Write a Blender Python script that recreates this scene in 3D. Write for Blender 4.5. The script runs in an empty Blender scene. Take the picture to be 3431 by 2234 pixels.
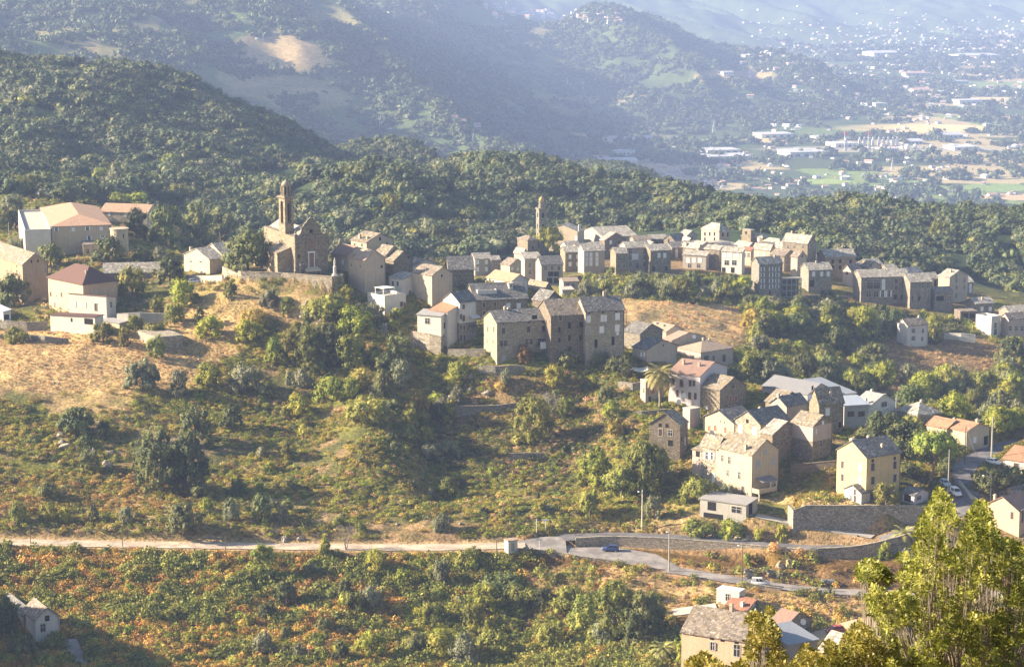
import bpy, bmesh, math, random
import numpy as np
from mathutils import Vector, Matrix
R = math.radians
rnd = random.Random(7)
nr = np.random.default_rng(11)
scene = bpy.context.scene
COL = scene.collection
# ------------------------------------------------------------------ camera
FPX = 7737.0; CX = 1715.5; CY = 1117.0
PITCH = math.atan((CY + 215) / FPX)
cp, sp = math.cos(PITCH), math.sin(PITCH)
cam_d = bpy.data.cameras.new('camera'); cam = bpy.data.objects.new('camera', cam_d)
COL.objects.link(cam)
cam_d.sensor_width = 36; cam_d.lens = 36 * FPX / 3431.0
cam_d.clip_start = 0.5; cam_d.clip_end = 40000
cam.location = (0, 0, 0); cam.rotation_euler = (math.pi / 2 - PITCH, 0, 0)
scene.camera = cam

def at(px, py, Y):
    """point seen at photo pixel (px,py) that lies Y metres ahead"""
    dx = (px - CX) / FPX; v = (CY - py) / FPX
    k = Y / (cp + sp * v)
    return Vector((dx * k, Y, (-sp + cp * v) * k))
def ray(px, py):
    dx = (px - CX) / FPX; v = (CY - py) / FPX
    return np.array((dx, cp + sp * v, -sp + cp * v))
def proj(x, y, z):
    d = y * cp - z * sp; u = y * sp + z * cp
    return CX + FPX * x / d, CY - FPX * u / d

# ------------------------------------------------------------------ noise
def _hash(ix, iy, seed):
    n = (ix.astype(np.int64) * 374761393 + iy.astype(np.int64) * 668265263 + seed * 974634777) & 0xffffffff
    n = ((n ^ (n >> 13)) * 1274126177) & 0xffffffff
    return ((n ^ (n >> 16)) & 0xffff) / 65535.0
def vnoise(x, y, seed=0):
    x = np.asarray(x, float); y = np.asarray(y, float)
    ix = np.floor(x); iy = np.floor(y); fx = x - ix; fy = y - iy
    fx = fx * fx * (3 - 2 * fx); fy = fy * fy * (3 - 2 * fy)
    a = _hash(ix, iy, seed); b = _hash(ix + 1, iy, seed); c = _hash(ix, iy + 1, seed); d = _hash(ix + 1, iy + 1, seed)
    return (a * (1 - fx) + b * fx) * (1 - fy) + (c * (1 - fx) + d * fx) * fy
def fbm(x, y, seed=0, n=4):
    s = 0; a = 0.5; t = 0
    for i in range(n):
        s = s + a * vnoise(x * 2 ** i, y * 2 ** i, seed + i * 17); t += a; a *= 0.5
    return s / t
def sstep(a, b, x):
    t = np.clip((x - a) / (b - a), 0, 1); return t * t * (3 - 2 * t)

# ------------------------------------------------------------------ terrain control: depth below the eye at distances, along bearings
NEAR = [(4, 3.4), (18, 9.5), (40, 20), (100, 46), (200, 88), (300, 122), (390, 145)]
COLS = {
 -900: [(440,114),(505,116),(530,128),(550,142),(565,143),(600,134),(640,122),(670,104),(720,108),(800,108),(950,108),(1100,114),(1250,112),(1350,100),(1450,84),(1520,70),(1600,75),(2000,150),(2600,155),(3000,115),(3300,80),(3600,50),(5000,30),(8000,20),(12000,20)],
 -420: [(440,146),(480,146),(500,144),(530,142),(550,143),(560,145.4),(575,143),(600,136),(640,125),(670,117),(720,113),(800,108),(950,108),(1100,114),(1250,112),(1350,100),(1450,84),(1520,70),(1600,75),(2000,150),(2600,155),(3000,115),(3300,80),(3600,50),(5000,30),(8000,20),(12000,20)],
 0: [(440,151),(480,155),(500,154.5),(530,151),(550,147.5),(558,146.5),(575,143),(600,137),(625,130),(645,124.5),(670,120),(690,118.5),(720,116.5),(760,114),(800,111),(850,111.5),(900,112),(950,109),(1000,112),(1150,118),(1250,120),(1350,112),(1450,101),(1520,88),(1600,98),(2000,160),(2600,165),(3000,130),(3300,95),(3500,70),(4000,50),(5000,35),(8000,25),(12000,20)],
 430: [(440,151),(480,156),(500,155.5),(530,151.5),(550,147.5),(557,146.3),(570,144),(595,139.5),(620,133.5),(645,126.5),(665,121),(690,116.5),(710,113),(740,110),(780,107.5),(830,109),(900,113),(950,115),(1000,118),(1100,124),(1200,124),(1300,120),(1400,112),(1500,105),(1550,101),(1650,112),(2000,170),(2600,185),(3000,155),(3300,120),(3600,80),(4200,60),(5000,45),(8000,30),(12000,25)],
 930: [(440,152),(480,157),(500,156.5),(530,152.5),(548,148),(556,146.3),(566,144),(585,141),(610,137),(640,131),(660,124.5),(680,115),(692,109),(702,105),(740,103.5),(770,108),(800,118),(850,133),(900,138),(1000,138),(1060,134),(1150,127),(1250,137),(1400,142),(1550,131),(1600,128),(1700,148),(2000,195),(2600,210),(3000,185),(3300,140),(3600,110),(3800,90),(4500,70),(8000,50),(12000,40)],
 1300: [(440,152),(480,157),(500,156.5),(530,153),(550,148.5),(556,146.8),(566,145),(590,141),(620,135),(650,128),(670,120),(690,112.5),(710,108.5),(740,107),(770,110),(800,118),(850,132),(900,138),(1000,138),(1060,134),(1130,128),(1160,126.5),(1250,138),(1400,156),(1600,166),(1700,162),(1900,200),(2600,255),(3000,240),(3500,215),(4000,190),(4600,150),(4900,128),(5400,120),(8000,100),(12000,80)],
 1730: [(440,150),(480,156),(500,156.5),(520,154.5),(540,150),(553,146.5),(566,144),(585,140),(610,135),(625,131),(640,126),(655,119.5),(680,116),(710,113),(740,113),(770,117),(800,126),(850,134),(900,136),(950,136.5),(1000,138.5),(1050,140),(1100,143),(1150,140),(1250,134),(1300,136),(1400,156),(1600,188),(1900,208),(2200,226),(2600,270),(3200,335),(3600,355),(4300,370),(4700,345),(5200,290),(5600,215),(5700,197),(5900,215),(6500,300),(7500,300),(9000,200),(10000,160),(12000,120)],
 2160: [(440,146),(470,152),(490,152),(510,151),(530,149),(545,147.6),(552,146.8),(562,145),(580,140.5),(600,135),(615,130.5),(630,127),(645,124),(660,121.5),(680,122),(700,126),(730,133),(770,136),(800,133),(830,132.5),(870,133),(900,134.5),(950,134.5),(1000,136),(1050,138),(1100,143),(1150,146),(1270,141),(1400,166),(1700,192),(2200,230),(2600,310),(3000,378),(4500,380),(4700,370),(5200,310),(5600,250),(5750,225),(6000,250),(6800,350),(8000,330),(9500,230),(10500,180),(12000,150)],
 2600: [(440,140),(470,148),(490,149),(505,150),(520,149.5),(531,148.9),(540,146.5),(545,144.6),(552,142),(560,139.5),(575,136),(590,132),(605,129.5),(620,127.5),(640,126.5),(660,131),(690,139),(720,143),(750,144),(780,142.5),(820,141),(860,139.5),(900,138),(940,135.5),(980,134),(1020,134),(1060,137),(1100,138.5),(1160,139),(1250,150),(1400,190),(1700,300),(2200,380),(4600,380),(4800,375),(5200,345),(5500,320),(5700,330),(6000,370),(7000,380),(8000,375),(9000,330),(10000,270),(10500,240),(12000,200)],
 3000: [(440,136),(470,145),(490,148),(505,150),(520,150.5),(530,150.3),(538,146.5),(546,142.2),(552,138),(556,135),(575,133),(600,130.5),(620,129),(650,132),(700,145),(750,153),(800,152),(840,149),(880,146),(920,142),(960,140.5),(1000,143),(1060,148),(1120,148.5),(1180,147),(1300,165),(1700,310),(2200,380),(7000,380),(8000,378),(9000,350),(10000,300),(10500,270),(12000,220)],
 3431: [(440,128),(470,140),(490,147),(505,149.5),(520,150),(530,149),(545,141),(560,137),(580,134),(600,131.5),(620,131),(650,135),(700,148),(750,156),(800,156),(840,153),(880,149.5),(920,147.5),(960,150),(1020,156),(1080,155),(1140,150),(1180,148.5),(1300,170),(1700,310),(2200,385),(8000,385),(9000,365),(10000,330),(11000,290),(12000,270)],
 3900: [(440,120),(500,143),(560,135),(620,130),(650,135),(700,148),(750,158),(800,158),(880,153),(960,152),(1080,157),(1180,150),(1300,172),(1700,315),(2200,388),(8000,388),(10000,340),(11000,300),(12000,290)],
}
def pchip(xs, ys):
    xs = np.array(xs, float); ys = np.array(ys, float)
    h = np.diff(xs); d = np.diff(ys) / h
    m = np.zeros_like(ys)
    for i in range(1, len(xs) - 1):
        if d[i-1] * d[i] > 0:
            w1 = 2*h[i] + h[i-1]; w2 = h[i] + 2*h[i-1]
            m[i] = (w1 + w2) / (w1 / d[i-1] + w2 / d[i])
    m[0] = d[0]; m[-1] = d[-1]
    def f(x):
        x = np.clip(x, xs[0], xs[-1])
        i = np.clip(np.searchsorted(xs, x, side='right') - 1, 0, len(xs) - 2)
        t = (x - xs[i]) / h[i]
        return ((1+2*t)*(1-t)**2)*ys[i] + t*(1-t)**2*h[i]*m[i] + t*t*(3-2*t)*ys[i+1] + t*t*(t-1)*h[i]*m[i+1]
    return f
_px = sorted(COLS)
def dn(Y, D): return -at(CX, D*FPX/Y - 215, Y).z if Y > 300 else D*1.012      # tabled depth -> metres below the eye
_cf = [pchip([math.log(a) for a, b in NEAR + COLS[p]], [dn(a, b) for a, b in NEAR + COLS[p]]) for p in _px]
# bearing of each column (x/y), a touch under (px-CX)/F because the axis looks down
_cq = np.array([(p - CX) / FPX * 1.017 for p in _px])
def base_z(x, y):
    x = np.asarray(x, float); y = np.asarray(y, float)
    q = np.clip(x / y, _cq[0], _cq[-1]); ly = np.log(y)
    D = np.stack([f(ly) for f in _cf])            # columns x points
    n = len(_cq)
    i = np.clip(np.searchsorted(_cq, q, side='right') - 1, 0, n - 2)
    h = _cq[i+1] - _cq[i]; t = (q - _cq[i]) / h
    k = np.arange(q.size).reshape(q.shape)
    Df = D.reshape(n, -1); g = lambda j: Df[np.clip(j, 0, n-1).ravel(), k.ravel()].reshape(q.shape)
    p0, p1, p2, p3 = g(i-1), g(i), g(i+1), g(i+2)
    a0 = _cq[np.clip(i-1, 0, n-1)]; a3 = _cq[np.clip(i+2, 0, n-1)]
    m1 = np.where(i > 0, (p2 - p0) / np.maximum(_cq[i+1] - a0, 1e-6), (p2 - p1) / h) * h * .7
    m2 = np.where(i < n-2, (p3 - p1) / np.maximum(a3 - _cq[i], 1e-6), (p2 - p1) / h) * h * .7
    d = ((1+2*t)*(1-t)**2)*p1 + t*(1-t)**2*m1 + t*t*(3-2*t)*p2 + t*t*(t-1)*m2
    z = -d
    cpx = q*FPX/1.017 + CX
    z = z + 4.2*np.exp(-((cpx-1225)/105)**2)*sstep(580, 610, y)*(1-sstep(665, 690, y))
    z = z - 6.5*sstep(1330, 1480, cpx)*(1-sstep(1900, 2120, cpx))*sstep(572, 598, y)*(1-sstep(634, 662, y))
    # relief: folds in the near slope, gullies in the hills
    z = z + (fbm(x/22, y/22, 3) - .5) * 3.2 * sstep(430, 480, y) * (1 - sstep(1200, 1600, y))
    z = z + (fbm(x/5.5, y/5.5, 5, 3) - .5) * 1.1 * (y > 420) * (1 - sstep(900, 1100, y))
    hill = sstep(1000, 1150, y) * (1 - sstep(1900, 2300, y))
    z = z + (.42 - np.abs(2*fbm((x + .45*y)/150, (y - .4*x)/420, 9, 3) - 1)*1.6) * 26 * hill * (1 - .65*sstep(-90, 90, x)) + (fbm(x/45, y/60, 10, 2) - .5)*9*hill
    high = sstep(-380, -340, z)
    far = sstep(2300, 2700, y) * high
    rid = 1 - np.abs(2*fbm((x + .35*y)/400, (y - .5*x)/1300, 21, 4) - 1)
    z = z + (rid - .74) * 165 * far
    z = z + (fbm(x/90, y/90, 31, 3) - .5) * 16 * far
    return z

# roads: (px, py, distance) of the centre line, half width
ROADS = {
 'lane': ([(-600,1812,564),(-200,1812,562),(0,1815,560),(400,1822,557.5),(800,1827,556),(1200,1832,555),(1500,1832,554),(1640,1828,553.5),(1760,1826,553.5)], 3.0),
 'upper': ([(1882,1801,559.2),(1950,1797,559.8),(2050,1793,560),(2250,1800,557),(2450,1815,553),(2600,1828,549),(2740,1836,546),(2880,1825,546),(2990,1798,547),(3080,1770,549),(3160,1740,551),(3225,1700,554),(3245,1640,562),(3228,1580,575),(3262,1540,588),(3310,1512,597),(3380,1488,606),(3460,1470,614)], 2.9),
 'lower': ([(2235,1906,540.3),(2300,1915,538),(2450,1940,533),(2600,1962,530),(2750,1977,528),(2900,1985,527),(3100,1988,526.5),(3300,1988,526),(3600,1985,526)], 2.7),
 'berm': ([(1950,1834,554.5),(2100,1840,553.2),(2250,1860,550),(2400,1886,546),(2530,1914,541.5)], 2.4),
 'berm_right': ([(2790,1885,539),(2900,1882,539.5),(3050,1864,541),(3150,1842,543)], 2.4),
 'berm_church': ([(790,978,699),(870,998,695.5),(940,988,694),(1030,988,690.5),(1100,1008,687)], 3.6),
 'ramp': ([(2535,1726,559),(2650,1750,556),(2750,1768,554),(2850,1783,551.5),(2925,1797,549)], 1.7),
 'yard': ([(2255,2050,508),(2330,2040,508),(2400,2030,508)], 2.6),
 'court': ([(2700,2150,484),(2800,2120,488),(2900,2090,492),(3050,2060,497)], 4.0),
 'corner_lane': ([(235,2140,505),(258,2190,500),(285,2240,495)], 1.5),
}
def smooth_line(pts, step=1.5):
    P = [np.array(p) for p in pts]; out = []
    for i in range(len(P) - 1):
        p0 = P[max(i-1, 0)]; p1 = P[i]; p2 = P[i+1]; p3 = P[min(i+2, len(P)-1)]
        n = max(2, int(np.linalg.norm(p2 - p1) / step))
        for k in range(n):
            t = k / n
            out.append(.5*((2*p1) + (-p0+p2)*t + (2*p0-5*p1+4*p2-p3)*t*t + (-p0+3*p1-3*p2+p3)*t**3))
    out.append(P[-1]); return np.array(out)
ROADL = {k: (smooth_line([tuple(at(*p)) for p in v[0]]), v[1]) for k, v in ROADS.items()}
_chk = ROADL['corner_lane'][0]
YARD_Z = at(985, 918, 705).z; PLAT_Z = at(2905, 1682, 557).z
# level places: polygon of (px,py,dist) corners -> height
LEVELS = [
 ([(752,908,712),(808,918,705.5),(940,924,702),(1032,930,698),(1112,936,694.5),(1150,930,697),(1180,880,725),(1100,850,745),(800,850,745),(745,880,728)], YARD_Z, 1.2),
 ([(2640,1694,553.5),(2660,1712,552.0),(2905,1706,552.2),(3060,1698,552.6),(3120,1690,553.6),(3150,1668,560),(3110,1640,572),(2790,1640,574)], PLAT_Z, 1),
]
LEVELP = [(np.array([tuple(at(*p))[:2] for p in poly]), z, b) for poly, z, b in LEVELS]
# the paved junction: pairs of far and near kerb points
PADS = {
 'road_junction': [((1690,1824,554.8),(1690,1838,551.8)),((1735,1812,557),(1735,1841,551)),((1820,1797,561),(1830,1849,549.5)),((1893,1792,562),(1900,1859,548))],
 'road_bend': [((1893,1818,558.2),(1900,1859,548)),((1920,1834,555.2),(1960,1868,546.5)),((2000,1832,555.5),(2060,1881,544.5)),((2100,1838,553.6),(2150,1897,542)),((2200,1856,550.6),(2240,1909,539.8)),((2262,1890,544),(2310,1922,536.6))],
}
PADL = {k: (np.array([tuple(at(*a)) for a, b in v]), np.array([tuple(at(*b)) for a, b in v])) for k, v in PADS.items()}
def inpoly(x, y, P):
    r = np.zeros(np.shape(x), bool); n = len(P); j = n - 1
    for i in range(n):
        c = ((P[i][1] > y) != (P[j][1] > y)) & (x < (P[j][0]-P[i][0])*(y-P[i][1])/(P[j][1]-P[i][1]+1e-12)+P[i][0])
        r ^= c; j = i
    return r
def segdist(x, y, L):
    """distance to a polyline and its height there"""
    best = np.full(np.shape(x), 1e9); z = np.zeros(np.shape(x))
    for a, b in zip(L[:-1], L[1:]):
        d = b[:2] - a[:2]; l2 = max((d*d).sum(), 1e-9)
        t = np.clip(((x-a[0])*d[0] + (y-a[1])*d[1]) / l2, 0, 1)
        dist = np.hypot(x - a[0] - t*d[0], y - a[1] - t*d[1])
        m = dist < best
        best = np.where(m, dist, best); z = np.where(m, a[2] + t*(b[2]-a[2]), z)
    return best, z
def ground_z(x, y):
    x = np.atleast_1d(np.asarray(x, float)); y = np.atleast_1d(np.asarray(y, float))
    z = base_z(x, y)
    m = (y > 470) & (y < 760) & (x > -200) & (x < 200)
    if m.any():
        xs, ys, zs = x[m], y[m], z[m]
        for P, lz, b in LEVELP:
            ins = inpoly(xs, ys, P)
            zs = np.where(ins, lz, zs)
        for k, (L, hw) in ROADL.items():
            lo = L.min(0) - 12; hi = L.max(0) + 12
            mm = (xs > lo[0]) & (xs < hi[0]) & (ys > lo[1]) & (ys < hi[1])
            if not mm.any(): continue
            d, rz = segdist(xs[mm], ys[mm], L[::2] if len(L) > 40 else L)
            w = 1 - sstep(hw + .5, hw + 3.2, d)
            zs[mm] = zs[mm] * (1 - w) + (rz - .18) * w
        for A, B in PADL.values():
            lo = np.minimum(A.min(0), B.min(0)) - 2; hi = np.maximum(A.max(0), B.max(0)) + 2
            mm = (xs > lo[0]) & (xs < hi[0]) & (ys > lo[1]) & (ys < hi[1])
            if not mm.any(): continue
            d1, z1 = segdist(xs[mm], ys[mm], A); d2, z2 = segdist(xs[mm], ys[mm], B)
            ins = inpoly(xs[mm], ys[mm], np.concatenate([A[:, :2], B[::-1, :2]])) | (np.minimum(d1, d2) < .9)
            t = d1/(d1+d2+1e-6); zs[mm] = np.where(ins, z1*(1-t)+z2*t - .2, zs[mm])
        z[m] = zs
    return z
_hitc = {}
def hit(px, py, y0=425., y1=1500.):
    """where the sight line through a photo pixel meets the ground"""
    d = ray(px, py)
    Y = np.concatenate([np.arange(y0, 1200, 1.0), np.arange(1200, max(y1, 1201), 4.0)]) if y1 > 1200 else np.arange(y0, y1, 1.0)
    k = Y / d[1]
    g = ground_z(d[0]*k, Y)
    below = (d[2]*k) <= g
    if not below.any(): i = len(Y) - 1
    else: i = int(np.argmax(below))
    yy = Y[i]
    if i > 0 and below.any():
        a = d[2]*k[i-1] - g[i-1]; b = d[2]*k[i] - g[i]
        yy = Y[i-1] + (Y[i]-Y[i-1]) * a / max(a - b, 1e-9)
    kk = yy / d[1]; x = d[0]*kk
    return Vector((x, yy, float(ground_z(x, yy)[0])))
# ------------------------------------------------------------------ node helpers / materials
def new_mat(name):
    m = bpy.data.materials.new(name); m.use_nodes = True
    nt = m.node_tree; nt.nodes.clear()
    out = nt.nodes.new('ShaderNodeOutputMaterial')
    b = nt.nodes.new('ShaderNodeBsdfPrincipled')
    nt.links.new(b.outputs[0], out.inputs[0])
    b.inputs['Roughness'].default_value = .85
    b.inputs['Specular IOR Level'].default_value = .25
    return m, nt, b, out
def N(nt, t, **kw):
    n = nt.nodes.new(t)
    for k, v in kw.items():
        if k in n.inputs: n.inputs[k].default_value = v
        else: setattr(n, k, v)
    return n
def ramp(nt, fac, stops):
    r = nt.nodes.new('ShaderNodeValToRGB'); e = r.color_ramp.elements
    while len(e) > 1: e.remove(e[-1])
    for i, (p, c) in enumerate(stops):
        x = e[0] if i == 0 else e.new(p)
        x.position = p; x.color = (*c, 1) if len(c) == 3 else c
    nt.links.new(fac, r.inputs[0]); return r.outputs[0]
def mixc(nt, fac, a, b, mode='MIX'):
    m = nt.nodes.new('ShaderNodeMix'); m.data_type = 'RGBA'; m.blend_type = mode
    for sock, v in ((m.inputs[0], fac), (m.inputs[6], a), (m.inputs[7], b)):
        if isinstance(v, bpy.types.NodeSocket): nt.links.new(v, sock)
        elif isinstance(v, (int, float)): sock.default_value = v
        else: sock.default_value = (*v, 1)
    return m.outputs[2]
def noise(nt, vec, scale, detail=4, rough=.6):
    n = N(nt, 'ShaderNodeTexNoise', Scale=scale, Detail=detail, Roughness=rough)
    nt.links.new(vec, n.inputs['Vector']); return n.outputs[0]
def bump(nt, b, h, strength, dist):
    n = N(nt, 'ShaderNodeBump', Strength=strength, Distance=dist)
    nt.links.new(h, n.inputs['Height']); nt.links.new(n.outputs[0], b.inputs['Normal'])
def coords(nt, kind='Object'):
    return nt.nodes.new('ShaderNodeTexCoord').outputs[kind]
def geo_pos(nt): return nt.nodes.new('ShaderNodeNewGeometry').outputs['Position']
def lin(h):
    """sRGB 0-255 triple to linear"""
    return tuple((c/255/12.92) if c/255 <= .04045 else ((c/255+.055)/1.055)**2.4 for c in h)
_mc = {}
def cached(f):
    def g(*a):
        k = (f.__name__,) + a
        if k not in _mc: _mc[k] = f(*a)
        return _mc[k]
    return g
@cached
def plaster(name, c, dirt=.45):
    m, nt, b, o = new_mat(name); p = geo_pos(nt)
    n1 = noise(nt, p, .35, 5, .65); n2 = noise(nt, p, 2.3, 5, .7)
    mp = N(nt, 'ShaderNodeMapping'); mp.inputs['Scale'].default_value = (1.6, 1.6, .12); nt.links.new(p, mp.inputs[0])
    n3 = noise(nt, mp.outputs[0], 1.0, 3, .6)
    d = tuple(x*.52 for x in c); w = tuple(min(.86, x*1.16) for x in c)
    c1 = mixc(nt, ramp(nt, n1, [(.35, (0,0,0)), (.7, (1,1,1))]), c, w)
    f = N(nt, 'ShaderNodeMath', operation='MULTIPLY'); nt.links.new(ramp(nt, n2, [(.45,(0,0,0)),(.75,(1,1,1))]), f.inputs[0]); f.inputs[1].default_value = dirt
    c2 = mixc(nt, f.outputs[0], c1, d)
    f2 = N(nt, 'ShaderNodeMath', operation='MULTIPLY'); nt.links.new(ramp(nt, n3, [(.5,(0,0,0)),(.8,(1,1,1))]), f2.inputs[0]); f2.inputs[1].default_value = dirt*.9
    c3 = mixc(nt, f2.outputs[0], c2, d)
    nt.links.new(c3, b.inputs['Base Color']); bump(nt, b, n2, .35, .05)
    return m
@cached
def stone(name, c, s=2.6, mortar=.5):
    m, nt, b, o = new_mat(name); p = geo_pos(nt)
    mp = N(nt, 'ShaderNodeMapping'); mp.inputs['Scale'].default_value = (1, 1, 1.9); nt.links.new(p, mp.inputs[0])
    v = N(nt, 'ShaderNodeTexVoronoi', Scale=s, Randomness=1.0); nt.links.new(mp.outputs[0], v.inputs['Vector'])
    ve = N(nt, 'ShaderNodeTexVoronoi', Scale=s, feature='DISTANCE_TO_EDGE'); nt.links.new(mp.outputs[0], ve.inputs['Vector'])
    sep = N(nt, 'ShaderNodeSeparateColor'); nt.links.new(v.outputs['Color'], sep.inputs[0])
    n1 = noise(nt, p, .3, 4, .6); n2 = noise(nt, p, 7, 3, .6)
    k = lambda f, g=1.0, h=1.0: (c[0]*f, c[1]*f*g, c[2]*f*h)
    base = ramp(nt, sep.outputs[0], [(0, k(.42,.96,.9)), (.3, k(.75)), (.55, k(1.0,1,1.02)), (.8, k(1.25,.99,.92)), (1, k(1.75,1.02,1.05))])
    col = mixc(nt, ramp(nt, ve.outputs['Distance'], [(0,(1,1,1)),(.09,(0,0,0))]), base, k(mortar))
    col = mixc(nt, ramp(nt, n1, [(.35,(0,0,0)),(.75,(.6,.6,.6))]), col, k(1.2, .92, .75))
    col = mixc(nt, .35, col, ramp(nt, n2, [(.3,(0,0,0)),(.7,(1,1,1))]), 'OVERLAY')
    nt.links.new(col, b.inputs['Base Color']); bump(nt, b, ve.outputs['Distance'], .8, .15)
    return m
@cached
def slate(name, c, lichen=.3):
    m, nt, b, o = new_mat(name); p = geo_pos(nt)
    v = N(nt, 'ShaderNodeTexVoronoi', Scale=1.9); nt.links.new(p, v.inputs['Vector'])
    ve = N(nt, 'ShaderNodeTexVoronoi', Scale=1.9, feature='DISTANCE_TO_EDGE'); nt.links.new(p, ve.inputs['Vector'])
    sep = N(nt, 'ShaderNodeSeparateColor'); nt.links.new(v.outputs['Color'], sep.inputs[0])
    n1 = noise(nt, p, .55, 5, .7); n2 = noise(nt, p, 5, 3, .6)
    k = lambda f, g=1.0, h=1.0: (c[0]*f, c[1]*f*g, c[2]*f*h)
    col = ramp(nt, sep.outputs[0], [(0, k(.5)), (.35, k(.85)), (.7, k(1.1)), (.9, k(1.3,1,.97)), (1, k(2.0,1,.95))])
    col = mixc(nt, ramp(nt, ve.outputs['Distance'], [(0,(.7,.7,.7)),(.06,(0,0,0))]), col, k(.4))
    fl = N(nt, 'ShaderNodeMath', operation='MULTIPLY'); nt.links.new(ramp(nt, n1, [(.48,(0,0,0)),(.66,(1,1,1))]), fl.inputs[0]); fl.inputs[1].default_value = lichen
    col = mixc(nt, fl.outputs[0], col, (.26, .19, .085))
    col = mixc(nt, .3, col, ramp(nt, n2, [(.3,(0,0,0)),(.7,(1,1,1))]), 'OVERLAY')
    nt.links.new(col, b.inputs['Base Color']); b.inputs['Roughness'].default_value = .7
    bump(nt, b, sep.outputs[1], .7, .12)
    return m
@cached
def tile(name, c, ang=0.0):
    m, nt, b, o = new_mat(name); p = geo_pos(nt)
    mp = N(nt, 'ShaderNodeMapping'); mp.inputs['Rotation'].default_value = (0, 0, ang); nt.links.new(p, mp.inputs[0])
    w = N(nt, 'ShaderNodeTexWave', Scale=1.1, Distortion=.6, wave_profile='SIN'); nt.links.new(mp.outputs[0], w.inputs['Vector'])
    n1 = noise(nt, p, .7, 5, .7); n2 = noise(nt, p, 4.5, 2, .6)
    k = lambda f, g=1.0, h=1.0: (c[0]*f, c[1]*f*g, c[2]*f*h)
    col = ramp(nt, n2, [(.25, k(.55)), (.5, k(1)), (.75, k(1.35,1.08,1.1))])
    col = mixc(nt, ramp(nt, n1, [(.45,(0,0,0)),(.75,(.7,.7,.7))]), col, k(.55,.95,.95))
    col = mixc(nt, ramp(nt, w.outputs[0], [(0,(.55,.55,.55)),(.4,(0,0,0))]), col, k(.5))
    nt.links.new(col, b.inputs['Base Color']); bump(nt, b, w.outputs[0], .6, .1)
    return m
@cached
def plain(name, c, rough=.6, spec=.4, metal=0.0, var=.25):
    m, nt, b, o = new_mat(name); p = geo_pos(nt)
    n = noise(nt, p, 2.2, 4, .6)
    col = mixc(nt, n, tuple(x*(1-var) for x in c), tuple(min(.9, x*(1+var)) for x in c))
    nt.links.new(col, b.inputs['Base Color']); b.inputs['Roughness'].default_value = rough
    b.inputs['Specular IOR Level'].default_value = spec; b.inputs['Metallic'].default_value = metal
    return m
@cached
def leafmat(name, c1, c2, c3, trans=.25, freq=.45, rvar=.35):
    """leaf colours c1..c3 vary from clump to clump and from plant to plant"""
    m, nt, b, o = new_mat(name); p = geo_pos(nt)
    n = noise(nt, p, freq, 3, .6); n2 = noise(nt, p, freq*7, 2, .5)
    col = ramp(nt, n, [(.3, c1), (.5, c2), (.72, c3)])
    col = mixc(nt, .5, col, ramp(nt, n2, [(.25,(.2,.2,.2)),(.75,(.8,.8,.8))]), 'OVERLAY')
    oi = nt.nodes.new('ShaderNodeObjectInfo')
    hs = nt.nodes.new('ShaderNodeHueSaturation')
    mr = N(nt, 'ShaderNodeMapRange'); mr.inputs['To Min'].default_value = 1-rvar; mr.inputs['To Max'].default_value = 1+rvar*1.2
    nt.links.new(oi.outputs['Random'], mr.inputs[0]); nt.links.new(mr.outputs[0], hs.inputs['Value'])
    m2 = N(nt, 'ShaderNodeMath', operation='MULTIPLY'); m2.inputs[1].default_value = 7.31; nt.links.new(oi.outputs['Random'], m2.inputs[0])
    m3 = N(nt, 'ShaderNodeMath', operation='FRACT'); nt.links.new(m2.outputs[0], m3.inputs[0])
    mr2 = N(nt, 'ShaderNodeMapRange'); mr2.inputs['To Min'].default_value = .475; mr2.inputs['To Max'].default_value = .515
    nt.links.new(m3.outputs[0], mr2.inputs[0]); nt.links.new(mr2.outputs[0], hs.inputs['Hue'])
    nt.links.new(col, hs.inputs['Color'])
    nt.links.new(hs.outputs[0], b.inputs['Base Color']); b.inputs['Roughness'].default_value = .6; b.inputs['Specular IOR Level'].default_value = .2
    tr = nt.nodes.new('ShaderNodeBsdfTranslucent'); nt.links.new(hs.outputs[0], tr.inputs[0])
    ms = nt.nodes.new('ShaderNodeMixShader'); ms.inputs[0].default_value = trans
    nt.links.new(b.outputs[0], ms.inputs[1]); nt.links.new(tr.outputs[0], ms.inputs[2]); nt.links.new(ms.outputs[0], o.inputs[0])
    return m

# ------------------------------------------------------------------ objects
def tag(o, label=None, cat=None, group=None, kind=None):
    if label: o['label'] = label
    if cat: o['category'] = cat
    if group: o['group'] = group
    if kind: o['kind'] = kind
    return o
def np_mesh(name, V, F, mats, mi=None):
    """V n x 3, F m x 4 (or m x 3) arrays"""
    V = np.asarray(V, np.float32); F = np.asarray(F, np.int32)
    me = bpy.data.meshes.new(name); k = F.shape[1]
    me.vertices.add(len(V)); me.vertices.foreach_set('co', V.ravel())
    me.loops.add(F.size); me.loops.foreach_set('vertex_index', F.ravel())
    me.polygons.add(len(F)); me.polygons.foreach_set('loop_start', np.arange(0, F.size, k, dtype=np.int32))
    try: me.polygons.foreach_set('loop_total', np.full(len(F), k, np.int32))
    except Exception: pass
    for m in mats: me.materials.append(m)
    if mi is not None: me.polygons.foreach_set('material_index', np.asarray(mi, np.int32))
    me.update(calc_edges=True); return me
def add(name, me, parent=None, loc=None):
    o = bpy.data.objects.new(name, me); COL.objects.link(o)
    if parent is not None: o.parent = parent
    if loc is not None: o.location = loc
    return o
def empty(name, loc):
    o = bpy.data.objects.new(name, None); COL.objects.link(o); o.location = loc
    o.empty_display_size = .5; return o
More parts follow.
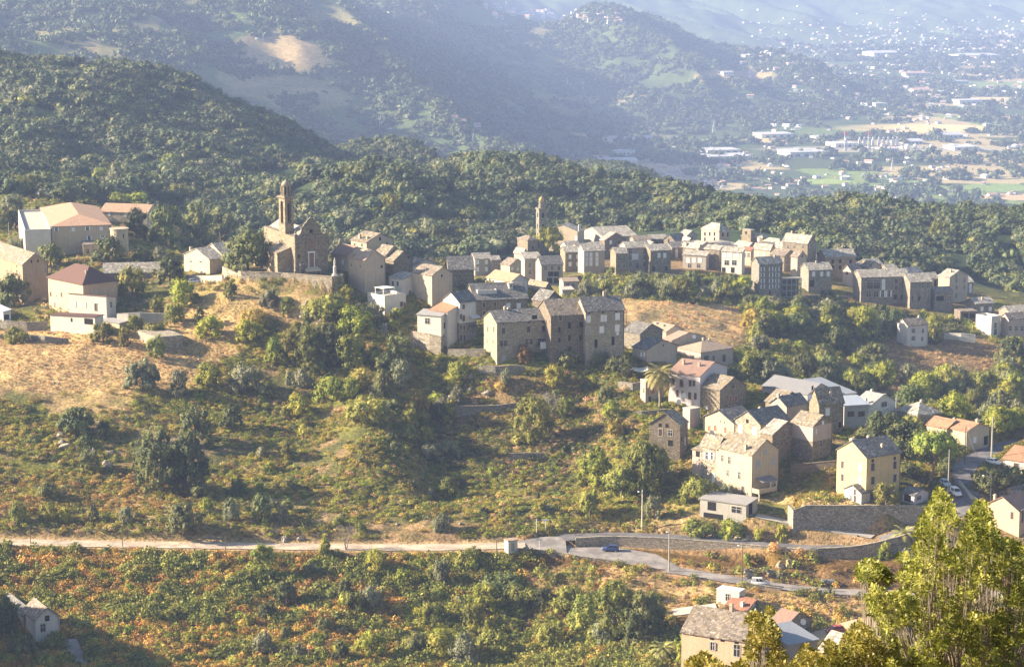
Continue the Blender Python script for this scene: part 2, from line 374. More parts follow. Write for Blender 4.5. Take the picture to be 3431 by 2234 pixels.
class MB:
    def __init__(s): s.v = []; s.f = []; s.m = []; s.mats = []
    def mat(s, m):
        if m not in s.mats: s.mats.append(m)
        return s.mats.index(m)
    def face(s, pts, m=0):
        n = len(s.v); s.v += [tuple(p) for p in pts]; s.f.append(tuple(range(n, n+len(pts)))); s.m.append(m)
    def hexa(s, b, t, m=0):
        """b, t: lower and upper quads in the same turning sense"""
        n = len(s.v); s.v += [tuple(p) for p in b] + [tuple(p) for p in t]; k = len(b)
        s.f.append(tuple(range(n+k-1, n-1, -1))); s.f.append(tuple(range(n+k, n+2*k)))
        for i in range(k):
            j = (i+1) % k; s.f.append((n+i, n+j, n+k+j, n+k+i))
        s.m += [m]*(k+2)
    def box(s, o, a, b, c, m=0):
        """corner o and three edge vectors"""
        o, a, b, c = map(Vector, (o, a, b, c))
        q = [o, o+a, o+a+b, o+b]; s.hexa(q, [p+c for p in q], m)
    def cbox(s, c, sx, sy, sz, m=0, rot=0):
        a = Vector((math.cos(rot), math.sin(rot), 0)); b = Vector((-a.y, a.x, 0))
        s.box(Vector(c) - a*sx/2 - b*sy/2, a*sx, b*sy, Vector((0,0,sz)), m)
    def tube(s, pts, rads, n=8, m=0, cap=True):
        pts = [Vector(p) for p in pts]; base = len(s.v)
        for i, p in enumerate(pts):
            d = (pts[min(i+1, len(pts)-1)] - pts[max(i-1, 0)]).normalized()
            a = d.cross(Vector((0,0,1)) if abs(d.z) < .9 else Vector((1,0,0))).normalized(); b = d.cross(a)
            for k in range(n):
                t = 2*math.pi*k/n; s.v.append(tuple(p + (a*math.cos(t) + b*math.sin(t))*rads[i]))
        for i in range(len(pts)-1):
            for k in range(n):
                q = (k+1) % n
                s.f.append((base+i*n+k, base+(i+1)*n+k, base+(i+1)*n+q, base+i*n+q)); s.m.append(m)
        if cap:
            s.f.append(tuple(base+k for k in range(n))); s.m.append(m)
            e = base+(len(pts)-1)*n; s.f.append(tuple(e+n-1-k for k in range(n))); s.m.append(m)
    def lathe(s, c, prof, n=12, m=0):
        c = Vector(c); base = len(s.v)
        for r, z in prof:
            for k in range(n):
                t = 2*math.pi*(k+.5)/n; s.v.append((c.x+r*math.cos(t), c.y+r*math.sin(t), c.z+z))
        for i in range(len(prof)-1):
            for k in range(n):
                q = (k+1) % n
                s.f.append((base+i*n+k, base+i*n+q, base+(i+1)*n+q, base+(i+1)*n+k)); s.m.append(m)
        s.f.append(tuple(base+(len(prof)-1)*n+k for k in range(n))); s.m.append(m)
        s.f.append(tuple(base+n-1-k for k in range(n))); s.m.append(m)
    def build(s, name, mats, parent=None, org=None, smooth=False):
        me = bpy.data.meshes.new(name)
        v = s.v if org is None else [(p[0]-org[0], p[1]-org[1], p[2]-org[2]) for p in s.v]
        me.from_pydata(v, [], s.f)
        for m in (mats if isinstance(mats, (list, tuple)) else [mats]): me.materials.append(m)
        me.polygons.foreach_set('material_index', s.m); me.update()
        bm = bmesh.new(); bm.from_mesh(me); bmesh.ops.recalc_face_normals(bm, faces=bm.faces); bm.to_mesh(me); bm.free()
        if smooth: me.polygons.foreach_set('use_smooth', [True]*len(me.polygons))
        return add(name, me, parent)
# ------------------------------------------------------------------ light, air
SUN_EL, SUN_AZ = R(23), R(-84)     # azimuth from +Y, negative is to the left
sd = Vector((math.sin(SUN_AZ)*math.cos(SUN_EL), math.cos(SUN_AZ)*math.cos(SUN_EL), math.sin(SUN_EL)))
sl = bpy.data.lights.new('sun', 'SUN'); sl.energy = 5.0; sl.angle = R(.55); sl.color = (1, .84, .62)
so = bpy.data.objects.new('sun', sl); COL.objects.link(so); so.rotation_euler = sd.to_track_quat('Z', 'Y').to_euler()
so.location = (-300, 300, 300)
w = bpy.data.worlds.new('World'); scene.world = w; w.use_nodes = True
wn = w.node_tree; bg = wn.nodes['Background']
sky = wn.nodes.new('ShaderNodeTexSky'); sky.sky_type = 'NISHITA'; sky.sun_disc = False
sky.sun_elevation = SUN_EL; sky.sun_rotation = SUN_AZ; sky.altitude = 300; sky.air_density = 1.2; sky.dust_density = 1.5
wn.links.new(sky.outputs[0], bg.inputs[0]); bg.inputs[1].default_value = .058
scene.view_settings.view_transform = 'Standard'; scene.view_settings.look = 'None'
scene.view_settings.exposure = 1.8; scene.view_settings.gamma = 1
try:
    scene.cycles.use_denoising = True
    scene.cycles.max_bounces = 5; scene.cycles.diffuse_bounces = 2; scene.cycles.glossy_bounces = 2
    scene.cycles.transmission_bounces = 2; scene.cycles.volume_bounces = 0; scene.cycles.transparent_max_bounces = 4
except Exception: pass
# ------------------------------------------------------------------ ground sheet
qs = np.concatenate([np.linspace(-.55, -.25, 60, endpoint=False), np.linspace(-.25, .25, 420), np.linspace(.26, .55, 58)])
Ys = np.concatenate([np.linspace(4, 420, 60, endpoint=False), np.linspace(420, 760, 340, endpoint=False), np.linspace(760, 1150, 180, endpoint=False),
                     np.linspace(1150, 2400, 260, endpoint=False), np.geomspace(2400, 12000, 330)])
QQ, YY = np.meshgrid(qs, Ys); XX = QQ * YY
ZZ = ground_z(XX.ravel(), YY.ravel()).reshape(XX.shape)
nq, ny = len(qs), len(Ys)
# what can be seen from the viewpoint: running maximum of slope along each bearing
SLOPE = np.maximum.accumulate(ZZ / YY, axis=0)
def seen(x, y, z):
    q = x / y
    i = np.clip(np.searchsorted(qs, q), 0, nq-1); j = np.clip(np.searchsorted(Ys, y) - 2, 0, ny-1)
    return (z / y) > SLOPE[j, i]
PX, PY = proj(XX, YY, ZZ)
def blob(cx, cy, rx, ry, x=None, y=None, wob=.35, seed=0):
    x = PX if x is None else x; y = PY if y is None else y
    n = (fbm(x/60, y/45, 40 + seed, 3) - .5) * 2 * wob
    d = ((x-cx)/rx)**2 + ((y-cy)/ry)**2
    return 1 - sstep(.7 + n, 1.15 + n, d)
GOLD = np.array(lin((190,160,114))); SOIL = np.array(lin((150,122,92))); GREEN = np.array(lin((118,116,52))); OLIVE = np.array(lin((96,96,56)))
DARK = np.array(lin((62,70,44))); RUST = np.array(lin((150,108,58))); GREY = np.array(lin((150,140,128))); FOR = np.array(lin((58,72,46)))
C = np.empty(XX.shape + (3,)); C[:] = OLIVE
def paint(wt, c): C[:] = C*(1-wt[..., None]) + np.asarray(c)*wt[..., None]
n1 = fbm(XX/14, YY/14, 50, 4); n2 = fbm(XX/5, YY/5, 51, 3)
near = 1 - sstep(900, 960, YY)
paint(near*sstep(.42, .6, n1), GREEN); paint(near*sstep(.5, .66, n2)*.7, SOIL)
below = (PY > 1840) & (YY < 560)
paint(below*.8, RUST*.45)  # dark brown earth; shade of the bracken gaps also put into its colour
# dry grass
for i, (cx, cy, rx, ry, k) in enumerate([(250,1220,420,110,1),(90,1160,200,60,.9),(560,1260,170,60,.8),(640,1120,200,120,.75),(780,1020,170,90,.75),(1000,1040,110,60,.6),(420,1370,260,60,.55),(560,1450,120,70,.5),
      (2260,1075,330,75,1),(2380,1130,120,40,.8),(2080,1035,100,40,.7),(1380,1620,90,50,.3),(2720,1665,170,28,1),(2760,1780,220,20,.3),(900,1730,420,60,.45),(300,1690,330,60,.3),(2000,1960,260,70,.6),(2250,2000,220,60,.8),(2680,2040,220,70,.7),(2330,1710,130,70,.5),(2100,1760,170,50,.55),(1750,2210,120,40,.6)]):
    paint(near*blob(cx, cy, rx, ry, seed=i)*k*(.6+.4*sstep(.3,.55,n2)), GOLD)
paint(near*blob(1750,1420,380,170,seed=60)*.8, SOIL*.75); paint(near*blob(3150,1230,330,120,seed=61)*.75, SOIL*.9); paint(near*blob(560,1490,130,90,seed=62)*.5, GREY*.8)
paint(near*blob(1050,1050,60,50,seed=63)*.7, GREY); paint(near*blob(2480,1940,420,40,seed=64)*.5, SOIL)
paint(near*blob(1500,1790,2400,40,seed=65,wob=.1)*.45, SOIL)
# verge of the lane
for k in ('lane', 'lower', 'upper'):
    L = ROADL[k][0]; mm = (YY > 500) & (YY < 640) & (np.abs(XX) < 180)
    d, _ = segdist(XX[mm], YY[mm], L[::3]); wt = np.zeros(XX.shape); wt[mm] = 1 - sstep(3.0, 5.2, d)
    paint(wt*.8, np.array(lin((196,164,124))) if k == 'lane' else SOIL*1.15)
paint(blob(2450,850,560,75,seed=67)*(YY < 1120)*.8, SOIL*.8); paint(blob(3080,1000,260,40,seed=68)*(YY < 1000)*.6, SOIL*.8)
# woods and hills
paint(sstep(940, 1010, YY), FOR)
m3 = sstep(2300, 2600, YY); n3 = fbm(XX/170, YY/260, 52, 4); n4 = fbm(XX/45, YY/60, 53, 4)
MAQ = np.array(lin((86,100,62))); DRY = np.array(lin((168,146,108)))
paint(m3, MAQ*.95); paint(m3*sstep(.45,.62,n3)*.6, MAQ*1.3); paint(m3*sstep(.56,.72,n4)*.6, MAQ*.45)
for i, (cx, cy, rx, ry, k) in enumerate([(930,165,150,60,.9),(1010,205,140,40,.8),(850,250,120,50,.55),(950,290,200,50,.5),(1030,330,150,40,.6),(480,70,60,80,.35),(270,130,70,110,.4),(420,150,140,60,.3),(1800,110,140,18,.5),(1640,105,110,26,.45),(2460,255,150,26,.8),(2050,330,140,24,.45),(1890,370,120,26,.35),(620,40,120,40,.4),(150,60,60,70,.45),(1150,60,160,30,.35),(1350,190,120,24,.3),(1750,330,160,24,.4),(1620,250,120,22,.3),(780,210,60,60,.3)]):
    paint(m3*blob(cx, cy, rx, ry, seed=80+i)*k, DRY*1.1)
# the plain: patchwork of fields and groves
pl = sstep(-372, -378, ZZ)*(YY > 2300)
cell = _hash(np.floor((XX + .3*YY)/150 + .6*fbm(XX/300, YY/300, 70, 2)), np.floor((YY - .3*XX)/260), 77)
paint(pl, MAQ*.8); paint(pl*(cell > .62), np.array(lin((196,178,134)))*.9); paint(pl*(cell < .2), np.array(lin((128,146,82))))
for i, (cx, cy, rx, ry, c) in enumerate([(3060,430,270,15,(226,204,150)),(2560,470,80,9,(226,204,150)),(2950,500,420,10,(176,168,150)),(3330,630,130,16,(134,158,92)),(3400,660,120,12,(206,176,140)),(2750,610,110,9,(150,168,92)),(2450,600,60,9,(150,168,92)),(3330,335,90,10,(208,190,150)),(2800,215,110,8,(214,192,150)),(2350,225,120,7,(214,196,160))]):
    paint(pl*blob(cx, cy, rx, ry, seed=100+i, wob=.12), np.array(lin(c)))
V = np.stack([XX, YY, ZZ], -1).reshape(-1, 3)
I = np.arange(ny*nq).reshape(ny, nq)
F = np.stack([I[:-1,:-1], I[:-1,1:], I[1:,1:], I[1:,:-1]], -1).reshape(-1, 4)
gm, nt, b, o = new_mat('ground_cover')
at_ = nt.nodes.new('ShaderNodeAttribute'); at_.attribute_name = 'cover'; p = geo_pos(nt)
na = noise(nt, p, 1.3, 5, .7); nb = noise(nt, p, .16, 4, .6)
col = mixc(nt, .85, at_.outputs[0], ramp(nt, na, [(.34,(.12,.12,.1)),(.5,(.5,.5,.5)),(.66,(.86,.85,.82))]), 'OVERLAY')
col = mixc(nt, .6, col, ramp(nt, nb, [(.35,(.3,.32,.3)),(.65,(.68,.66,.62))]), 'OVERLAY')
nt.links.new(col, b.inputs['Base Color']); b.inputs['Specular IOR Level'].default_value = .1; b.inputs['Roughness'].default_value = .95
bump(nt, b, na, .9, .5)
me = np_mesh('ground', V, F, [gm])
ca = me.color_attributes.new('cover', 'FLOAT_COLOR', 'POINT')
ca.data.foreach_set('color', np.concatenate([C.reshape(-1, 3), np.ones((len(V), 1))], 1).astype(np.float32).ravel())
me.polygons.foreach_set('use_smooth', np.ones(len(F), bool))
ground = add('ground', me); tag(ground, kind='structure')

# ------------------------------------------------------------------ the air
HAZE_D = 1.12e-4
hb = float(ZZ.min()) - 1; mb = MB(); mb.cbox((0, 6000, hb), 13600, 12300, max(30., float(ZZ.max()) + 22) - hb)
hm = bpy.data.materials.new('haze_air'); hm.use_nodes = True; hn = hm.node_tree; hn.nodes.clear()
ho = hn.nodes.new('ShaderNodeOutputMaterial'); hv = hn.nodes.new('ShaderNodeVolumePrincipled')
hv.inputs['Color'].default_value = (.44, .58, 1.0, 1); hv.inputs['Density'].default_value = HAZE_D
hv.inputs['Density Attribute'].default_value = ''; hv.inputs['Anisotropy'].default_value = .0
hn.links.new(hv.outputs[0], ho.inputs['Volume'])
haze = mb.build('haze', hm); tag(haze, kind='stuff')

# roads
asph = plain('asphalt', lin((140,134,130)), .9, .2, 0.0, .22); asph_dark = plain('dark_asphalt', lin((108,106,108)), .9, .2, 0.0, .18)
pale = plain('pale_worn_asphalt', lin((178,162,144)), .9, .2, 0.0, .18); conc = plaster('rough_concrete', lin((176,168,156)), .35); dirt = plain('packed_dirt', lin((188,164,132)), .95, .1, 0.0, .2)
for m_ in (asph, asph_dark, pale):
    nt = m_.node_tree; b = [n for n in nt.nodes if n.type == 'BSDF_PRINCIPLED'][0]; src = b.inputs['Base Color'].links[0].from_socket; p = geo_pos(nt)
    n1_ = noise(nt, p, .22, 4, .7); n2_ = noise(nt, p, 12, 2, .5)
    c_ = mixc(nt, .55, src, ramp(nt, n1_, [(.38,(.25,.25,.25)),(.5,(.5,.5,.5)),(.62,(.78,.76,.72))]), 'OVERLAY'); nt.links.new(mixc(nt, .3, c_, ramp(nt, n2_, [(.3,(.2,.2,.2)),(.7,(.8,.8,.8))]), 'OVERLAY'), b.inputs['Base Color'])
def strip(name, L, hw, m, lift, label=None):
    n = len(L); T = np.gradient(L[:, :2], axis=0); T /= np.linalg.norm(T, axis=1)[:, None]; S = np.stack([-T[:,1], T[:,0]], 1)
    w = hw*(1 + .05*np.sin(np.arange(n)*.9))
    v = np.concatenate([np.stack([L[:,0]+S[:,0]*w*k, L[:,1]+S[:,1]*w*k, L[:,2]+lift - .03*abs(k)], 1) for k in (1, .5, 0, -.5, -1)])
    f = [(i+j*n, i+1+j*n, i+1+(j+1)*n, i+(j+1)*n) for j in range(4) for i in range(n-1)]
    o = add(name, np_mesh(name, v, f, [m])); tag(o, kind='structure'); return o
for nme, k, m, lf in (('road_lane','lane',pale,.03),('road','upper',asph_dark,.05),('road_lower','lower',asph,.036),('path','ramp',conc,.04),('path_yard','yard',conc,.04),('path_court','court',dirt,.04),('path_corner','corner_lane',asph,.04)):
    strip(nme, ROADL[k][0], ROADL[k][1], m, lf)
for k_, (A, B) in PADL.items():
    v = []; f = []; n_ = 8; P_ = [smooth_line(A, 1.2), smooth_line(B, 1.2)]; m_ = 40
    ip = lambda L, t: np.stack([np.interp(t, np.linspace(0, 1, len(L)), L[:, c]) for c in range(3)], 1)
    t_ = np.linspace(0, 1, m_); a_, b_ = ip(A, t_), ip(B, t_)
    for j in range(n_+1): v.append(a_*(1-j/n_) + b_*(j/n_) + np.array([0, 0, .012 if k_ == 'road_bend' else .0]))
    v = np.concatenate(v); f = [(j*m_+i, (j+1)*m_+i, (j+1)*m_+i+1, j*m_+i+1) for j in range(n_) for i in range(m_-1)]
    tag(add(k_, np_mesh(k_, v, f, [asph])), kind='structure')
# ------------------------------------------------------------------ leaf crowns
def crown_mesh(name, mat, seed, nclump=14, per=26, leaf=.16, shape=(1, 1, .8), rough=.33, core=True, flat=0.0, lift=.5, crk=1.0, norm=False, ck2=.66):
    """unit crown: clumps of leaf-sized faces through an uneven ellipsoid volume, centre at z=lift"""
    g = np.random.default_rng(seed); V = []; F = []
    u = g.normal(size=(nclump, 3)); u /= np.linalg.norm(u, axis=1)[:, None]
    u[:, 2] = np.where(u[:, 2] < -.45, -u[:, 2], u[:, 2])*(1-flat)
    rr = .62*(.35 + .65*g.random(nclump)**.5)
    cc = u*rr[:, None]*np.array(shape)*1.0
    cr = (.20 + .17*g.random(nclump))*crk
    k = 0
    for c, r in zip(cc, cr):
        d = g.normal(size=(per, 3)); d /= np.linalg.norm(d, axis=1)[:, None]
        d[:, 2] = np.where(d[:, 2] < -.35, -d[:, 2]*.6, d[:, 2])
        p = c + d*(r*(1 + rough*g.normal(size=(per, 1)))*np.array((1, 1, .85)))
        nrm = d*.75 + c/(np.linalg.norm(c)+.1)*.65 + g.normal(size=(per, 3))*.24
        nrm /= np.linalg.norm(nrm, axis=1)[:, None]
        a = np.cross(nrm, g.normal(size=(per, 3))); a /= np.linalg.norm(a, axis=1)[:, None]; b_ = np.cross(nrm, a)
        s = leaf*(.55 + .8*g.random((per, 1)))
        q = np.stack([p - a*s*.6, p - b_*s*.38, p + a*s*.6 + nrm*s*.15, p + b_*s*.38], 1)
        V.append(q.reshape(-1, 3)); F.append(np.arange(k, k + per*4).reshape(-1, 4)); k += per*4
    if core:
        for c, r in zip(cc, cr):
            th = np.linspace(0, 2*np.pi, 7)[:-1]; rings = []
            for e, rad in ((-.75, .5), (-.2, .95), (.35, .85), (.8, .42)):
                rings.append(np.stack([c[0] + np.cos(th+e)*rad*r*ck2*(1+.22*g.normal(size=6)), c[1] + np.sin(th+e)*rad*r*ck2*(1+.22*g.normal(size=6)), np.full(6, c[2] + e*r*ck2)], 1))
            V.append(np.concatenate(rings)); ff = []
            for i in range(3):
                for j in range(6): ff.append((k+i*6+j, k+i*6+(j+1)%6, k+(i+1)*6+(j+1)%6, k+(i+1)*6+j))
            ff.append((k+18, k+19, k+20, k+21)); ff.append((k+18, k+21, k+22, k+23))
            F.append(np.array(ff)); k += 24
    V = np.concatenate(V)
    if norm:
        a, b_ = np.percentile(V, 1.5, 0), np.percentile(V, 98.5, 0); V = (V - (a+b_)/2)/(b_-a)[0]; V[:, 2] += .5*(b_-a)[2]/(b_-a)[0]
    else: V[:, 2] += lift*shape[2]
    me = np_mesh(name, V, np.concatenate(F), [mat])
    if core: me.polygons.foreach_set('use_smooth', np.ones(len(me.polygons), bool))
    return me
def hidden_proto(name, me):
    return bpy.data.objects.new(name, me)
def scatter(name, pts, scl, rot, idx, protos, label=None, cat=None):
    """one countless growth: points that carry a clump each"""
    me = bpy.data.meshes.new(name); me.vertices.add(len(pts)); me.vertices.foreach_set('co', np.asarray(pts, np.float32).ravel())
    for an, ty, d in (('grow', 'FLOAT_VECTOR', np.asarray(scl, np.float32)), ('turn', 'FLOAT_VECTOR', np.asarray(rot, np.float32)), ('sort', 'INT', np.asarray(idx, np.int32))):
        a = me.attributes.new(an, ty, 'POINT'); a.data.foreach_set('vector' if ty != 'INT' else 'value', d.ravel())
    c = bpy.data.collections.new(name + '_clumps')
    for i, pm in enumerate(protos): c.objects.link(bpy.data.objects.new('%s_clump_%02d' % (name, i), pm))
    ng = bpy.data.node_groups.new(name + '_growth', 'GeometryNodeTree')
    ng.interface.new_socket('Geometry', in_out='INPUT', socket_type='NodeSocketGeometry'); ng.interface.new_socket('Geometry', in_out='OUTPUT', socket_type='NodeSocketGeometry')
    gi = ng.nodes.new('NodeGroupInput'); go = ng.nodes.new('NodeGroupOutput')
    ip = ng.nodes.new('GeometryNodeInstanceOnPoints'); ci = ng.nodes.new('GeometryNodeCollectionInfo')
    ci.inputs['Collection'].default_value = c; ci.inputs['Separate Children'].default_value = True; ci.inputs['Reset Children'].default_value = True
    def na(n, ty):
        x = ng.nodes.new('GeometryNodeInputNamedAttribute'); x.data_type = ty; x.inputs['Name'].default_value = n; return x.outputs[0]
    L = ng.links.new
    L(gi.outputs[0], ip.inputs['Points']); L(ci.outputs[0], ip.inputs['Instance']); ip.inputs['Pick Instance'].default_value = True
    L(na('sort', 'INT'), ip.inputs['Instance Index']); L(na('turn', 'FLOAT_VECTOR'), ip.inputs['Rotation']); L(na('grow', 'FLOAT_VECTOR'), ip.inputs['Scale'])
    L(ip.outputs[0], go.inputs[0])
    o = add(name, me); md = o.modifiers.new('growth', 'NODES'); md.node_group = ng
    tag(o, label, cat, kind='stuff'); return o
LF_oak = leafmat('oak_leaves', lin((70,80,46)), lin((94,102,58)), lin((134,132,76)), .2, .25)
LF_far = leafmat('far_oak_leaves', lin((58,70,48)), lin((78,90,58)), lin((114,120,76)), .15, .12, .35)
LF_mix = leafmat('broad_leaves', lin((92,102,46)), lin((128,132,58)), lin((172,166,82)), .28, .3)
LF_bright = leafmat('bright_leaves', lin((110,124,40)), lin((148,152,54)), lin((188,182,80)), .32, .4, .25)
LF_olive = leafmat('olive_leaves', lin((96,102,74)), lin((122,124,92)), lin((152,150,114)), .2, .4, .25)
LF_fern = leafmat('fern_fronds', lin((126,118,48)), lin((160,146,64)), lin((192,174,92)), .3, .1, .35)
LF_rust = leafmat('rusty_fern_fronds', lin((136,108,54)), lin((168,138,72)), lin((196,168,100)), .3, .15, .35)
LF_grass = leafmat('dry_grass_blades', lin((168,138,94)), lin((198,166,118)), lin((218,192,146)), .3, .2, .25)
LF_green = leafmat('green_fern_fronds', lin((100,114,42)), lin((138,144,56)), lin((180,176,82)), .3, .15, .35)
LF_gold = leafmat('golden_bracken', lin((166,130,58)), lin((204,164,80)), lin((226,194,116)), .3, .12, .3)
# ------------------------------------------------------------------ woods (countless): hills behind the villages, far slopes, plain
WOODP = [crown_mesh('wood_crown', [LF_far, LF_far, LF_far, LF_far, LF_far, LF_oak, LF_mix, LF_olive, LF_far, LF_oak][i], 200+i, 13, 26, .105, (1, 1, .8+.12*(i%3)), .24, True, .0, .5, .95, True, .7) for i in range(10)]
SPECK = [crown_mesh('far_crown', LF_far, 230+i, 7, 8, .26, (1, 1, .7), .3) for i in range(3)]
def rand_pts(n, y0, y1, q0=-.27, q1=.27):
    y = np.sqrt(nr.random(n)*(y1**2-y0**2)+y0**2); x = (q0 + nr.random(n)*(q1-q0))*y
    return x, y
# zones kept clear of woods, in photo pixels (houses, yards, dry slopes)
def village2(px, py):
    """true on the open village slope across the dip and the near slope"""
    top = np.interp(px, [-400,0,100,300,480,620,760,1000,1180,1300,1500,1600,1800,2000,2250,2400,2700,2850,3050,3250,3431,3900],
                        [690,690,690,660,650,690,740,860,860,850,880,850,815,760,760,745,785,850,900,900,985,1060])
    return py > top + 14
def wood(name, n, y0, y1, protos, s0, s1, label, mask=None, sink=.25):
    x, y = rand_pts(n, y0, y1); z = ground_z(x, y); k = s0 + (s1-s0)*nr.random(n)**2.0
    px, py = proj(x, y, z)
    ok = seen(x, y, z + k*.95) & (px > -350) & (px < 3780) & (py > -120)
    if mask is not None: ok &= mask(px, py, x, y, z)
    x, y, z, k = x[ok], y[ok], z[ok], k[ok]; n = len(x)
    sc = np.stack([k*(.8+.45*nr.random(n)), k*(.8+.45*nr.random(n)), k*(.75+.5*nr.random(n))], 1)
    ro = np.stack([np.zeros(n), np.zeros(n), nr.random(n)*6.28], 1)
    print(name, n)
    scatter(name, np.stack([x, y, z - k*sink], 1), sc, ro, nr.integers(0, len(protos), n), protos, label, 'woodland')
clear = [(235,550,70,14),(230,620,130,14),(920,595,130,28),(1430,470,60,30),(2030,700,130,14),(1870,672,80,12),(105,670,60,30),(690,545,40,14)]
def near_mask(px, py, x, y, z):
    m = ~village2(px, py)
    m &= fbm(x/34, y/60, 140, 3) > .29
    for cx, cy, rx, ry in clear: m &= ((px-cx)/rx)**2 + ((py-cy)/ry)**2 > 1
    return m
wood('oak_wood', 120000, 980, 2300, WOODP, 3.6, 13, 'dense evergreen oak wood over the hills behind the villages', near_mask, .12)
def far_mask(px, py, x, y, z):
    m = (z > -372) & (fbm(x/60, y/80, 120, 3) + .25*fbm(x/300, y/300, 121, 2) > .53)
    for cx, cy, rx, ry in [(930,165,120,48),(1010,205,120,26),(950,290,150,36),(2460,255,130,18),(1700,55,200,40)]: m &= ((px-cx)/rx)**2 + ((py-cy)/ry)**2 > 1
    return m
wood('hill_scrub', 76000, 2300, 6200, SPECK, 7, 18, 'scrub and trees speckling the far blue hillsides', far_mask, .3)
def plain_mask(px, py, x, y, z):
    m = (z < -366) & (fbm(x/110, y/60, 130, 3) > .50 + .05*(py < 400))
    for cx, cy, rx, ry in [(3060,430,270,17),(2560,470,80,10),(2950,500,420,16),(3330,630,130,16),(3400,660,120,12),(2750,610,110,9),(3330,335,90,10),(2800,215,110,8),(2350,225,120,7)]: m &= ((px-cx)/rx)**2 + ((py-cy)/ry)**2 > 1
    return m
wood('plain_groves', 42000, 3000, 9500, SPECK, 9, 22, 'groves and hedgerow trees spread over the hazy plain', plain_mask, .2)
# ------------------------------------------------------------------ houses
WALLS = {'cream': plaster('cream_plaster', (.46,.385,.275), .55), 'white': plaster('white_plaster', (.58,.54,.48), .4), 'grey': plaster('grey_plaster', (.35,.31,.26)),
 'tan': plaster('tan_plaster', (.44,.36,.27)), 'pink': plaster('pink_plaster', (.46,.36,.30)), 'yellow': plaster('yellow_plaster', (.57,.425,.21), .35), 'peach': plaster('peach_plaster', (.52,.385,.26), .5),
 'lilac': plaster('lilac_plaster', (.52,.46,.46), .3), 'stone': stone('rubble_stone', (.25,.21,.155)), 'dstone': stone('dark_rubble_stone', (.19,.16,.125)), 'lstone': stone('pale_rubble_stone', (.33,.29,.235), 1.7),
 'gstone': stone('grey_rubble_stone', (.24,.22,.19), 2.2), 'ochre': plaster('old_ochre_render', (.34,.26,.17), .7), 'render': stone('patchy_rendered_stone', (.31,.275,.22), 3.4, .9), 'conc': plaster('concrete_block', (.36,.34,.31), .5)}
ROOFS = {'slate': slate('dark_slate', (.165,.16,.155), .15), 'pale': slate('pale_slate', (.36,.33,.285), .2), 'lich': slate('lichen_slate', (.25,.215,.17), .7), 'brown': slate('brown_slate', (.24,.2,.165), .4),
 'terra': tile('pale_terracotta', (.52,.33,.22)), 'orange': tile('orange_terracotta', (.46,.25,.15), .4), 'maroon': plain('maroon_sheet', (.115,.055,.04), .7), 'red': tile('red_clay_tile', (.36,.17,.11)), 'tan': tile('tan_clay_tile', (.46,.34,.25), .8),
 'metal': plain('pale_metal_sheet', (.42,.46,.52), .45, .5, .2, .08), 'grey': plain('grey_fibre_cement', (.29,.28,.275), .8), 'shade_grey': plain('shade_grey_sheet', (.2,.2,.21), .7), 'bsheet': plain('blue_grey_sheet', (.25,.27,.31), .6), 'flat': plain('flat_roof_screed', (.46,.42,.36), .9), 'white': plain('white_flat_roof', (.6,.6,.6), .8), 'rust': plain('rust_brown_sheet', (.27,.17,.13), .8)}
TRIM = plain('pale_stone_trim', (.46,.41,.34), .8); GLASS = plain('dark_window_glass', (.025,.027,.032), .15, .6); VOID = plain('dark_opening', (.02,.018,.016), .9, .1)
SHUT = {'s': plain('brown_shutter', (.075,.05,.04)), 'w': plain('white_shutter', (.74,.74,.76), .6, .3, 0.0, .05), 'b': plain('pale_blue_shutter', (.30,.36,.45)), 'r': plain('red_brown_shutter', (.30,.10,.06)), 't': plain('teal_shutter', (.10,.24,.30)), 'g': plain('grey_shutter', (.3,.29,.28))}
WHITEP = plain('white_paint', (.75,.75,.74), .5, .4, 0.0, .04); IRON = plain('dark_iron', (.05,.05,.05), .6); WOOD = plain('brown_wood', (.16,.095,.055), .8)
UP = Vector((0, 0, 1))
class Fr: pass
BOX = []; FOOT = []
DY = {}
def panel(mb, p00, p10, p11, p01, th=.2, nu=7, nv=5, jit=.05, m=0):
    p00, p10, p11, p01 = map(Vector, (p00, p10, p11, p01)); d = Vector((0, 0, th))
    mb.hexa([p00, p10, p11, p01], [p00+d*.9, p10+d*.9, p11+d*.9, p01+d*.9], m)
    base = len(mb.v)
    for j in range(nv+1):
        for i in range(nu+1):
            u, v = i/nu, j/nv
            if jit and 0 < u < 1: u += (rnd.random()-.5)*.3/nu
            p = p00*(1-u)*(1-v) + p10*u*(1-v) + p11*u*v + p01*(1-u)*v + d + Vector((0, 0, rnd.random()*jit))
            mb.v.append(tuple(p))
    for j in range(nv):
        for i in range(nu):
            a = base + j*(nu+1) + i; mb.f.append((a, a+1, a+nu+2, a+nu+1)); mb.m.append(m)
def solve_len(P, d, px):
    dep = P.y*cp - P.z*sp; k = (px - CX)/FPX
    return (k*dep - P.x)/(d.x - k*d.y*cp)
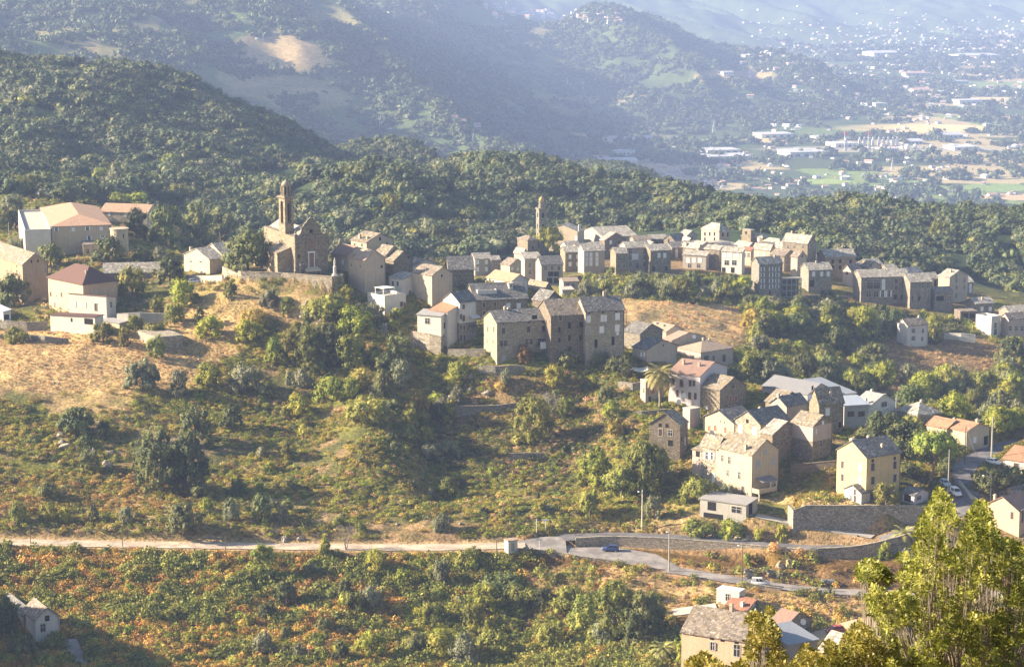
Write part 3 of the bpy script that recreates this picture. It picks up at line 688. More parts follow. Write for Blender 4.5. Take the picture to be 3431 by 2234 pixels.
def block(root, xc, ye, yb, xl, xr, th, roof, rise, wall, rmat, wins=(), chim=(), Y=None, D=None, W=None, ov=.3, lift=0.0, near=True, trim=True, upper=None):
    f = Fr(); base = hit(xc, yb) if Y is None else at(xc, yb, Y + DY.get(root.name, 0))
    d = ray(xc, ye); k = base.y/d[1]
    P = Vector((d[0]*k, base.y, d[2]*k)); f.P = P; f.ze = P.z
    t = R(th); f.dR = Vector((math.cos(t), math.sin(t), 0)); f.dL = Vector((-math.sin(t), math.cos(t), 0))
    f.W = W or max(1.2, solve_len(P, f.dR, xr)); f.D = D or max(1.2, solve_len(P, f.dL, xl))
    f.W = min(f.W, 60); f.D = min(f.D, 60)
    W, D = f.W, f.D
    f.pos = lambda a, b, z: Vector((P.x, P.y, 0)) + f.dR*a + f.dL*b + Vector((0, 0, z))
    g = [float(ground_z(q.x, q.y)[0]) for q in (f.pos(0,0,0), f.pos(W,0,0), f.pos(0,D,0), f.pos(W,D,0))]
    f.zb = min(min(g), base.z) - .5 if not lift else base.z
    f.root = root; org = root.location; ze, zb = f.ze, f.zb
    wm = WALLS[wall] if isinstance(wall, str) else wall; rm = ROOFS[rmat] if isinstance(rmat, str) else rmat
    c = [f.pos(0,0,0), f.pos(W,0,0), f.pos(W,D,0), f.pos(0,D,0)]
    tops = [ze]*4
    BOX.append((xl, xr, ye, yb)); FOOT.append(np.array([[q.x, q.y] for q in c]))
    if roof == 'sl0': tops = [ze, ze+rise, ze+rise, ze]
    if roof == 'sl1': tops = [ze+rise, ze, ze, ze+rise]
    if roof == 'sr0': tops = [ze, ze, ze+rise, ze+rise]
    if roof == 'sr1': tops = [ze+rise, ze+rise, ze, ze]
    mb = MB(); Z = lambda p, z: Vector((p.x, p.y, z))
    zu = zb
    for i in range(4):
        j = (i+1) % 4; a, b = c[i], c[j]
        face = [Z(a, zb), Z(b, zb), Z(b, tops[j])]
        if roof == 'L' and i in (0, 2) or roof == 'R' and i in (1, 3): face.append(Z((a+b)/2, ze+rise))
        face.append(Z(a, tops[i]))
        mb.face(face)
    mb.face([Z(p, tops[i]) for i, p in enumerate(c)])
    mats = [wm]
    f.wall = mb.build('wall', mats, root, org)
    if upper:      # a band of another finish over the top storeys, set proud
        um = WALLS[upper[0]]; frac = upper[1]; zz = ze - (ze-base.z)*frac; mb = MB()
        mb.box(f.pos(-.03,-.03,zz), f.dR*(W+.06), f.dL*(D+.06), Vector((0,0,ze-zz-.02))); mb.build('wall', um, root, org)
    # roof
    mb = MB(); o = ov; rp = lambda a, b, z: f.pos(a, b, z)
    if roof == 'L':
        s = rise/(W/2); lo = ze - s*o
        panel(mb, rp(-o,-o,lo), rp(W/2,-o,ze+rise), rp(W/2,D+o,ze+rise), rp(-o,D+o,lo), nu=5, nv=8)
        panel(mb, rp(W/2+.004,-o,ze+rise-.004), rp(W+o,-o,lo), rp(W+o,D+o,lo), rp(W/2+.004,D+o,ze+rise-.004), nu=5, nv=8)
        f.rz = lambda a, b: ze + rise - s*abs(a - W/2)
    elif roof == 'R':
        s = rise/(D/2); lo = ze - s*o
        panel(mb, rp(-o,-o,lo), rp(W+o,-o,lo), rp(W+o,D/2,ze+rise), rp(-o,D/2,ze+rise), nu=9, nv=5)
        panel(mb, rp(-o,D/2+.004,ze+rise-.004), rp(W+o,D/2+.004,ze+rise-.004), rp(W+o,D+o,lo), rp(-o,D+o,lo), nu=9, nv=5)
        f.rz = lambda a, b: ze + rise - s*abs(b - D/2)
    elif roof == 'H':
        q = min(W, D)/2; A = [rp(-o,-o,ze-.05), rp(W+o,-o,ze-.05), rp(W+o,D+o,ze-.05), rp(-o,D+o,ze-.05)]
        if W >= D: r0, r1 = rp(min(q, W/2-.1), D/2, ze+rise), rp(max(W-q, W/2+.1), D/2, ze+rise)
        else: r0, r1 = rp(W/2, min(q, D/2-.1), ze+rise), rp(W/2, max(D-q, D/2+.1), ze+rise)
        dz = Vector((0,0,.18)); mb.hexa([A[0],A[1],A[2],A[3]], [p+dz for p in A])
        A = [p+dz for p in A]
        fs = [(A[0],A[1],r1,r0),(A[1],A[2],r1),(A[2],A[3],r0,r1),(A[3],A[0],r0)] if W >= D else [(A[0],A[1],r0),(A[1],A[2],r1,r0),(A[2],A[3],r1),(A[3],A[0],r0,r1)]
        for q_ in fs: mb.face(q_)
        hw, hd = W/2, D/2
        f.rz = lambda a, b: ze + rise*min(1, min(a, W-a, b, D-b)/max(.1, min(hw, hd))) + .1
    elif roof[0] == 's':
        e = {'sl0': (-1,1,1,-1), 'sl1': (1,-1,-1,1), 'sr0': (-1,-1,1,1), 'sr1': (1,1,-1,-1)}[roof]
        s = rise*o/(W if roof[1] == 'l' else D)
        z4 = [tops[i] + s*e[i] for i in range(4)]
        panel(mb, rp(-o,-o,z4[0]), rp(W+o,-o,z4[1]), rp(W+o,D+o,z4[2]), rp(-o,D+o,z4[3]), th=.16, nu=6, nv=6)
        f.rz = lambda a, b: (tops[0]*(1-a/W)+tops[1]*a/W)*(1-b/D) + (tops[3]*(1-a/W)+tops[2]*a/W)*b/D
    elif roof == 'F':
        mb.box(rp(-.08,-.08,ze+.003), f.dR*(W+.16), f.dL*(D+.16), Vector((0,0,.16)))
        f.rz = lambda a, b: ze + .16
    elif roof == 'P':     # terrace with parapet
        mb.box(rp(.25,.25,ze+.003), f.dR*(W-.5), f.dL*(D-.5), Vector((0,0,.06)))
        for (a, b, la, lb) in ((0,0,W,.24),(0,D-.24,W,.24),(0,.24,.24,D-.48),(W-.24,.24,.24,D-.48)):
            mb.box(rp(a,b,ze+.004), f.dR*la, f.dL*lb, Vector((0,0,.85)), 1)
        f.rz = lambda a, b: ze
    f.roof = mb.build('roof', [rm, wm], root, org) if roof != 'N' else None
    for cfg in chim:
        a, b, h = cfg[:3]; sz = cfg[3] if len(cfg) > 3 else .75
        mb = MB(); z0 = f.rz(a*W, b*D) - .3; q = f.pos(a*W, b*D, z0)
        mb.cbox(q, sz, sz*.8, h+.3, 0, t); mb.cbox(q+UP*(h+.301), sz*1.25, sz*1.05, .1, 1, t); mb.cbox(q+UP*(h+.402), sz*.7, sz*.5, .22, 0, t)
        mb.build('chimney', [WALLS['tan'] if wall not in ('white','cream') else wm, TRIM], f.roof, org)
    if near and roof in 'LRH' and W > 4:
        mb = MB(); q = f.pos(W-.25, -.09, 0); mb.tube([Vector((q.x, q.y, max(zb, ze-14))), Vector((q.x, q.y, ze-.15))], [.06,.06], 6); mb.build('drainpipe', IRON if wall != 'white' else SHUT['g'], root, org)
    for wd in wins: window(f, near, *wd)
    return f
def window(f, near, st, px, py, w=1.0, h=1.5):
    if not near: w *= 1.2; h *= 1.2
    face, st = st[0], st[1:]
    P = f.P; u, n = (f.dR, -f.dL) if face == 'R' else (f.dL, -f.dR)
    d = Vector(ray(px, py)); k = (Vector((P.x, P.y, 0)).dot(n))/d.dot(n); q = d*k
    s = (q - Vector((P.x, P.y, q.z))).dot(u); L = f.W if face == 'R' else f.D
    s = max(w/2+.1, min(L - w/2 - .1, s)) if L > w + .3 else L/2
    c = Vector((P.x, P.y, q.z)) + u*s; b = c - u*w/2 - UP*h/2
    if b.z < f.zb: b.z = f.zb + .05
    org = f.root.location; mb = MB(); door = st[0] in 'dD'
    def leaf(mb, o_, ww, m):
        mb.box(o_, u*ww, n*.05, UP*h, m)
    if st[0] == 'k':
        mb.box(b - n*.02, u*w, n*.035, UP*h, 0); mb.build('opening', VOID, f.root, org); return
    tw = .13
    mats = [TRIM, GLASS, SHUT.get(st[-1] if st[0] not in 'odD' or st[0] == 'O' else 's', SHUT['s']), WHITEP, WOOD]
    for (oo, a_, c_) in ((b - u*tw - UP*.1, w+2*tw, .1), (b - u*tw + UP*h, w+2*tw, tw)): mb.box(oo, u*a_, n*.09, UP*c_, 0)
    for oo in (b - u*tw, b + u*w): mb.box(oo, u*tw, n*.07, UP*h, 0)
    if st[0] in 'oO':
        mb.box(b, u*w, n*.02, UP*h, 1)
        mb.box(b + u*(w/2-.03), u*.06, n*.045, UP*h, 3); mb.box(b + UP*(h*.6), u*(w/2-.03), n*.04, UP*.05, 3); mb.box(b + UP*(h*.6) + u*(w/2+.03), u*(w/2-.03), n*.04, UP*.05, 3)
        o = mb.build('window', mats, f.root, org)
        if st[0] == 'O':
            for oo in (b - u*(w*.5+.02), b + u*(w+.02)):
                m2 = MB(); leaf(m2, oo + n*.095, w*.5, 0); m2.build('shutter', SHUT[st[1]], o, org)
    elif door:
        mb.box(b, u*w, n*.04, UP*h, 4 if st == 'd' else 3); mb.build('door', mats, f.root, org)
    else:
        if near:
            o = mb.build('window', mats, f.root, org)
            for i in (0, 1):
                m2 = MB(); oo = b + u*(i*(w/2+.02)); m2.box(oo, u*(w/2-.02), n*.05, UP*h)
                for q_ in range(1, 6): m2.box(oo + UP*(h*q_/6-.03) + n*.05, u*(w/2-.02), n*.012, UP*.05)
                m2.build('shutter', SHUT[st[0]], o, org)
        else:
            mb.box(b, u*w, n*.05, UP*h, 2); mb.build('window', mats, f.root, org)
def G(st, xs, ys, w=1.0, h=1.5): return [(st, x, y, w, h) for y in ys for x in xs]
def House(name, label, cat, loc, group=None):
    """loc: photo pixel of the foot of the near corner"""
    p = hit(loc[0], loc[1])
    o = empty(name, p); tag(o, label, cat, group)
    if len(loc) == 3: DY[o.name] = p.y - loc[2] if abs(p.y - loc[2]) < 90 else 0
    return o
def simple(name, label, *a, cat='house', group='old village houses', **k):
    r = House(name, label, cat, (a[0], a[2]) if k.get('Y') is None else (a[0], a[2], k['Y']), group); k.pop('Y', None); f = block(r, *a, **k); return f
OV, FV = 'houses of the near village', 'houses of the village across the dip'
# --- left group
f = simple('stone_house', 'tall old ochre rendered house at the left edge with mossy ridged roof', 75,888,1020,-70,161,32,'L',3.4,'ochre','lich',[('Rk',105,876,.5,.9),('Rk',127,874,.5,.9),('Ro',150,905,.8,1.6),('Lo',24,914,.9,2.0),('Lo',56,914,.9,2.0),('Lk',56,892,.7,.7)],[(.2,.7,.9)], group=OV)
r = House('villa', 'large cream villa with hipped clay tile roof and round tower', 'villa', (172,858,775), OV)
f = block(r, 172,760,858,136,372,15,'H',3.0,'cream','terra',[('Rw',245,769,1.1,1.3),('Rw',339,766,1.1,1.3),('ROw',189,769,.8,1.3),('ROw',293,766,.9,1.3),('ROw',299,797,.9,1.4),('ROw',344,797,.9,1.4)],Y=775, lift=0)
f2 = block(r, 83,778,858,52,170,14,'P',0,'white','flat',[('Lo',66,812,.9,1.8),('Rk',134,833,1.2,1.6)],Y=770)
f3 = block(r, 278,822,866,238,330,12,'sr0',1.0,'cream','brown',[('Ro',294,842,.9,1.5),('Ro',317,842,.9,1.5)],Y=768)
q = at(402, 862, 779); mb = MB(); zt = at(402, 764, 779).z - q.z
mb.lathe(q, [(3.1,-2),(3.0,0),(3.0,zt-.4),(3.25,zt-.39),(3.25,zt)], 20); t_ = mb.build('tower', WALLS['cream'], r, r.location)
for px_ in (388, 411):
    mb = MB(); e = at(px_, 791, 776.6); mb.cbox(e-UP*.7, .9, .2, 1.4, 0, .1); mb.build('window', [GLASS], t_, r.location)
f = simple('long_house', 'long cream house under pink tile roof behind the villa', 492,714,775,335,532,77,'L',2.6,'cream','terra',[('Lw',366,719,.9,1.2),('Lw',420,721,.9,1.2),('Ro',500,722,.8,1.6)],[(.5,.1,.7)],Y=818, group=OV)
f = simple('bungalow', 'small white bungalow with three white doors far left among the groves', 140,655,664,118,197,28,'L',2.0,'cream','pale',G('RD',[153,166,180],[658],.9,1.7),Y=945, group=OV)
f = simple('long_barn', 'long low barn with pale slate roof behind the pyramid-roofed house', 345,915,948,304,532,5,'R',2.6,'gstone','pale',Y=748, D=9, group=OV)
r = House('white_house', 'white house with pale slate roofs and front gable beside the big oak', 'house', (702,918,722), OV)
f = block(r, 702,870,925,616,748,38,'R',2.7,'cream','pale',[('Lw',630,905,.9,1.7),('Lw',682,907,.9,1.7),('Lk',640,876,1.5,.4),('Lk',672,877,1.5,.4)],[(.05,.75,1.2)],Y=722)
f = block(r, 744,852,900,680,790,38,'R',2.9,'cream','pale',Y=737)
r = House('pyramid_roofed_house', 'house with red-brown pyramid roof and peach upper storey on the left terrace', 'house', (278,1060), OV)
f = block(r, 278,954,1060,161,394,42,'H',4.6,'peach','maroon',[('Ls',170,985,1.0,1.5),('Ls',206,987,1.0,1.5),('Lo',190,988,.5,1.4),('Lr',184,1022,.8,1.6),('Ro',322,977,1.0,1.2),('Ro',378,974,1.0,1.2)],[(.3,.2,.6,.5)], ov=.5, upper=('peach',.5))
f = simple('low_house', 'low white house with flat red tile roof before the pyramid-roofed house', 356,1003,1080,229,387,64,'sl1',.9,'white','red',[('Lw',251,1019,.8,1.5),('Lw',285,1022,.8,1.5),('Ls',321,1029,.9,2.3),('Ro',372,1021,.9,1.7)], group=OV)
f = simple('lean_to', 'whitewashed lean-to with sagging maroon roof on the left terrace', 318,1068,1122,168,346,64,'sr1',.5,'white','maroon',[('Lk',297,1077,3.2,1.8),('Lk',240,1072,.7,1.2)], group=OV)
f = simple('garage', 'cream garage with flat grey roof beside the whitewashed lean-to', 400,1084,1106,328,430,48,'sl0',.35,'cream','grey', group=OV)
f = simple('shed', 'small white shed with grey sheet roof at the left edge', 10,1046,1082,-30,36,30,'sl0',.5,'white','metal',[('Rk',22,1062,1.6,1.6)], group=OV)
f = simple('ruined_hut', 'roofless rubble hut half hidden by a green bush', 520,1130,1180,462,612,30,'N',0,'lstone','flat',[('Lk',480,1145,.8,1.2)], group=OV)
# --- right of the church
f = simple('brown_roofed_house', 'cream house with dark brown roof and white shutters right of the church', 1164,858,912,1110,1196,40,'sl0',2.4,'cream','rust',[('Lw',1123,876,1.0,1.6),('Lw',1149,878,1.0,1.6)],Y=716, group=OV)
f = simple('tall_cream_house', 'tall cream house with tan gable roof rising right of the church', 1228,812,915,1176,1319,42,'L',2.3,'cream','lich',[('Ls',1188,820,.8,1.0),('Ls',1213,821,.8,1.0),('Lw',1190,836,1.0,1.3),('Lw',1214,837,1.0,1.3),('Rk',1273,800,.8,1.1),('Rk',1297,815,.5,.6)],[(.1,.6,1.3),(.15,.2,.7)],Y=727, group=OV)
f = simple('box_house', 'windowless rose-tan box house with tan tile roof beside the church terrace', 1222,872,985,1166,1291,40,'L',2.6,'tan','tan',[('Lk',1177,888,.35,.7),('Lk',1207,892,.35,.7),('Rk',1279,893,.8,.9)],[(.05,.8,.9)],Y=697, group=OV)
f = simple('slate_house', 'low house with mottled slate roof behind the rose-tan box house', 1292,856,940,1255,1345,42,'L',2.6,'tan','lich',[],[(.9,.5,.7)],Y=716, group=OV)
f = simple('stone_house', 'stone house with sunlit tan slate roof above the white terrace house', 1319,874,955,1290,1382,42,'L',2.6,'stone','lich',[('Rk',1370,862,.5,.5)],Y=708, group=OV)
f = simple('white_house', 'white house with red tile strip and chimney behind the terrace house', 1382,894,935,1344,1470,40,'L',1.9,'white','brown',[('Lo',1363,907,1.4,.7)],[(.2,.3,1.0),(.75,.2,.8)],Y=703, group=OV)
f = simple('tall_tan_house', 'tall tan house with grey gable roof below the church houses', 1447,924,1032,1382,1518,40,'L',2.3,'tan','brown',[('Lo',1404,929,.5,.5),('Lb',1407,986,.6,1.2),('Rk',1480,924,.6,.8)],[(.2,.5,.6)],Y=685, group=OV)
r = House('terrace_house', 'white house stepped over a parapet terrace on the hill edge', 'house', (1288,1062,676), OV)
f = block(r, 1348,937,1040,1303,1390,40,'sl0',1.2,'white','pale',[('Ls',1317,949,.8,1.2),('Ls',1333,950,.8,1.2),('Ro',1374,980,.7,1.4)],Y=689)
f = block(r, 1288,1000,1066,1231,1360,40,'P',0,'white','flat',[('Rs',1345,1019,1.1,1.5),('Rd',1373,1023,.9,2.2),('Lw',1275,1025,.8,1.3)],Y=676)
mb = MB(); e = f.pos(1.2,2.2,f.ze+2.5); mb.box(e, f.dR*4.5, f.dL*4.5, Vector((0,0,.12)))
for a, b in ((1.4,2.4),(5.5,2.4),(1.4,6.4)): mb.box(f.pos(a,b,f.ze), f.dR*.14, f.dL*.14, Vector((0,0,2.5)))
mb.build('canopy', WHITEP, r, r.location)
r = House('white_house', 'white gabled house with orange tile wing and striped awning', 'house', (1540,1152,672), OV)
f = block(r, 1540,1014,1158,1484,1596,38,'R',2.6,'white','slate',[('Lo',1507,1003,.6,.7),('Rs',1553,1027,.8,1.4),('Rs',1530,1063,.8,1.5),('Rs',1531,1098,.8,1.4),('Rs',1555,1098,.8,1.4),('Rs',1531,1134,.9,2.0),('Rs',1556,1133,.9,2.0),('Rs',1553,1066,.9,1.7)],Y=672)
f.zmid = f.ze - 6.2; mb = MB(); mb.box(f.pos(-.04,-.04,f.zb), f.dR*(f.W+.08), f.dL*(f.D*.5), Vector((0,0,f.zmid-f.zb))); mb.build('wall', WALLS['gstone'], r, r.location)
f2 = block(r, 1499,1046,1140,1440,1541,52,'sl0',1.5,'white','orange',Y=669.5)
f3 = block(r, 1478,1060,1118,1398,1500,64,'sl0',.9,'white','grey',[('Lo',1432,1075,1.4,1.6),('Rk',1490,1090,1.2,1.8)],Y=668)
mb = MB(); mb.hexa([f.pos(3.4,-1.7,f.ze-4.9), f.pos(6.6,-1.7,f.ze-4.9), f.pos(6.6,-.02,f.ze-4.3), f.pos(3.4,-.02,f.ze-4.3)], [f.pos(3.4,-1.7,f.ze-4.8), f.pos(6.6,-1.7,f.ze-4.8), f.pos(6.6,-.02,f.ze-4.2), f.pos(3.4,-.02,f.ze-4.2)]); mb.build('awning', plain('cream_canvas', (.6,.56,.5)), r, r.location)
mb = MB()
mb.box(f.pos(3.0,-1.5,f.ze-7.3), f.dR*4.2, f.dL*1.46, UP*.15)
for a in np.linspace(3.05, 7.1, 12): mb.box(f.pos(a,-1.47,f.ze-7.15), f.dR*.04, f.dL*.04, UP*.9)
mb.box(f.pos(3.0,-1.48,f.ze-6.25), f.dR*4.2, f.dL*.06, UP*.06); mb.build('balcony', IRON, r, r.location)
# --- centre
f = simple('pink_roofed_house', 'white gabled house with pale pink tile roof behind the big slate roof', 1712,944,985,1632,1770,38,'L',2.0,'white','terra',Y=735, group=OV)
f = simple('dark_slate_house', 'house with long dark slate roof behind the striped-awning house', 1505,905,975,1490,1588,8,'R',3.5,'stone','slate',Y=718, D=10, group=OV)
r = House('big_slate_house', 'large stone house with sweeping dark slate roof and roof terrace', 'house', (1592,1076,688), OV)
f = block(r, 1592,1007,1090,1556,1768,14,'R',4.0,'stone','slate',[('Rw',1703,1026,1.2,1.9),('Rw',1738,1026,1.2,1.9),('Rs',1622,1022,.8,1.4),('Rs',1658,1019,.8,1.2),('Rs',1622,1053,.9,1.9)],[(.33,.55,1.0,.5)],Y=688, D=14)
f2 = block(r, 1600,982,1010,1570,1665,14,'P',0,'white','flat',Y=690.5, D=5)
f3 = block(r, 1706,952,972,1700,1716,14,'sl0',.2,'white','pale',[('Ro',1683,957,.6,.9)],Y=694.5, D=2)
f = simple('stone_house', 'stone house with tan slate roof between the big slate roof and the far village', 1822,972,1010,1764,1850,38,'L',2.2,'stone','lich',[('Rk',1818,967,.6,.7)],Y=722, group=OV)
f = simple('stone_house', 'dark stone house with small white gable window above the tall village block', 1828,1010,1060,1784,1884,38,'L',2.8,'dstone','slate',[('Ro',1851,1001,.7,.9)],Y=704, group=OV)
f = simple('plain_rendered_house', 'rendered house with laundry balcony and dark slate roof in the village centre', 1665,1082,1225,1621,1842,20,'R',2.6,'render','slate',[('Rs',1687,1108,1.1,1.8),('Rs',1771,1103,1.1,1.9),('Rs',1820,1102,1.0,1.9),('ROs',1687,1150,1.0,1.6),('ROs',1772,1144,1.0,1.6),('Rk',1687,1084,.5,.5),('Rk',1771,1080,.5,.5),('Rk',1820,1079,.5,.5),('Ls',1634,1103,.8,1.6),('Ls',1654,1103,.8,1.6),('Lo',1632,1142,.7,1.4),('Lo',1652,1144,.7,1.4),('Rk',1791,1062,1.6,1.2),('Ro',1815,1146,2.6,2.2),('Rs',1816,1184,.9,1.2),('Rb',1689,1200,.7,1.1)],[(.28,.5,.9),(.36,.55,.7)], group=OV)
RH = f
f = simple('stone_tower_house', 'tall narrow dark stone house between the rendered house and the big stone block', 1846,1058,1225,1800,1962,17,'R',3.6,'dstone','brown',[('Rs',1878,1066,.9,1.5),('Rk',1874,1105,.7,1.6),('Rk',1908,1090,.9,1.9),('Rk',1947,1088,.9,1.6),('Rk',1908,1132,.8,1.7),('Rk',1945,1130,.7,1.7),('Rk',1874,1140,.8,1.2),('Rk',1910,1165,.8,.8)],Y=662, group=OV)
f = simple('stone_house', 'tall stone block with white shutters and sunlit gable edge in the village centre', 1962,1044,1225,1926,2092,17,'R',3.3,'render','slate',[('Rw',1972,1069,1.2,2.0),('Rw',2018,1066,.9,2.0),('Rw',2028,1066,.8,1.9),('Rw',2069,1060,1.3,2.0),('Rg',1968,1107,1.3,1.9),('Rw',2016,1104,1.3,1.9),('Rw',2068,1099,1.3,2.0),('Rw',2069,1117,.7,.9),('Rk',1997,1151,.9,2.4),('Rk',2054,1142,.9,2.4),('Rk',1974,1048,.6,.5),('Rk',2020,1046,.6,.5),('Rk',2064,1044,.6,.5)],[(.62,.5,1.3),(.4,.6,.5)],Y=656, group=OV)
# --- behind the tall block, right
f = simple('tan_roofed_house', 'cream house with tan tile roof, hindmost of the stepped roofs', 2232,1112,1160,2166,2290,40,'L',1.8,'cream','tan',[],[(.3,.4,.5),(.35,.8,.5)],Y=672, group=OV)
f = simple('stone_house', 'house with blue-grey slate roof and stone front beside the tall stone block', 2145,1118,1182,2090,2220,42,'L',2.4,'gstone','slate',Y=650, group=OV)
f = simple('tan_roofed_house', 'cream house with tan roof and satellite dish, middle of the stepped roofs', 2250,1142,1190,2219,2364,40,'L',1.9,'cream','tan',[],Y=655, group=OV)
f = simple('blue_roofed_house', 'small pale house with dark blue roof behind the big palm', 2168,1172,1218,2120,2270,40,'L',2.2,'grey','slate',[('Lw',2149,1187,.6,1.2),('Lw',2159,1188,.6,1.2),('Rk',2222,1157,.5,.5)],Y=638, group=OV)
f = simple('hip_roofed_house', 'cream bungalow with tan hipped roof, chimney and three dark doors', 2348,1181,1226,2270,2458,38,'H',2.4,'pink','tan',[('Rs',2366,1200,2.0,1.8),('Rs',2391,1203,.8,2.4),('Rs',2426,1199,1.4,2.4),('Ls',2322,1197,1.2,1.4)],[(.5,.6,1.0),(.9,.9,1.2)],Y=643, group=OV)
f = simple('row_house', 'long white house with brown tile roof and many dark windows by the palm', 2346,1260,1372,2240,2438,58,'L',2.6,'lilac','rust',[('Ls',2255,1278,1.1,1.9),('Ls',2284,1284,1.1,2.0),('Ls',2313,1283,.9,1.8),('Ls',2325,1284,.8,1.6),('Ls',2270,1318,.8,1.9),('Ls',2311,1326,.9,2.0),('Ls',2330,1327,.8,1.8),('Ls',2289,1362,.9,1.6),('Lo',2287,1316,.7,1.0)],[(.3,.8,1.3),(.3,.3,.9)],Y=623, group=OV)
f = simple('stone_house', 'square stone house with patchy lichen roof below the white row house', 2412,1308,1398,2347,2502,42,'L',2.9,'stone','lich',[('Rr',2447,1335,1.0,1.7),('Rr',2466,1334,1.0,1.7),('Rr',2445,1370,.9,1.7),('Rr',2465,1368,.9,1.7),('Lk',2378,1317,.5,.5),('Lw',2369,1369,.7,1.5),('Rk',2457,1296,.7,.5)],Y=612, group=OV)
f = simple('small_grey_house', 'small grey house with brown shutter behind the palm trunk', 2163,1278,1352,2146,2224,22,'F',0,'grey','flat',[('Rr',2187,1309,1.0,1.5),('Lo',2157,1308,.9,1.3),('Rk',2177,1340,.7,2.0)],Y=628, group=OV)
f = simple('box_annex', 'windowless tan box building with flat roof below the white row house', 2312,1372,1440,2288,2346,38,'F',0,'pink','flat',Y=609, group=OV)
f = simple('stone_cottage', 'dark stone gabled cottage standing alone on the shaded slope', 2279,1426,1545,2177,2304,66,'R',3.0,'dstone','lich',[('Lk',2212,1424,.9,1.0),('Lk',2235,1426,.9,1.0),('Ls',2213,1448,1.1,1.9),('Lo',2246,1450,1.2,1.6),('Lk',2246,1484,1.4,1.6),('Rk',2284,1470,.8,1.2),('Rw',2295,1478,.6,2.0)],Y=590, group=OV)
# --- lower right cluster
f = simple('hangar', 'long grey hangar with pale corrugated roof behind the lower houses', 2706,1322,1362,2555,2790,42,'L',2.4,'conc','shade_grey',[('Rk',2722,1310,.8,3.0)],Y=633, group=OV)  # roof sheet darkened: shade of the slope facing away put into its colour
f = simple('hangar', 'low warehouse with bluish white sheet roof right of the grey hangar', 2790,1326,1368,2700,2868,30,'sr0',1.6,'conc','bsheet',Y=622, D=16, group=OV)
f = simple('tumbledown_house', 'squat house with jumbled tan slate roof before the hangar', 2612,1352,1420,2565,2690,40,'L',2.6,'stone','lich',[('Rk',2658,1337,.6,.9)],[(.2,.2,.8)],Y=609, group=OV)
f = simple('stone_house', 'upper stone house with pale rendered side over the slate-roofed gable houses', 2636,1362,1428,2580,2706,38,'R',2.2,'grey','slate',[],[(.0,.5,.7)],Y=599, group=OV)
f = simple('ruined_house', 'tall ruinous stone house with broken slate roof and one white shutter', 2745,1353,1455,2712,2827,22,'R',3.6,'stone','lich',[('Rw',2773,1379,1.2,2.0),('Rk',2814,1423,.7,1.4)],[(.55,.25,.7)],Y=597, group=OV)
f = simple('block_house', 'grey block building with white sheet roof and two wide shuttered windows', 2829,1360,1436,2815,2912,16,'sr0',.9,'conc','metal',[('Rs',2851,1386,2.0,1.5),('Rs',2886,1386,2.0,1.5)],Y=598, D=8, group=OV)
f = simple('white_house', 'white gabled house with grey roof and chimneys at the wood edge', 2912,1362,1410,2858,3006,40,'L',2.6,'white','grey',[('RkOs',2962,1354,1.0,1.3) if 0 else ('ROs',2962,1354,1.0,1.3),('Rs',2950,1388,.9,1.6)],[(.05,.3,1.5,.6),(.6,.9,.8),(.85,.5,.8)],Y=611, group=OV)
f = simple('slate_mound_house', 'low house with broad rounded grey slate roofs beside the white gabled house', 3075,1392,1428,3003,3155,30,'H',2.6,'gstone','pale',[],[(.6,.5,.7)],Y=607, group=OV)
f = simple('orange_roofed_house', 'cream house with orange tile roof, left of two by the road bend', 3172,1436,1476,3105,3230,40,'L',1.8,'cream','orange',[],[(.9,.4,1.1)],Y=598, group=OV)
f = simple('orange_roofed_house', 'cream house with orange tile roof and corner porch, right of two by the road bend', 3239,1446,1506,3170,3317,38,'L',1.6,'cream','orange',[('Rw',3266,1473,1.2,1.6),('Rk',3303,1475,1.6,2.4)],[(.8,.4,1.2)],Y=593, group=OV)
f = simple('red_shuttered_house', 'white gabled house with red shutters above the long lichen-roofed house', 2460,1418,1478,2356,2532,40,'R',2.7,'cream','slate',[('Lr',2376,1434,.8,1.4),('Lr',2396,1434,.9,1.5),('Lr',2430,1440,.7,1.6),('Lk',2414,1412,.3,.5),('Lk',2427,1416,.3,.5)],Y=584, ov=.45, group=OV)
f = simple('gabled_house', 'sunlit gabled stone house with white shutters and dark slate roof', 2548,1422,1500,2463,2645,40,'R',2.9,'lstone','slate',[('Lk',2504,1411,1.0,1.0),('Lw',2481,1436,1.3,2.2),('Lw',2530,1444,1.4,2.2),('Lw',2480,1470,1.2,1.4),('Ls',2528,1476,1.0,2.0)],[(.5,.6,.6)],Y=581, group=OV)
f = simple('stone_house', 'stone house with sunlit pale slate roof slope and small white windows', 2588,1456,1560,2548,2684,42,'L',2.7,'stone','pale',[('Ro',2634,1444,.7,.9),('Ro',2607,1482,.7,1.6),('RD',2662,1482,.7,2.2)],Y=575, group=OV)
f = simple('pink_house', 'house with pink plaster upper storey over bare stone and lichen roof', 2724,1428,1550,2653,2789,40,'L',2.4,'stone','lich',[('ROw',2706,1450,.8,1.5),('Rw',2757,1416,.7,1.0),('Ro',2750,1485,1.0,1.6),('Ro',2750,1518,.8,1.2)],Y=580, upper=('pink',.42), group=OV)
r = House('long_house', 'long cream house with lichen roof, stone end and front balcony', 'house', (2520,1668), OV)
f = block(r, 2520,1525,1672,2400,2611,40,'L',3.3,'cream','lich',[('Lo',2420,1534,.7,1.6),('Lo',2444,1541,.8,1.8),('Lo',2438,1584,.7,1.5),('Lo',2477,1592,.8,1.8),('Ls',2489,1642,1.0,2.2),('Rb',2541,1553,1.2,1.9),('Rb',2590,1545,1.2,1.9),('Rb',2565,1513,.9,1.3),('Rk',2597,1637,.9,2.6)],[(.1,.25,1.2)])
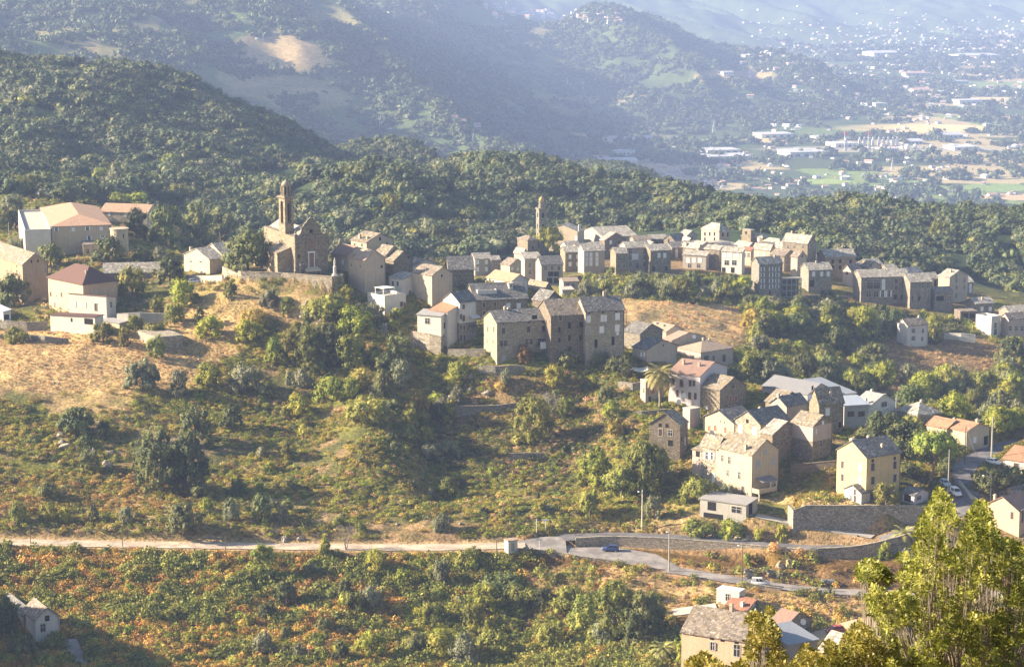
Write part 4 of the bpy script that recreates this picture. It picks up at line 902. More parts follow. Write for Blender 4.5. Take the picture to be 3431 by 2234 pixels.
f2 = block(r, 2403,1503,1660,2348,2440,40,'L',2.6,'lstone','lich',[('LOw',2369,1526,1.0,1.9),('LOw',2386,1527,.9,1.9),('LD',2391,1600,1.1,2.4),('Lk',2369,1566,.4,.6)],Y=f.P.y+9.5-DY.get(r.name,0))
f3 = block(r, 2350,1512,1600,2320,2392,40,'sl0',1.0,'pink','lich',[('Lk',2338,1520,1.6,1.6)],Y=f.P.y+14)
mb = MB(); mb.box(f.pos(.1,-2.6,f.ze-9.6), f.dR*6.5, f.dL*2.56, UP*.25)
for a in (.3, 6.3): mb.box(f.pos(a,-2.5,f.ze-9.6-4), f.dR*.3, f.dL*.3, UP*4)
for (a, b, la, lb) in ((.1,-2.6,6.5,.14),(.1,-2.45,.14,2.4),(6.46,-2.45,.14,2.4)): mb.box(f.pos(a,b,f.ze-9.34), f.dR*la, f.dL*lb, UP*.9)
b_ = mb.build('balcony', WALLS['cream'], r, r.location)
mb = MB(); mb.hexa([f.pos(1.4,-2.7,f.ze-6.9), f.pos(6.8,-2.7,f.ze-6.9), f.pos(6.8,-.03,f.ze-6.2), f.pos(1.4,-.03,f.ze-6.2)], [f.pos(1.4,-2.7,f.ze-6.75), f.pos(6.8,-2.7,f.ze-6.75), f.pos(6.8,-.03,f.ze-6.05), f.pos(1.4,-.03,f.ze-6.05)]); mb.build('awning', plain('grey_sheet', (.2,.2,.22)), b_, r.location)
for a in (4.4, 6.5):
    mb = MB(); mb.box(f.pos(a,-2.4,f.ze-9.3), f.dR*.2, f.dL*.2, UP*2.6); mb.build('post', WHITEP, b_, r.location)
f = simple('concrete_garage', 'flat-roofed concrete garage with open bay beside the ramp', 2500,1692,1740,2346,2538,58,'sl0',.45,'conc','grey',[('Lk',2385,1695,2.4,2.2),('Lo',2467,1707,2.6,1.6),('Lk',2390,1730,5.5,1.6),('Rk',2515,1702,2.0,3.2)], group=OV)
f = simple('yellow_house', 'tall yellow gabled house with dark slate roof and brown shutters', 2904,1533,1682,2805,3019,33,'R',3.2,'yellow','slate',[('Ls',2823,1556,1.0,1.8),('Lw',2883,1565,.9,1.9),('Ls',2823,1599,1.0,1.8),('Lw',2883,1609,.9,1.8)]+G('Rs',[2924],[1564,1609],1.1,1.9)+G('Rs',[2998],[1557,1601],1.0,1.9)+[('Rk',2924,1543,.8,.8),('Rk',2998,1535,.7,.8),('Rs',2921,1659,1.1,3.0)],[(.12,.62,.9,1.3),(.58,.62,.9),(.62,.2,.8,.7)], group=OV)
f = simple('outhouse', 'small white gabled outhouse against the yellow house', 2886,1652,1690,2812,2892,36,'R',1.5,'white','slate',[('Ls',2865,1648,.7,1.4),('Lo',2851,1668,.7,1.2),('Ls',2865,1670,.8,1.6)],Y=553, D=6, W=3, group=OV)
f = simple('garden_shed', 'lilac-white garden shed with open corner and slate roof right of the yellow house', 3064,1660,1690,3023,3113,40,'L',1.2,'lilac','slate',[('Lk',3041,1666,2.2,2.0),('Ro',3079,1667,1.4,.9)],Y=550, group=OV)
f = simple('white_house', 'white house with orange roof cut off by the right edge above the road', 3440,1548,1592,3361,3520,52,'L',2.2,'white','orange',[('Ls',3405,1561,1.4,1.6),('Ls',3375,1563,.6,1.0)],Y=578, group=OV)
f = simple('peach_house', 'peach gabled house at the right edge behind the foreground tree', 3416,1714,1800,3302,3500,42,'R',2.8,'peach','rust',[('Ls',3321,1718,1.3,1.6),('Ls',3391,1726,.9,1.8),('Rs',3426,1728,.8,3.0)],[(.1,.8,1.4)],Y=527, group=OV)
f = simple('stone_house', 'small grey house with brown roof behind the peach gabled house', 3420,1665,1700,3345,3480,42,'R',1.8,'grey','brown',[('Lk',3388,1667,1.2,1.0)],Y=541, group=OV)
f = simple('farmhouse', 'large peach farmhouse with worn slate roof and ivy-covered corner', 2496,2148,2290,2284,2580,62,'L',3.6,'peach','brown',[('Lk',2331,2124,.9,.8),('Lk',2386,2136,.9,.8),('Lk',2421,2142,.9,.8),('Lk',2468,2153,.9,.8),('LOg',2388,2163,.7,1.6),('Lo',2469,2178,1.3,2.4)],[(.5,.42,1.3,.8)],Y=473, group=OV)
f = simple('white_cube_house', 'small flat-roofed white cube house below the lower road', 2477,1984,2040,2401,2496,60,'F',0,'white','white',[('Lo',2438,2000,1.0,1.6),('Lk',2440,2032,1.2,1.4)],Y=509, group=OV)
f = simple('red_roofed_hut', 'small hut with salmon red tile roof beside the white cube house', 2500,2046,2075,2428,2530,52,'sl0',1.6,'white','red',[],[(.3,.3,.9,.9)],Y=499, group=OV)
f = simple('stone_house', 'stone house with brown roof behind the foreground branches', 2628,2100,2150,2575,2720,45,'L',2.2,'gstone','rust',[('Rs',2700,2113,.9,1.6)],Y=489, group=OV)
f = simple('low_building', 'low building with blue-grey sheet roof behind the foreground branches', 2640,2160,2230,2610,2740,30,'sr0',1.2,'grey','bsheet',Y=474, D=9, group=OV)
f = simple('low_building', 'long low building with pale slate roof at the bottom edge', 2880,2205,2260,2748,2960,45,'L',2.6,'lstone','pale',Y=463, group=OV)
r = House('white_house', 'weathered white house with rusty slate roof in shadow at bottom left', 'house', (118,2158), OV)
f = block(r, 118,2076,2162,76,199,30,'L',2.4,'white','brown',[('Rk',158,2070,1.1,1.3),('Ro',144,2102,1.1,1.8)],[])
f2 = block(r, 78,2062,2150,8,100,30,'sl0',1.0,'grey','slate',[],[(.4,.4,.7)],Y=f.P.y+6)
# ------------------------------------------------------------------ the church on the terrace
CH = House('church', 'stone church with scrolled baroque front and tall belfry', 'church', (985,918))
f = block(CH, 985,795,922,800,1096,24,'N',3.2,'stone','pale', D=30); W_ = f.W; org = CH.location
# front with scrolled gable, a standing slab in front of the nave
STN = stone('church_stone', (.31,.255,.18), 2.2); TR2 = stone('dressed_stone', (.25,.215,.165), 1.4)
ze = f.ze; prof = [(0,-9.6),(W_,-9.6),(W_,.9)]
cx_ = W_/2
half = [(W_/2,.9),(W_/2-.9,.9),(W_/2-1.3,.5),(3.9,.7),(3.3,1.4),(3.1,2.2),(3.15,2.9),(2.5,3.3),(2.1,4.1),(1.4,4.5),(1.1,5.2),(.55,5.6),(0,5.9)]
pts = [(-0.0,-10.5),(W_,-10.5)] + [(cx_+a, z) for a, z in half] + [(cx_-a, z) for a, z in half[-2::-1]]
mb = MB(); lo = [f.pos(a,-.5,ze+z) for a, z in pts]; hi = [f.pos(a,.1,ze+z) for a, z in pts]
mb.hexa(lo, hi); mb.build('facade', stone('facade_stone', (.235,.195,.145), 2.2), CH, org)
mb = MB()
for a0 in (.05, W_*.34, W_*.66-.45, W_-.6): mb.box(f.pos(a0,-.72,ze-10.5), f.dR*.55, f.dL*.2, UP*10.3)
mb.box(f.pos(-.15,-.85,ze-.15), f.dR*(W_+.3), f.dL*.33, UP*.35); mb.box(f.pos(cx_-3.3,-.8,ze+2.9), f.dR*6.6, f.dL*.28, UP*.25); mb.build('pilaster', TR2, CH, org)
for a0 in (.5, W_-.5):
    mb = MB(); mb.lathe(f.pos(a0,-.2,ze+.9), [(.3,0),(.2,.3),(.42,.6),(.3,1.0),(.05,1.3)], 8); mb.build('finial', TR2, CH, org)
mb = MB(); mb.box(f.pos(cx_-1.0,-.62,ze-9.6), f.dR*.25, f.dL*.1, UP*4.6); mb.box(f.pos(cx_+.85,-.62,ze-9.6), f.dR*.25, f.dL*.1, UP*4.6); mb.box(f.pos(cx_-1.1,-.64,ze-5.0), f.dR*2.3, f.dL*.12, UP*.4)
mb.box(f.pos(cx_-.75,-.56,ze-9.6), f.dR*1.6, f.dL*.05, UP*4.6, 1); mb.build('door', [WHITEP, plain('rusty_door', (.2,.1,.06))], CH, org)
mb = MB(); mb.box(f.pos(cx_-.6,-.58,ze-3.6), f.dR*1.2, f.dL*.07, UP*2.6); mb.build('niche', plain('red_niche', (.22,.12,.085)), CH, org)
mb = MB(); mb.lathe((0,0,0), [(.55,0),(.55,.08)], 12); q = f.pos(cx_,-.5,ze+1.6); me_ = mb.build('oculus', VOID, CH); me_.rotation_euler = (math.pi/2, 0, R(24)); me_.location = q - org
mb = MB(); mb.box(f.pos(1.0,-.55,ze-6.6), f.dR*.7, f.dL*.06, UP*1.2); mb.build('window', GLASS, CH, org)
# steps
mb = MB()
for i in range(4): mb.box(f.pos(cx_-2.2+.2*i,-2.4+.45*i,ze-10.6), f.dR*(4.6-.4*i), f.dL*(2.0-.45*i-.005*i), UP*(.7+.18*i))
mb.build('step', TRIM, CH, org)
# nave roof and lower aisle
mb = MB(); s = 3.6/(W_/2)
panel(mb, f.pos(.6,.2,ze-1.2), f.pos(cx_,.2,ze+1.9), f.pos(cx_,30.4,ze+1.9), f.pos(.6,30.4,ze-1.2), nv=10); panel(mb, f.pos(cx_+.01,.2,ze+1.89), f.pos(W_-.2,.2,ze-1.0), f.pos(W_-.2,30.4,ze-1.0), f.pos(cx_+.01,30.4,ze+1.89), nv=10)
mb.build('roof', ROOFS['pale'], CH, org)
mb = MB(); zA = ze-5.2
mb.face([f.pos(-4.5,3,f.zb), f.pos(0,3,f.zb), f.pos(0,3,zA+1.6), f.pos(-4.5,3,zA)]); mb.face([f.pos(-4.5,3,f.zb), f.pos(-4.5,27,f.zb), f.pos(-4.5,27,zA), f.pos(-4.5,3,zA)]); mb.face([f.pos(-4.5,27,f.zb), f.pos(0,27,f.zb), f.pos(0,27,zA+1.6), f.pos(-4.5,27,zA)])
mb.build('aisle_wall', STN, CH, org)
mb = MB(); panel(mb, f.pos(-4.8,2.8,zA-.1), f.pos(-.02,2.8,zA+1.6), f.pos(-.02,27.2,zA+1.6), f.pos(-4.8,27.2,zA-.1), nv=9); mb.build('aisle_roof', ROOFS['lich'], CH, org)
# belfry
TY = CH.location.y + 5; TB = at(957, 850, TY); tw = 3.3; th_ = R(40); ta = Vector((math.cos(th_), math.sin(th_), 0)); tb = Vector((-ta.y, ta.x, 0))
zz = lambda py: at(957, py, TY).z
def ring(mb, c, hw, z0, z1, m=0): mb.box(c - ta*hw - tb*hw + UP*(z0-c.z), ta*2*hw, tb*2*hw, UP*(z1-z0), m)
c = Vector((TB.x, TB.y, 0)) + ta*(tw/2) + tb*(tw/2); hw = tw/2
mb = MB(); ring(mb, c, hw, TB.z-8, zz(750)); mb.build('tower_shaft', STN, CH, org)
# belfry storey: four corner piers around open arches
mb = MB(); z0, z1 = zz(750), zz(676); p_ = .95
for sa in (-1, 1):
    for sb_ in (-1, 1): mb.box(c + ta*(sa*hw - (p_ if sa > 0 else 0)) + tb*(sb_*hw - (p_ if sb_ > 0 else 0)) + UP*z0, ta*p_, tb*p_, UP*(z1-z0))
ring(mb, c, hw-.02, z1+.002, zz(667)); ring(mb, c, hw-.75, z0, z1)
mb.build('belfry_storey', STN, CH, org)
for (u, n) in ((ta, -tb), (tb, -ta)):
    mb = MB(); o_ = c + n*(hw-.74) - u*.55
    mb.box(o_ + UP*(z0+.6), u*1.1, n*.05, UP*(z1-z0-1.4)); mb.build('arch_opening', VOID, CH, org)
mb = MB(); ring(mb, c, hw+.14, z0-.25, z0+.05); ring(mb, c, hw+.2, zz(667), zz(667)+.3); ring(mb, c, hw+.55, zz(667)+.3, zz(667)+.65); ring(mb, c, hw+.3, zz(667)+.65, zz(667)+.9); mb.build('cornice', TR2, CH, org)
zl = zz(667)+.9; zt = zz(627)
mb = MB()
for k in range(8):
    t = 2*math.pi*(k+.5)/8 + th_; q = c + Vector((math.cos(t), math.sin(t), 0))*1.3; mb.cbox(q + UP*zl, .55, .55, zt-zl, 0, t)
mb.lathe(c + UP*zl, [(.85,0),(.85,zt-zl)], 8, 1); mb.lathe(c + UP*zt, [(1.65,0),(1.75,.25),(1.45,.3)], 8); mb.build('lantern', [STN, VOID], CH, org)
mb = MB(); h_ = zz(612)-zt; mb.lathe(c + UP*(zt+.3), [(1.42,0),(1.4,h_*.3),(1.1,h_*.7),(.6,h_*.95),(.25,h_*1.05),(.28,h_*1.2),(.05,h_*1.3)], 12); mb.build('dome', plaster('domed_render', (.33,.28,.21)), CH, org, True)
mb = MB(); q = c + UP*(zt+.3+h_*1.3); mb.cbox(q-UP*.1, .07, .07, 1.6); mb.cbox(q+UP*.9, .7, .07, .07, 0, th_); mb.build('cross', IRON, CH, org)
# war memorial, lamp, terrace wall
q = hit(1124, 922) if 0 else at(1122, 930, 698); q.z = YARD_Z
MO = empty('memorial', q); tag(MO, 'white stone war memorial on the church terrace', 'monument')
mb = MB(); mb.cbox(q-UP*.3, 1.9, 1.9, .7, 0, .4); mb.cbox(q+UP*.4, 1.4, 1.4, .6, 0, .4); mb.build('plinth', WALLS['white'], MO, q)
mb = MB(); mb.lathe(q+UP*1.0, [(.55,0),(.5,2.2),(.62,2.3),(.3,2.5),(.34,3.4),(.3,4.2),(.16,4.5),(.2,4.8),(.05,5.1)], 8); mb.build('statue', WALLS['white'], MO, q)
def lamp_post(label, px, py, h, arm=0, Y=None, name='lamp_post', cat='street lamp', group='street lamps'):
    q = hit(px, py) if Y is None else at(px, py, Y); o = empty(name, q); tag(o, label, cat, group)
    mb = MB(); mb.tube([q-UP*.4, q+UP*h], [.12,.07], 8); mb.build('post', plain('galvanised_steel', (.42,.42,.42), .5, .4, .3), o, q)
    mb = MB()
    if arm: mb.tube([q+UP*(h-.3), q+UP*(h+.1)+Vector((arm,0,0))], [.05,.04], 6); mb.lathe(q+UP*(h-.06)+Vector((arm,0,0)), [(.12,0),(.3,.1),(.28,.2),(.05,.28)], 10)
    else: mb.lathe(q+UP*h, [(.08,0),(.25,.2),(.25,.5),(.05,.7)], 8)
    mb.build('lamp_head', WHITEP, o, q); return o
lamp_post('short lamp post before the church front', 1006, 925, 3.2, 0, 702)
# ------------------------------------------------------------------ second bell tower
S2 = House('bell_tower', 'slender dark stone bell tower with ochre dome across the dip', 'bell tower', (1806,852,1040))
q = hit(1806, 852)
def at2(py): return at(1806, py, S2.location.y).z
q0y = q.y; th_ = R(20); ta = Vector((math.cos(th_), math.sin(th_), 0)); tb = Vector((-ta.y, ta.x, 0)); hw = 1.85; c = Vector((q.x, q.y, 0)) + ta*hw + tb*hw; org = S2.location
mb = MB(); ring(mb, c, hw, q.z-4, at2(703)); mb.build('shaft', WALLS['gstone'], S2, org)
mb = MB(); ring(mb, c, hw+.35, at2(703), at2(699)); ring(mb, c, hw+.12, at2(740), at2(738)); ring(mb, c, hw+.12, at2(775), at2(773)); mb.build('cornice', WALLS['stone'], S2, org)
mb = MB(); mb.lathe(c + UP*at2(699), [(1.45,0),(1.4,2.6),(1.6,2.7),(1.35,2.9)], 8); mb.build('lantern', WALLS['gstone'], S2, org)
mb = MB(); mb.lathe(c + UP*(at2(699)+2.9), [(1.25,0),(1.2,.7),(.9,1.5),(.5,1.9),(.1,2.2)], 12); mb.build('dome', plaster('ochre_dome', (.42,.30,.15)), S2, org, True)
for py in (722, 760, 790):
    for (u, n) in ((ta, -tb), (tb, -ta)):
        mb = MB(); mb.box(c + n*hw - u*.5 + UP*at2(py+8), u*1.0, n*.05, UP*2.0); mb.build('opening', VOID, S2, org)
C2 = House('church', 'church with white pedimented front beside the slender bell tower', 'church', (1935,842,1046))
f = block(C2, 1935,776,842,1830,1958,62,'R',2.6,'cream','pale',[('Lw',1942,800,1,2)],Y=1046,near=False)
f = block(C2, 2022,796,842,1955,2100,20,'R',3.0,'grey','pale',[],Y=1046,near=False,W=16,D=26)
f = block(C2, 1905,802,848,1832,1940,14,'R',1.6,'stone','pale',[],Y=1052,near=False,D=18)
mb = MB(); q = at(1942, 776, C2.location.y - 2); mb.cbox(q, 1.2, .5, 3.2, 0, .3); mb.build('bell_gable', WALLS['white'], C2, C2.location)
# ------------------------------------------------------------------ houses across the dip
def v2(label, *a, **k):
    k.setdefault('near', False); k.setdefault('group', FV); name = k.pop('name', 'stone_house'); a = list(a); a[7] = a[7]*(.72 if a[6] == 'R' else .9); return simple(name, label, *a, **k)
v2('priest house with hipped slate roof against the slender bell tower', 1768,806,856,1764,1804,30,'H',1.8,'stone','brown',[('Rk',1785,830,.7,1)],Y=1044,D=9)
v2('grey house with two slate roofs, leftmost of the far village', 1592,868,925,1584,1646,14,'R',2.6,'grey','pale',G('Rw',[1600,1630],[878,902],1,1.5),Y=985,D=8)
v2('small grey house attached to the leftmost far house', 1646,872,925,1642,1676,14,'R',1.8,'gstone','pale',G('Ro',[1660],[885],1,1.4),Y=987,D=7)
v2('small white-gabled house below the slender bell tower', 1708,890,925,1678,1758,38,'L',2.6,'cream','brown',[('Rw',1716,900,.9,1),('Rw',1735,902,.9,1)],Y=960)
v2('little pale-roofed house behind the white-gabled house', 1752,850,880,1722,1768,40,'L',2.2,'grey','pale',Y=1005)
v2('tall grey house with blank side wall below the slender bell tower', 1758,868,950,1752,1814,10,'sr0',1.6,'grey','pale',G('Ro',[1775,1798],[888,912],.8,1.3),Y=946,D=8)
r = House('house', 'grey house with arched loggia and stilted terrace in the far village', 'house', (1814,955,938), FV)
f = block(r, 1814,888,955,1808,1886,14,'R',2.8,'grey','slate',G('Ro',[1828,1850,1872],[898],.9,1.3)+G('Rk',[1845,1864],[918],1.8,1.6)+G('Rk',[1842,1864],[940],1.8,1.8),Y=938,D=9,near=False)
v2('long stone house with shaded front above the far gardens', 1894,846,912,1886,1958,12,'R',2.4,'stone','pale',G('Rw',[1910,1935],[860,885],.9,1.4),Y=966,D=9)
v2('tall grey house with blue and white shutters in the far village', 1957,842,920,1950,2026,14,'R',3.0,'grey','pale',G('Rw',[1966,1980,2000],[853,868,884],1.0,1.5)+[('Rb',1962,866,1.0,5)],Y=962,D=9)
v2('broad stone house with big shaded gable behind the far church', 2026,806,870,2010,2098,34,'L',3.2,'dstone','pale',G('Rk',[2048,2075],[815,840],.8,1.2)+[('Rw',2046,812,.9,1.3)],Y=1008)
v2('narrow stone house wedged between taller grey neighbours', 2064,850,925,2060,2102,14,'R',2.6,'stone','pale',G('Ro',[2075,2090],[865,890],.8,1.3),Y=952,D=8)
v2('tall blue-grey house with glazed balcony in the far village', 2100,832,912,2095,2178,16,'R',2.8,'grey','pale',G('Ro',[2112,2160],[842,862,885],.9,1.4)+[('Rw',2128,860,2.4,2),('Ro',2135,890,1,1.5)],Y=960,D=9)
v2('stone house with two white shutters over the far retaining wall', 2180,841,914,2174,2248,20,'R',2.6,'stone','pale',G('Rw',[2208,2227],[856],1,1.6)+G('Ro',[2200,2224],[880],.9,1.4)+G('Rk',[2190,2232],[900],1,1.6),Y=946,D=10)
v2('dark slate-roofed house behind, left of the gable pair', 2126,806,850,2120,2182,12,'R',2.0,'gstone','brown',[],Y=1008,D=8)
v2('shaded dark stone house with flat slate roof in the far back row', 2184,802,842,2180,2236,12,'R',2.0,'dstone','pale',G('Rk',[2200,2220],[815],.8,1.1),Y=1016,D=8)
v2('dark gabled stone house in the far back row', 2262,808,850,2224,2302,38,'R',3.4,'dstone','slate',[('Lk',2240,806,.8,1.1),('Lk',2255,820,.8,1.1)],Y=1010)
v2('pale gabled house behind the dark gabled stone house', 2300,792,830,2275,2336,38,'L',2.4,'grey','pale',[('Rk',2318,800,.8,1)],Y=1030)
v2('square tan house with pale pyramid roof topping the far village', 2410,776,822,2350,2447,36,'H',3.4,'tan','pale',G('Lk',[2362,2378,2394],[784],.9,1.4)+G('Lk',[2362,2394],[802],.9,1.4)+G('Rk',[2422,2438],[786],.8,1.4),Y=1035,name='tower_house')
r = House('stone_house', 'stone house with square roof tower in the far village', 'house', (2556,830,1018), FV)
f = block(r, 2556,797,832,2484,2572,50,'H',1.6,'stone','pale',G('Lw',[2495,2520,2540],[803],.9,1.3),Y=1018,near=False); block(r, 2516,772,800,2487,2530,42,'F',0,'stone','pale',[('Lk',2500,780,.8,1)],Y=1020,near=False)
v2('house with pale lean roof right of the square roof tower', 2614,814,850,2558,2630,46,'H',1.8,'stone','pale',G('Lw',[2570,2592],[822],.9,1.4),Y=1008)
v2('big square stone house with chimneys and pale gabled roof', 2706,816,915,2622,2734,50,'L',3.2,'stone','pale',G('Lo',[2640,2662,2690],[826],.9,1.4)+G('Lk',[2668,2692],[850],.8,1.3)+G('Ro',[2714,2727],[824,848,870],.7,1.3),[(.5,.3,1.0),(.5,.8,1.0)],Y=988)
v2('long low pale roof below the square tan house', 2484,826,855,2386,2492,70,'R',1.6,'stone','pale',[],Y=1012,D=22,W=7)
v2('low stone house with pink chimney below the dark gabled house', 2340,832,870,2288,2352,45,'L',1.8,'stone','pale',G('Lk',[2305,2325],[842],.8,1.1),[(.1,.8,1.2)],Y=992)
v2('whitewashed terrace house above the far gardens', 2366,858,905,2288,2376,62,'sl0',1.4,'grey','pale',G('Lw',[2305,2325,2345],[872],1.2,1.6)+G('Lo',[2310,2340],[890],1.2,1.4),Y=966)
v2('narrow tan stone house with ivy foot in the far village', 2410,838,905,2360,2422,55,'sl0',1.4,'stone','pale',G('Lo',[2375,2395],[850,872],.8,1.3),Y=964)
v2('white balconied house among the sunlit far terraces', 2486,846,920,2418,2496,60,'sl0',1.6,'white','pale',G('Lw',[2427,2448,2470],[855],1.1,1.6)+G('Lo',[2435,2460],[880],1.6,1.6)+G('Lk',[2425,2455],[905],1.4,1.8),Y=952,name='terrace_house')
v2('small house with red-brown roof in the middle of the far village', 2516,840,890,2484,2526,50,'sl0',1.0,'tan','red',G('Lo',[2495,2508],[855],.8,1.3),Y=966)
v2('pale plastered gable house beside the red-brown roof', 2580,838,890,2524,2596,50,'L',2.2,'tan','pale',G('Lw',[2540,2560],[852],.8,1.3),Y=970)
v2('slate-roofed stone house above the tall shuttered block', 2628,858,910,2580,2668,46,'L',2.2,'stone','brown',G('Lk',[2596,2612],[868],.8,1.2)+[('Rk',2650,860,.7,1)],Y=955)
v2('blank-walled tan stone house right of the slate-roofed stone house', 2672,862,930,2650,2702,40,'L',2.4,'tan','brown',[('Rk',2688,858,.7,1)],Y=948)
v2('tall grey block with a grid of white shutters and sunlit end', 2544,886,998,2518,2622,24,'R',3.2,'gstone','pale',G('ROw',[2555,2583,2604],[902,921,941,960],.9,1.6)+[('Rk',2580,985,1,1.8)],[(.8,.4,.8)],Y=925,near=True,name='tall_block')
r = House('unfinished_building', 'unfinished three-level concrete balcony frame beside the tall shuttered block', 'unfinished building', (2622,996), FV)
q = hit(2618, 996); t = R(14); a_ = Vector((math.cos(t), math.sin(t), 0)); b_ = Vector((-a_.y, a_.x, 0)); wd = 8.3; hh = at(2618, 934, q.y).z - q.z
for i in range(4):
    mb = MB(); mb.box(q + UP*(hh*i/3 - .3), a_*wd, b_*3.5, UP*.3); mb.build('slab', WALLS['conc'], r, r.location)
for i in range(5):
    mb = MB(); mb.box(q + a_*(i*(wd-.35)/4) + b_*.1 - UP*2, a_*.35, b_*.35, UP*(hh+1.7)); mb.build('column', WALLS['conc'], r, r.location)
mb = MB(); mb.box(q + b_*3.4 - UP*2, a_*wd, b_*.3, UP*(hh+1.7)); mb.build('wall', WALLS['dstone'], r, r.location)
v2('grey stone house with pale roof and arched door behind the concrete frame', 2710,906,978,2704,2788,14,'R',3.2,'gstone','pale',G('Rw',[2726,2753,2775],[918],1,1.6)+[('Rk',2720,950,1.6,2.2)],[(.5,.5,.6)],Y=937,D=9)
v2('broad stone house with two dark windows and wide pale roof', 2768,862,930,2758,2868,12,'R',3.2,'stone','pale',G('Rk',[2790,2815,2850],[876,896],.9,1.3),[(.6,.6,.6)],Y=966,D=11)
v2('small tan gable cottage between two grey houses', 2852,908,960,2824,2888,40,'R',3.2,'pink','brown',[('Lk',2838,915,.8,1)],Y=932)
v2('little tan gabled house behind the long grey terrace', 2912,896,935,2885,2950,36,'L',2.4,'tan','brown',[('Rk',2918,890,.7,1)],Y=948)
v2('long grey terrace house with glazed balconies and white shutters', 2886,930,1014,2880,3046,10,'R',3.2,'gstone','pale',G('Rw',[2960],[944,962],1.1,1.7)+G('ROw',[2957,2978],[984],1,2.2)+G('Rs',[3003,3028],[942,964],1.1,1.5)+G('Ro',[2910,2935],[985],1.6,1.8)+[('Ro',2926,956,4.6,2.2),('Ro',2926,944,4.8,.9)]+G('Rk',[3000,3024],[995],1,1.6),[(.4,.6,.5),(.65,.6,.5)],Y=910,D=10,near=False,name='terrace_house')
v2('stone house with iron balcony right of the long grey terrace', 3050,946,1034,3044,3122,14,'R',3.6,'gstone','pale',G('Ro',[3070,3092,3110],[956],.9,1.8)+G('Ro',[3065,3090,3108],[975,998],.9,1.5)+G('Rk',[3060,3080],[1000],.9,1.6),[],Y=902,D=11)
v2('tall plain tan house with gable and small windows', 3182,930,1016,3144,3243,40,'L',2.6,'tan','pale',G('Ro',[3205,3231],[940,962],.8,1.4)+[('Ro',3204,925,.8,1.2),('Ro',3204,990,.9,1.4)],[(.3,.4,1.0)],Y=915,name='tall_house')
v2('grey gabled house with balcony below the tall plain tan house', 3135,980,1044,3128,3192,14,'R',2.2,'gstone','brown',[('Rk',3150,1000,2.6,1.6),('Ro',3182,1000,1,1.6)],Y=888,D=7)
v2('stone cottage with pale chimney and two white shutters at the far right', 3270,1018,1062,3258,3332,18,'R',2.4,'gstone','pale',G('Rw',[3290,3318],[1035],1,1.4),[(.5,.3,1.0)],Y=882,D=8)
v2('half-open stone terrace building below the tall plain tan house', 3218,1044,1080,3212,3276,12,'F',0,'dstone','brown',G('Rk',[3235,3258],[1058],1.8,1.6),Y=870,D=6)
v2('white stepped villa with roof terrace at the far right', 3322,1068,1132,3270,3353,40,'P',0,'white','white',[('Lw',3293,1100,1.8,1.6),('Ro',3335,1090,1,1.6),('Ro',3335,1112,1.2,2)],Y=846,name='white_villa')
v2('pink-fronted houses cut by the right edge across the dip', 3380,1070,1132,3354,3470,20,'R',2.6,'pink','brown',G('Ro',[3385,3405,3425],[1100],.9,1.4),Y=850)
v2('grey house with wooden gallery at the right edge across the dip', 3384,1050,1090,3372,3470,16,'R',3,'gstone','pale',G('Rs',[3420],[1060],3,2),Y=872,D=9)
v2('small white house alone in the trees of the right valley', 3042,1092,1160,3028,3110,24,'R',2.8,'white','brown',[('ROg',3060,1108,.8,1.5),('Ro',3092,1108,.8,1.5),('ROg',3060,1133,.9,1.6),('Ro',3090,1135,.8,1.4)],[(.8,.5,.6)],Y=816,D=7,near=True,name='white_house')
v2('small grey hut with tan roof in the terraced gardens', 1888,944,990,1884,1938,14,'R',1.4,'grey','tan',G('Ro',[1902,1920],[955],1,1),Y=872,D=6,name='hut')
v2('low shed with pale roof below the garden hut', 1884,972,996,1880,1922,14,'sr0',.6,'grey','flat',[],Y=856,D=4,name='shed')

# the tight middle row: plain stone houses packed between the others
rnd.seed(21)
for px in list(range(1900, 2300, 44)) + list(range(2300, 2700, 40)) + list(range(2730, 3240, 62)):
    base = np.interp(px, [1900,2100,2300,2500,2650,2760,2900,3240], [872,866,862,868,880,920,930,985]) + rnd.uniform(-12, 10); h = rnd.uniform(26, 40); w_ = rnd.uniform(34, 52)
    v2('stone house packed into the tight middle row of the far village', px, base-h, base, px-rnd.uniform(10, 26), px+w_, rnd.uniform(14, 40), rnd.choice('LRR'), 2.6, rnd.choice(['stone','gstone','stone','tan','grey']), 'pale', G(rnd.choice(['Rw','Ro','Rk']), [px+w_*.3, px+w_*.7], [base-h*.7, base-h*.3], .9, 1.4), group='houses packed into the middle row of the far village', D=rnd.uniform(6, 10))
# ------------------------------------------------------------------ trees and shrubs one can tell apart
BARK = plain('grey_bark', (.15,.12,.095), .95, .1, 0.0, .4); BARKL = plain('pale_bark', (.30,.26,.21), .95, .1, 0.0, .3)
KINDS = {'oak': LF_oak, 'mix': LF_mix, 'bright': LF_bright, 'olive': LF_olive, 'fern': LF_fern, 'rust': LF_rust, 'green': LF_green}
_cm = {}
def crown_of(kind, big, i, asp=1.0):
    asp = min((.6,.85,1.15,1.6), key=lambda q: abs(q-asp)); k = (kind, big, i, asp)
    if k not in _cm:
        sd_ = 300 + 37*i + 7*len(kind) + 100*big + sum(map(ord, kind))
        n, per, lf, ck = ((20, 40, .09, .9), (40, 50, .055, .66), (80, 64, .036, .48))[big]; n = int(n*(.6+.45*asp))
        _cm[k] = crown_mesh(kind + '_crown', KINDS[kind], sd_, n, per, lf, (1, .95, asp*1.02), .33, True, .0, .5, ck, True, .6)
    return _cm[k]
_ze = {}
def zext(me):
    if me.name not in _ze:
        v = np.empty(len(me.vertices)*3, np.float32); me.vertices.foreach_get('co', v); _ze[me.name] = float(np.percentile(v[2::3], 98.5))
    return _ze[me.name]
_tm = {}
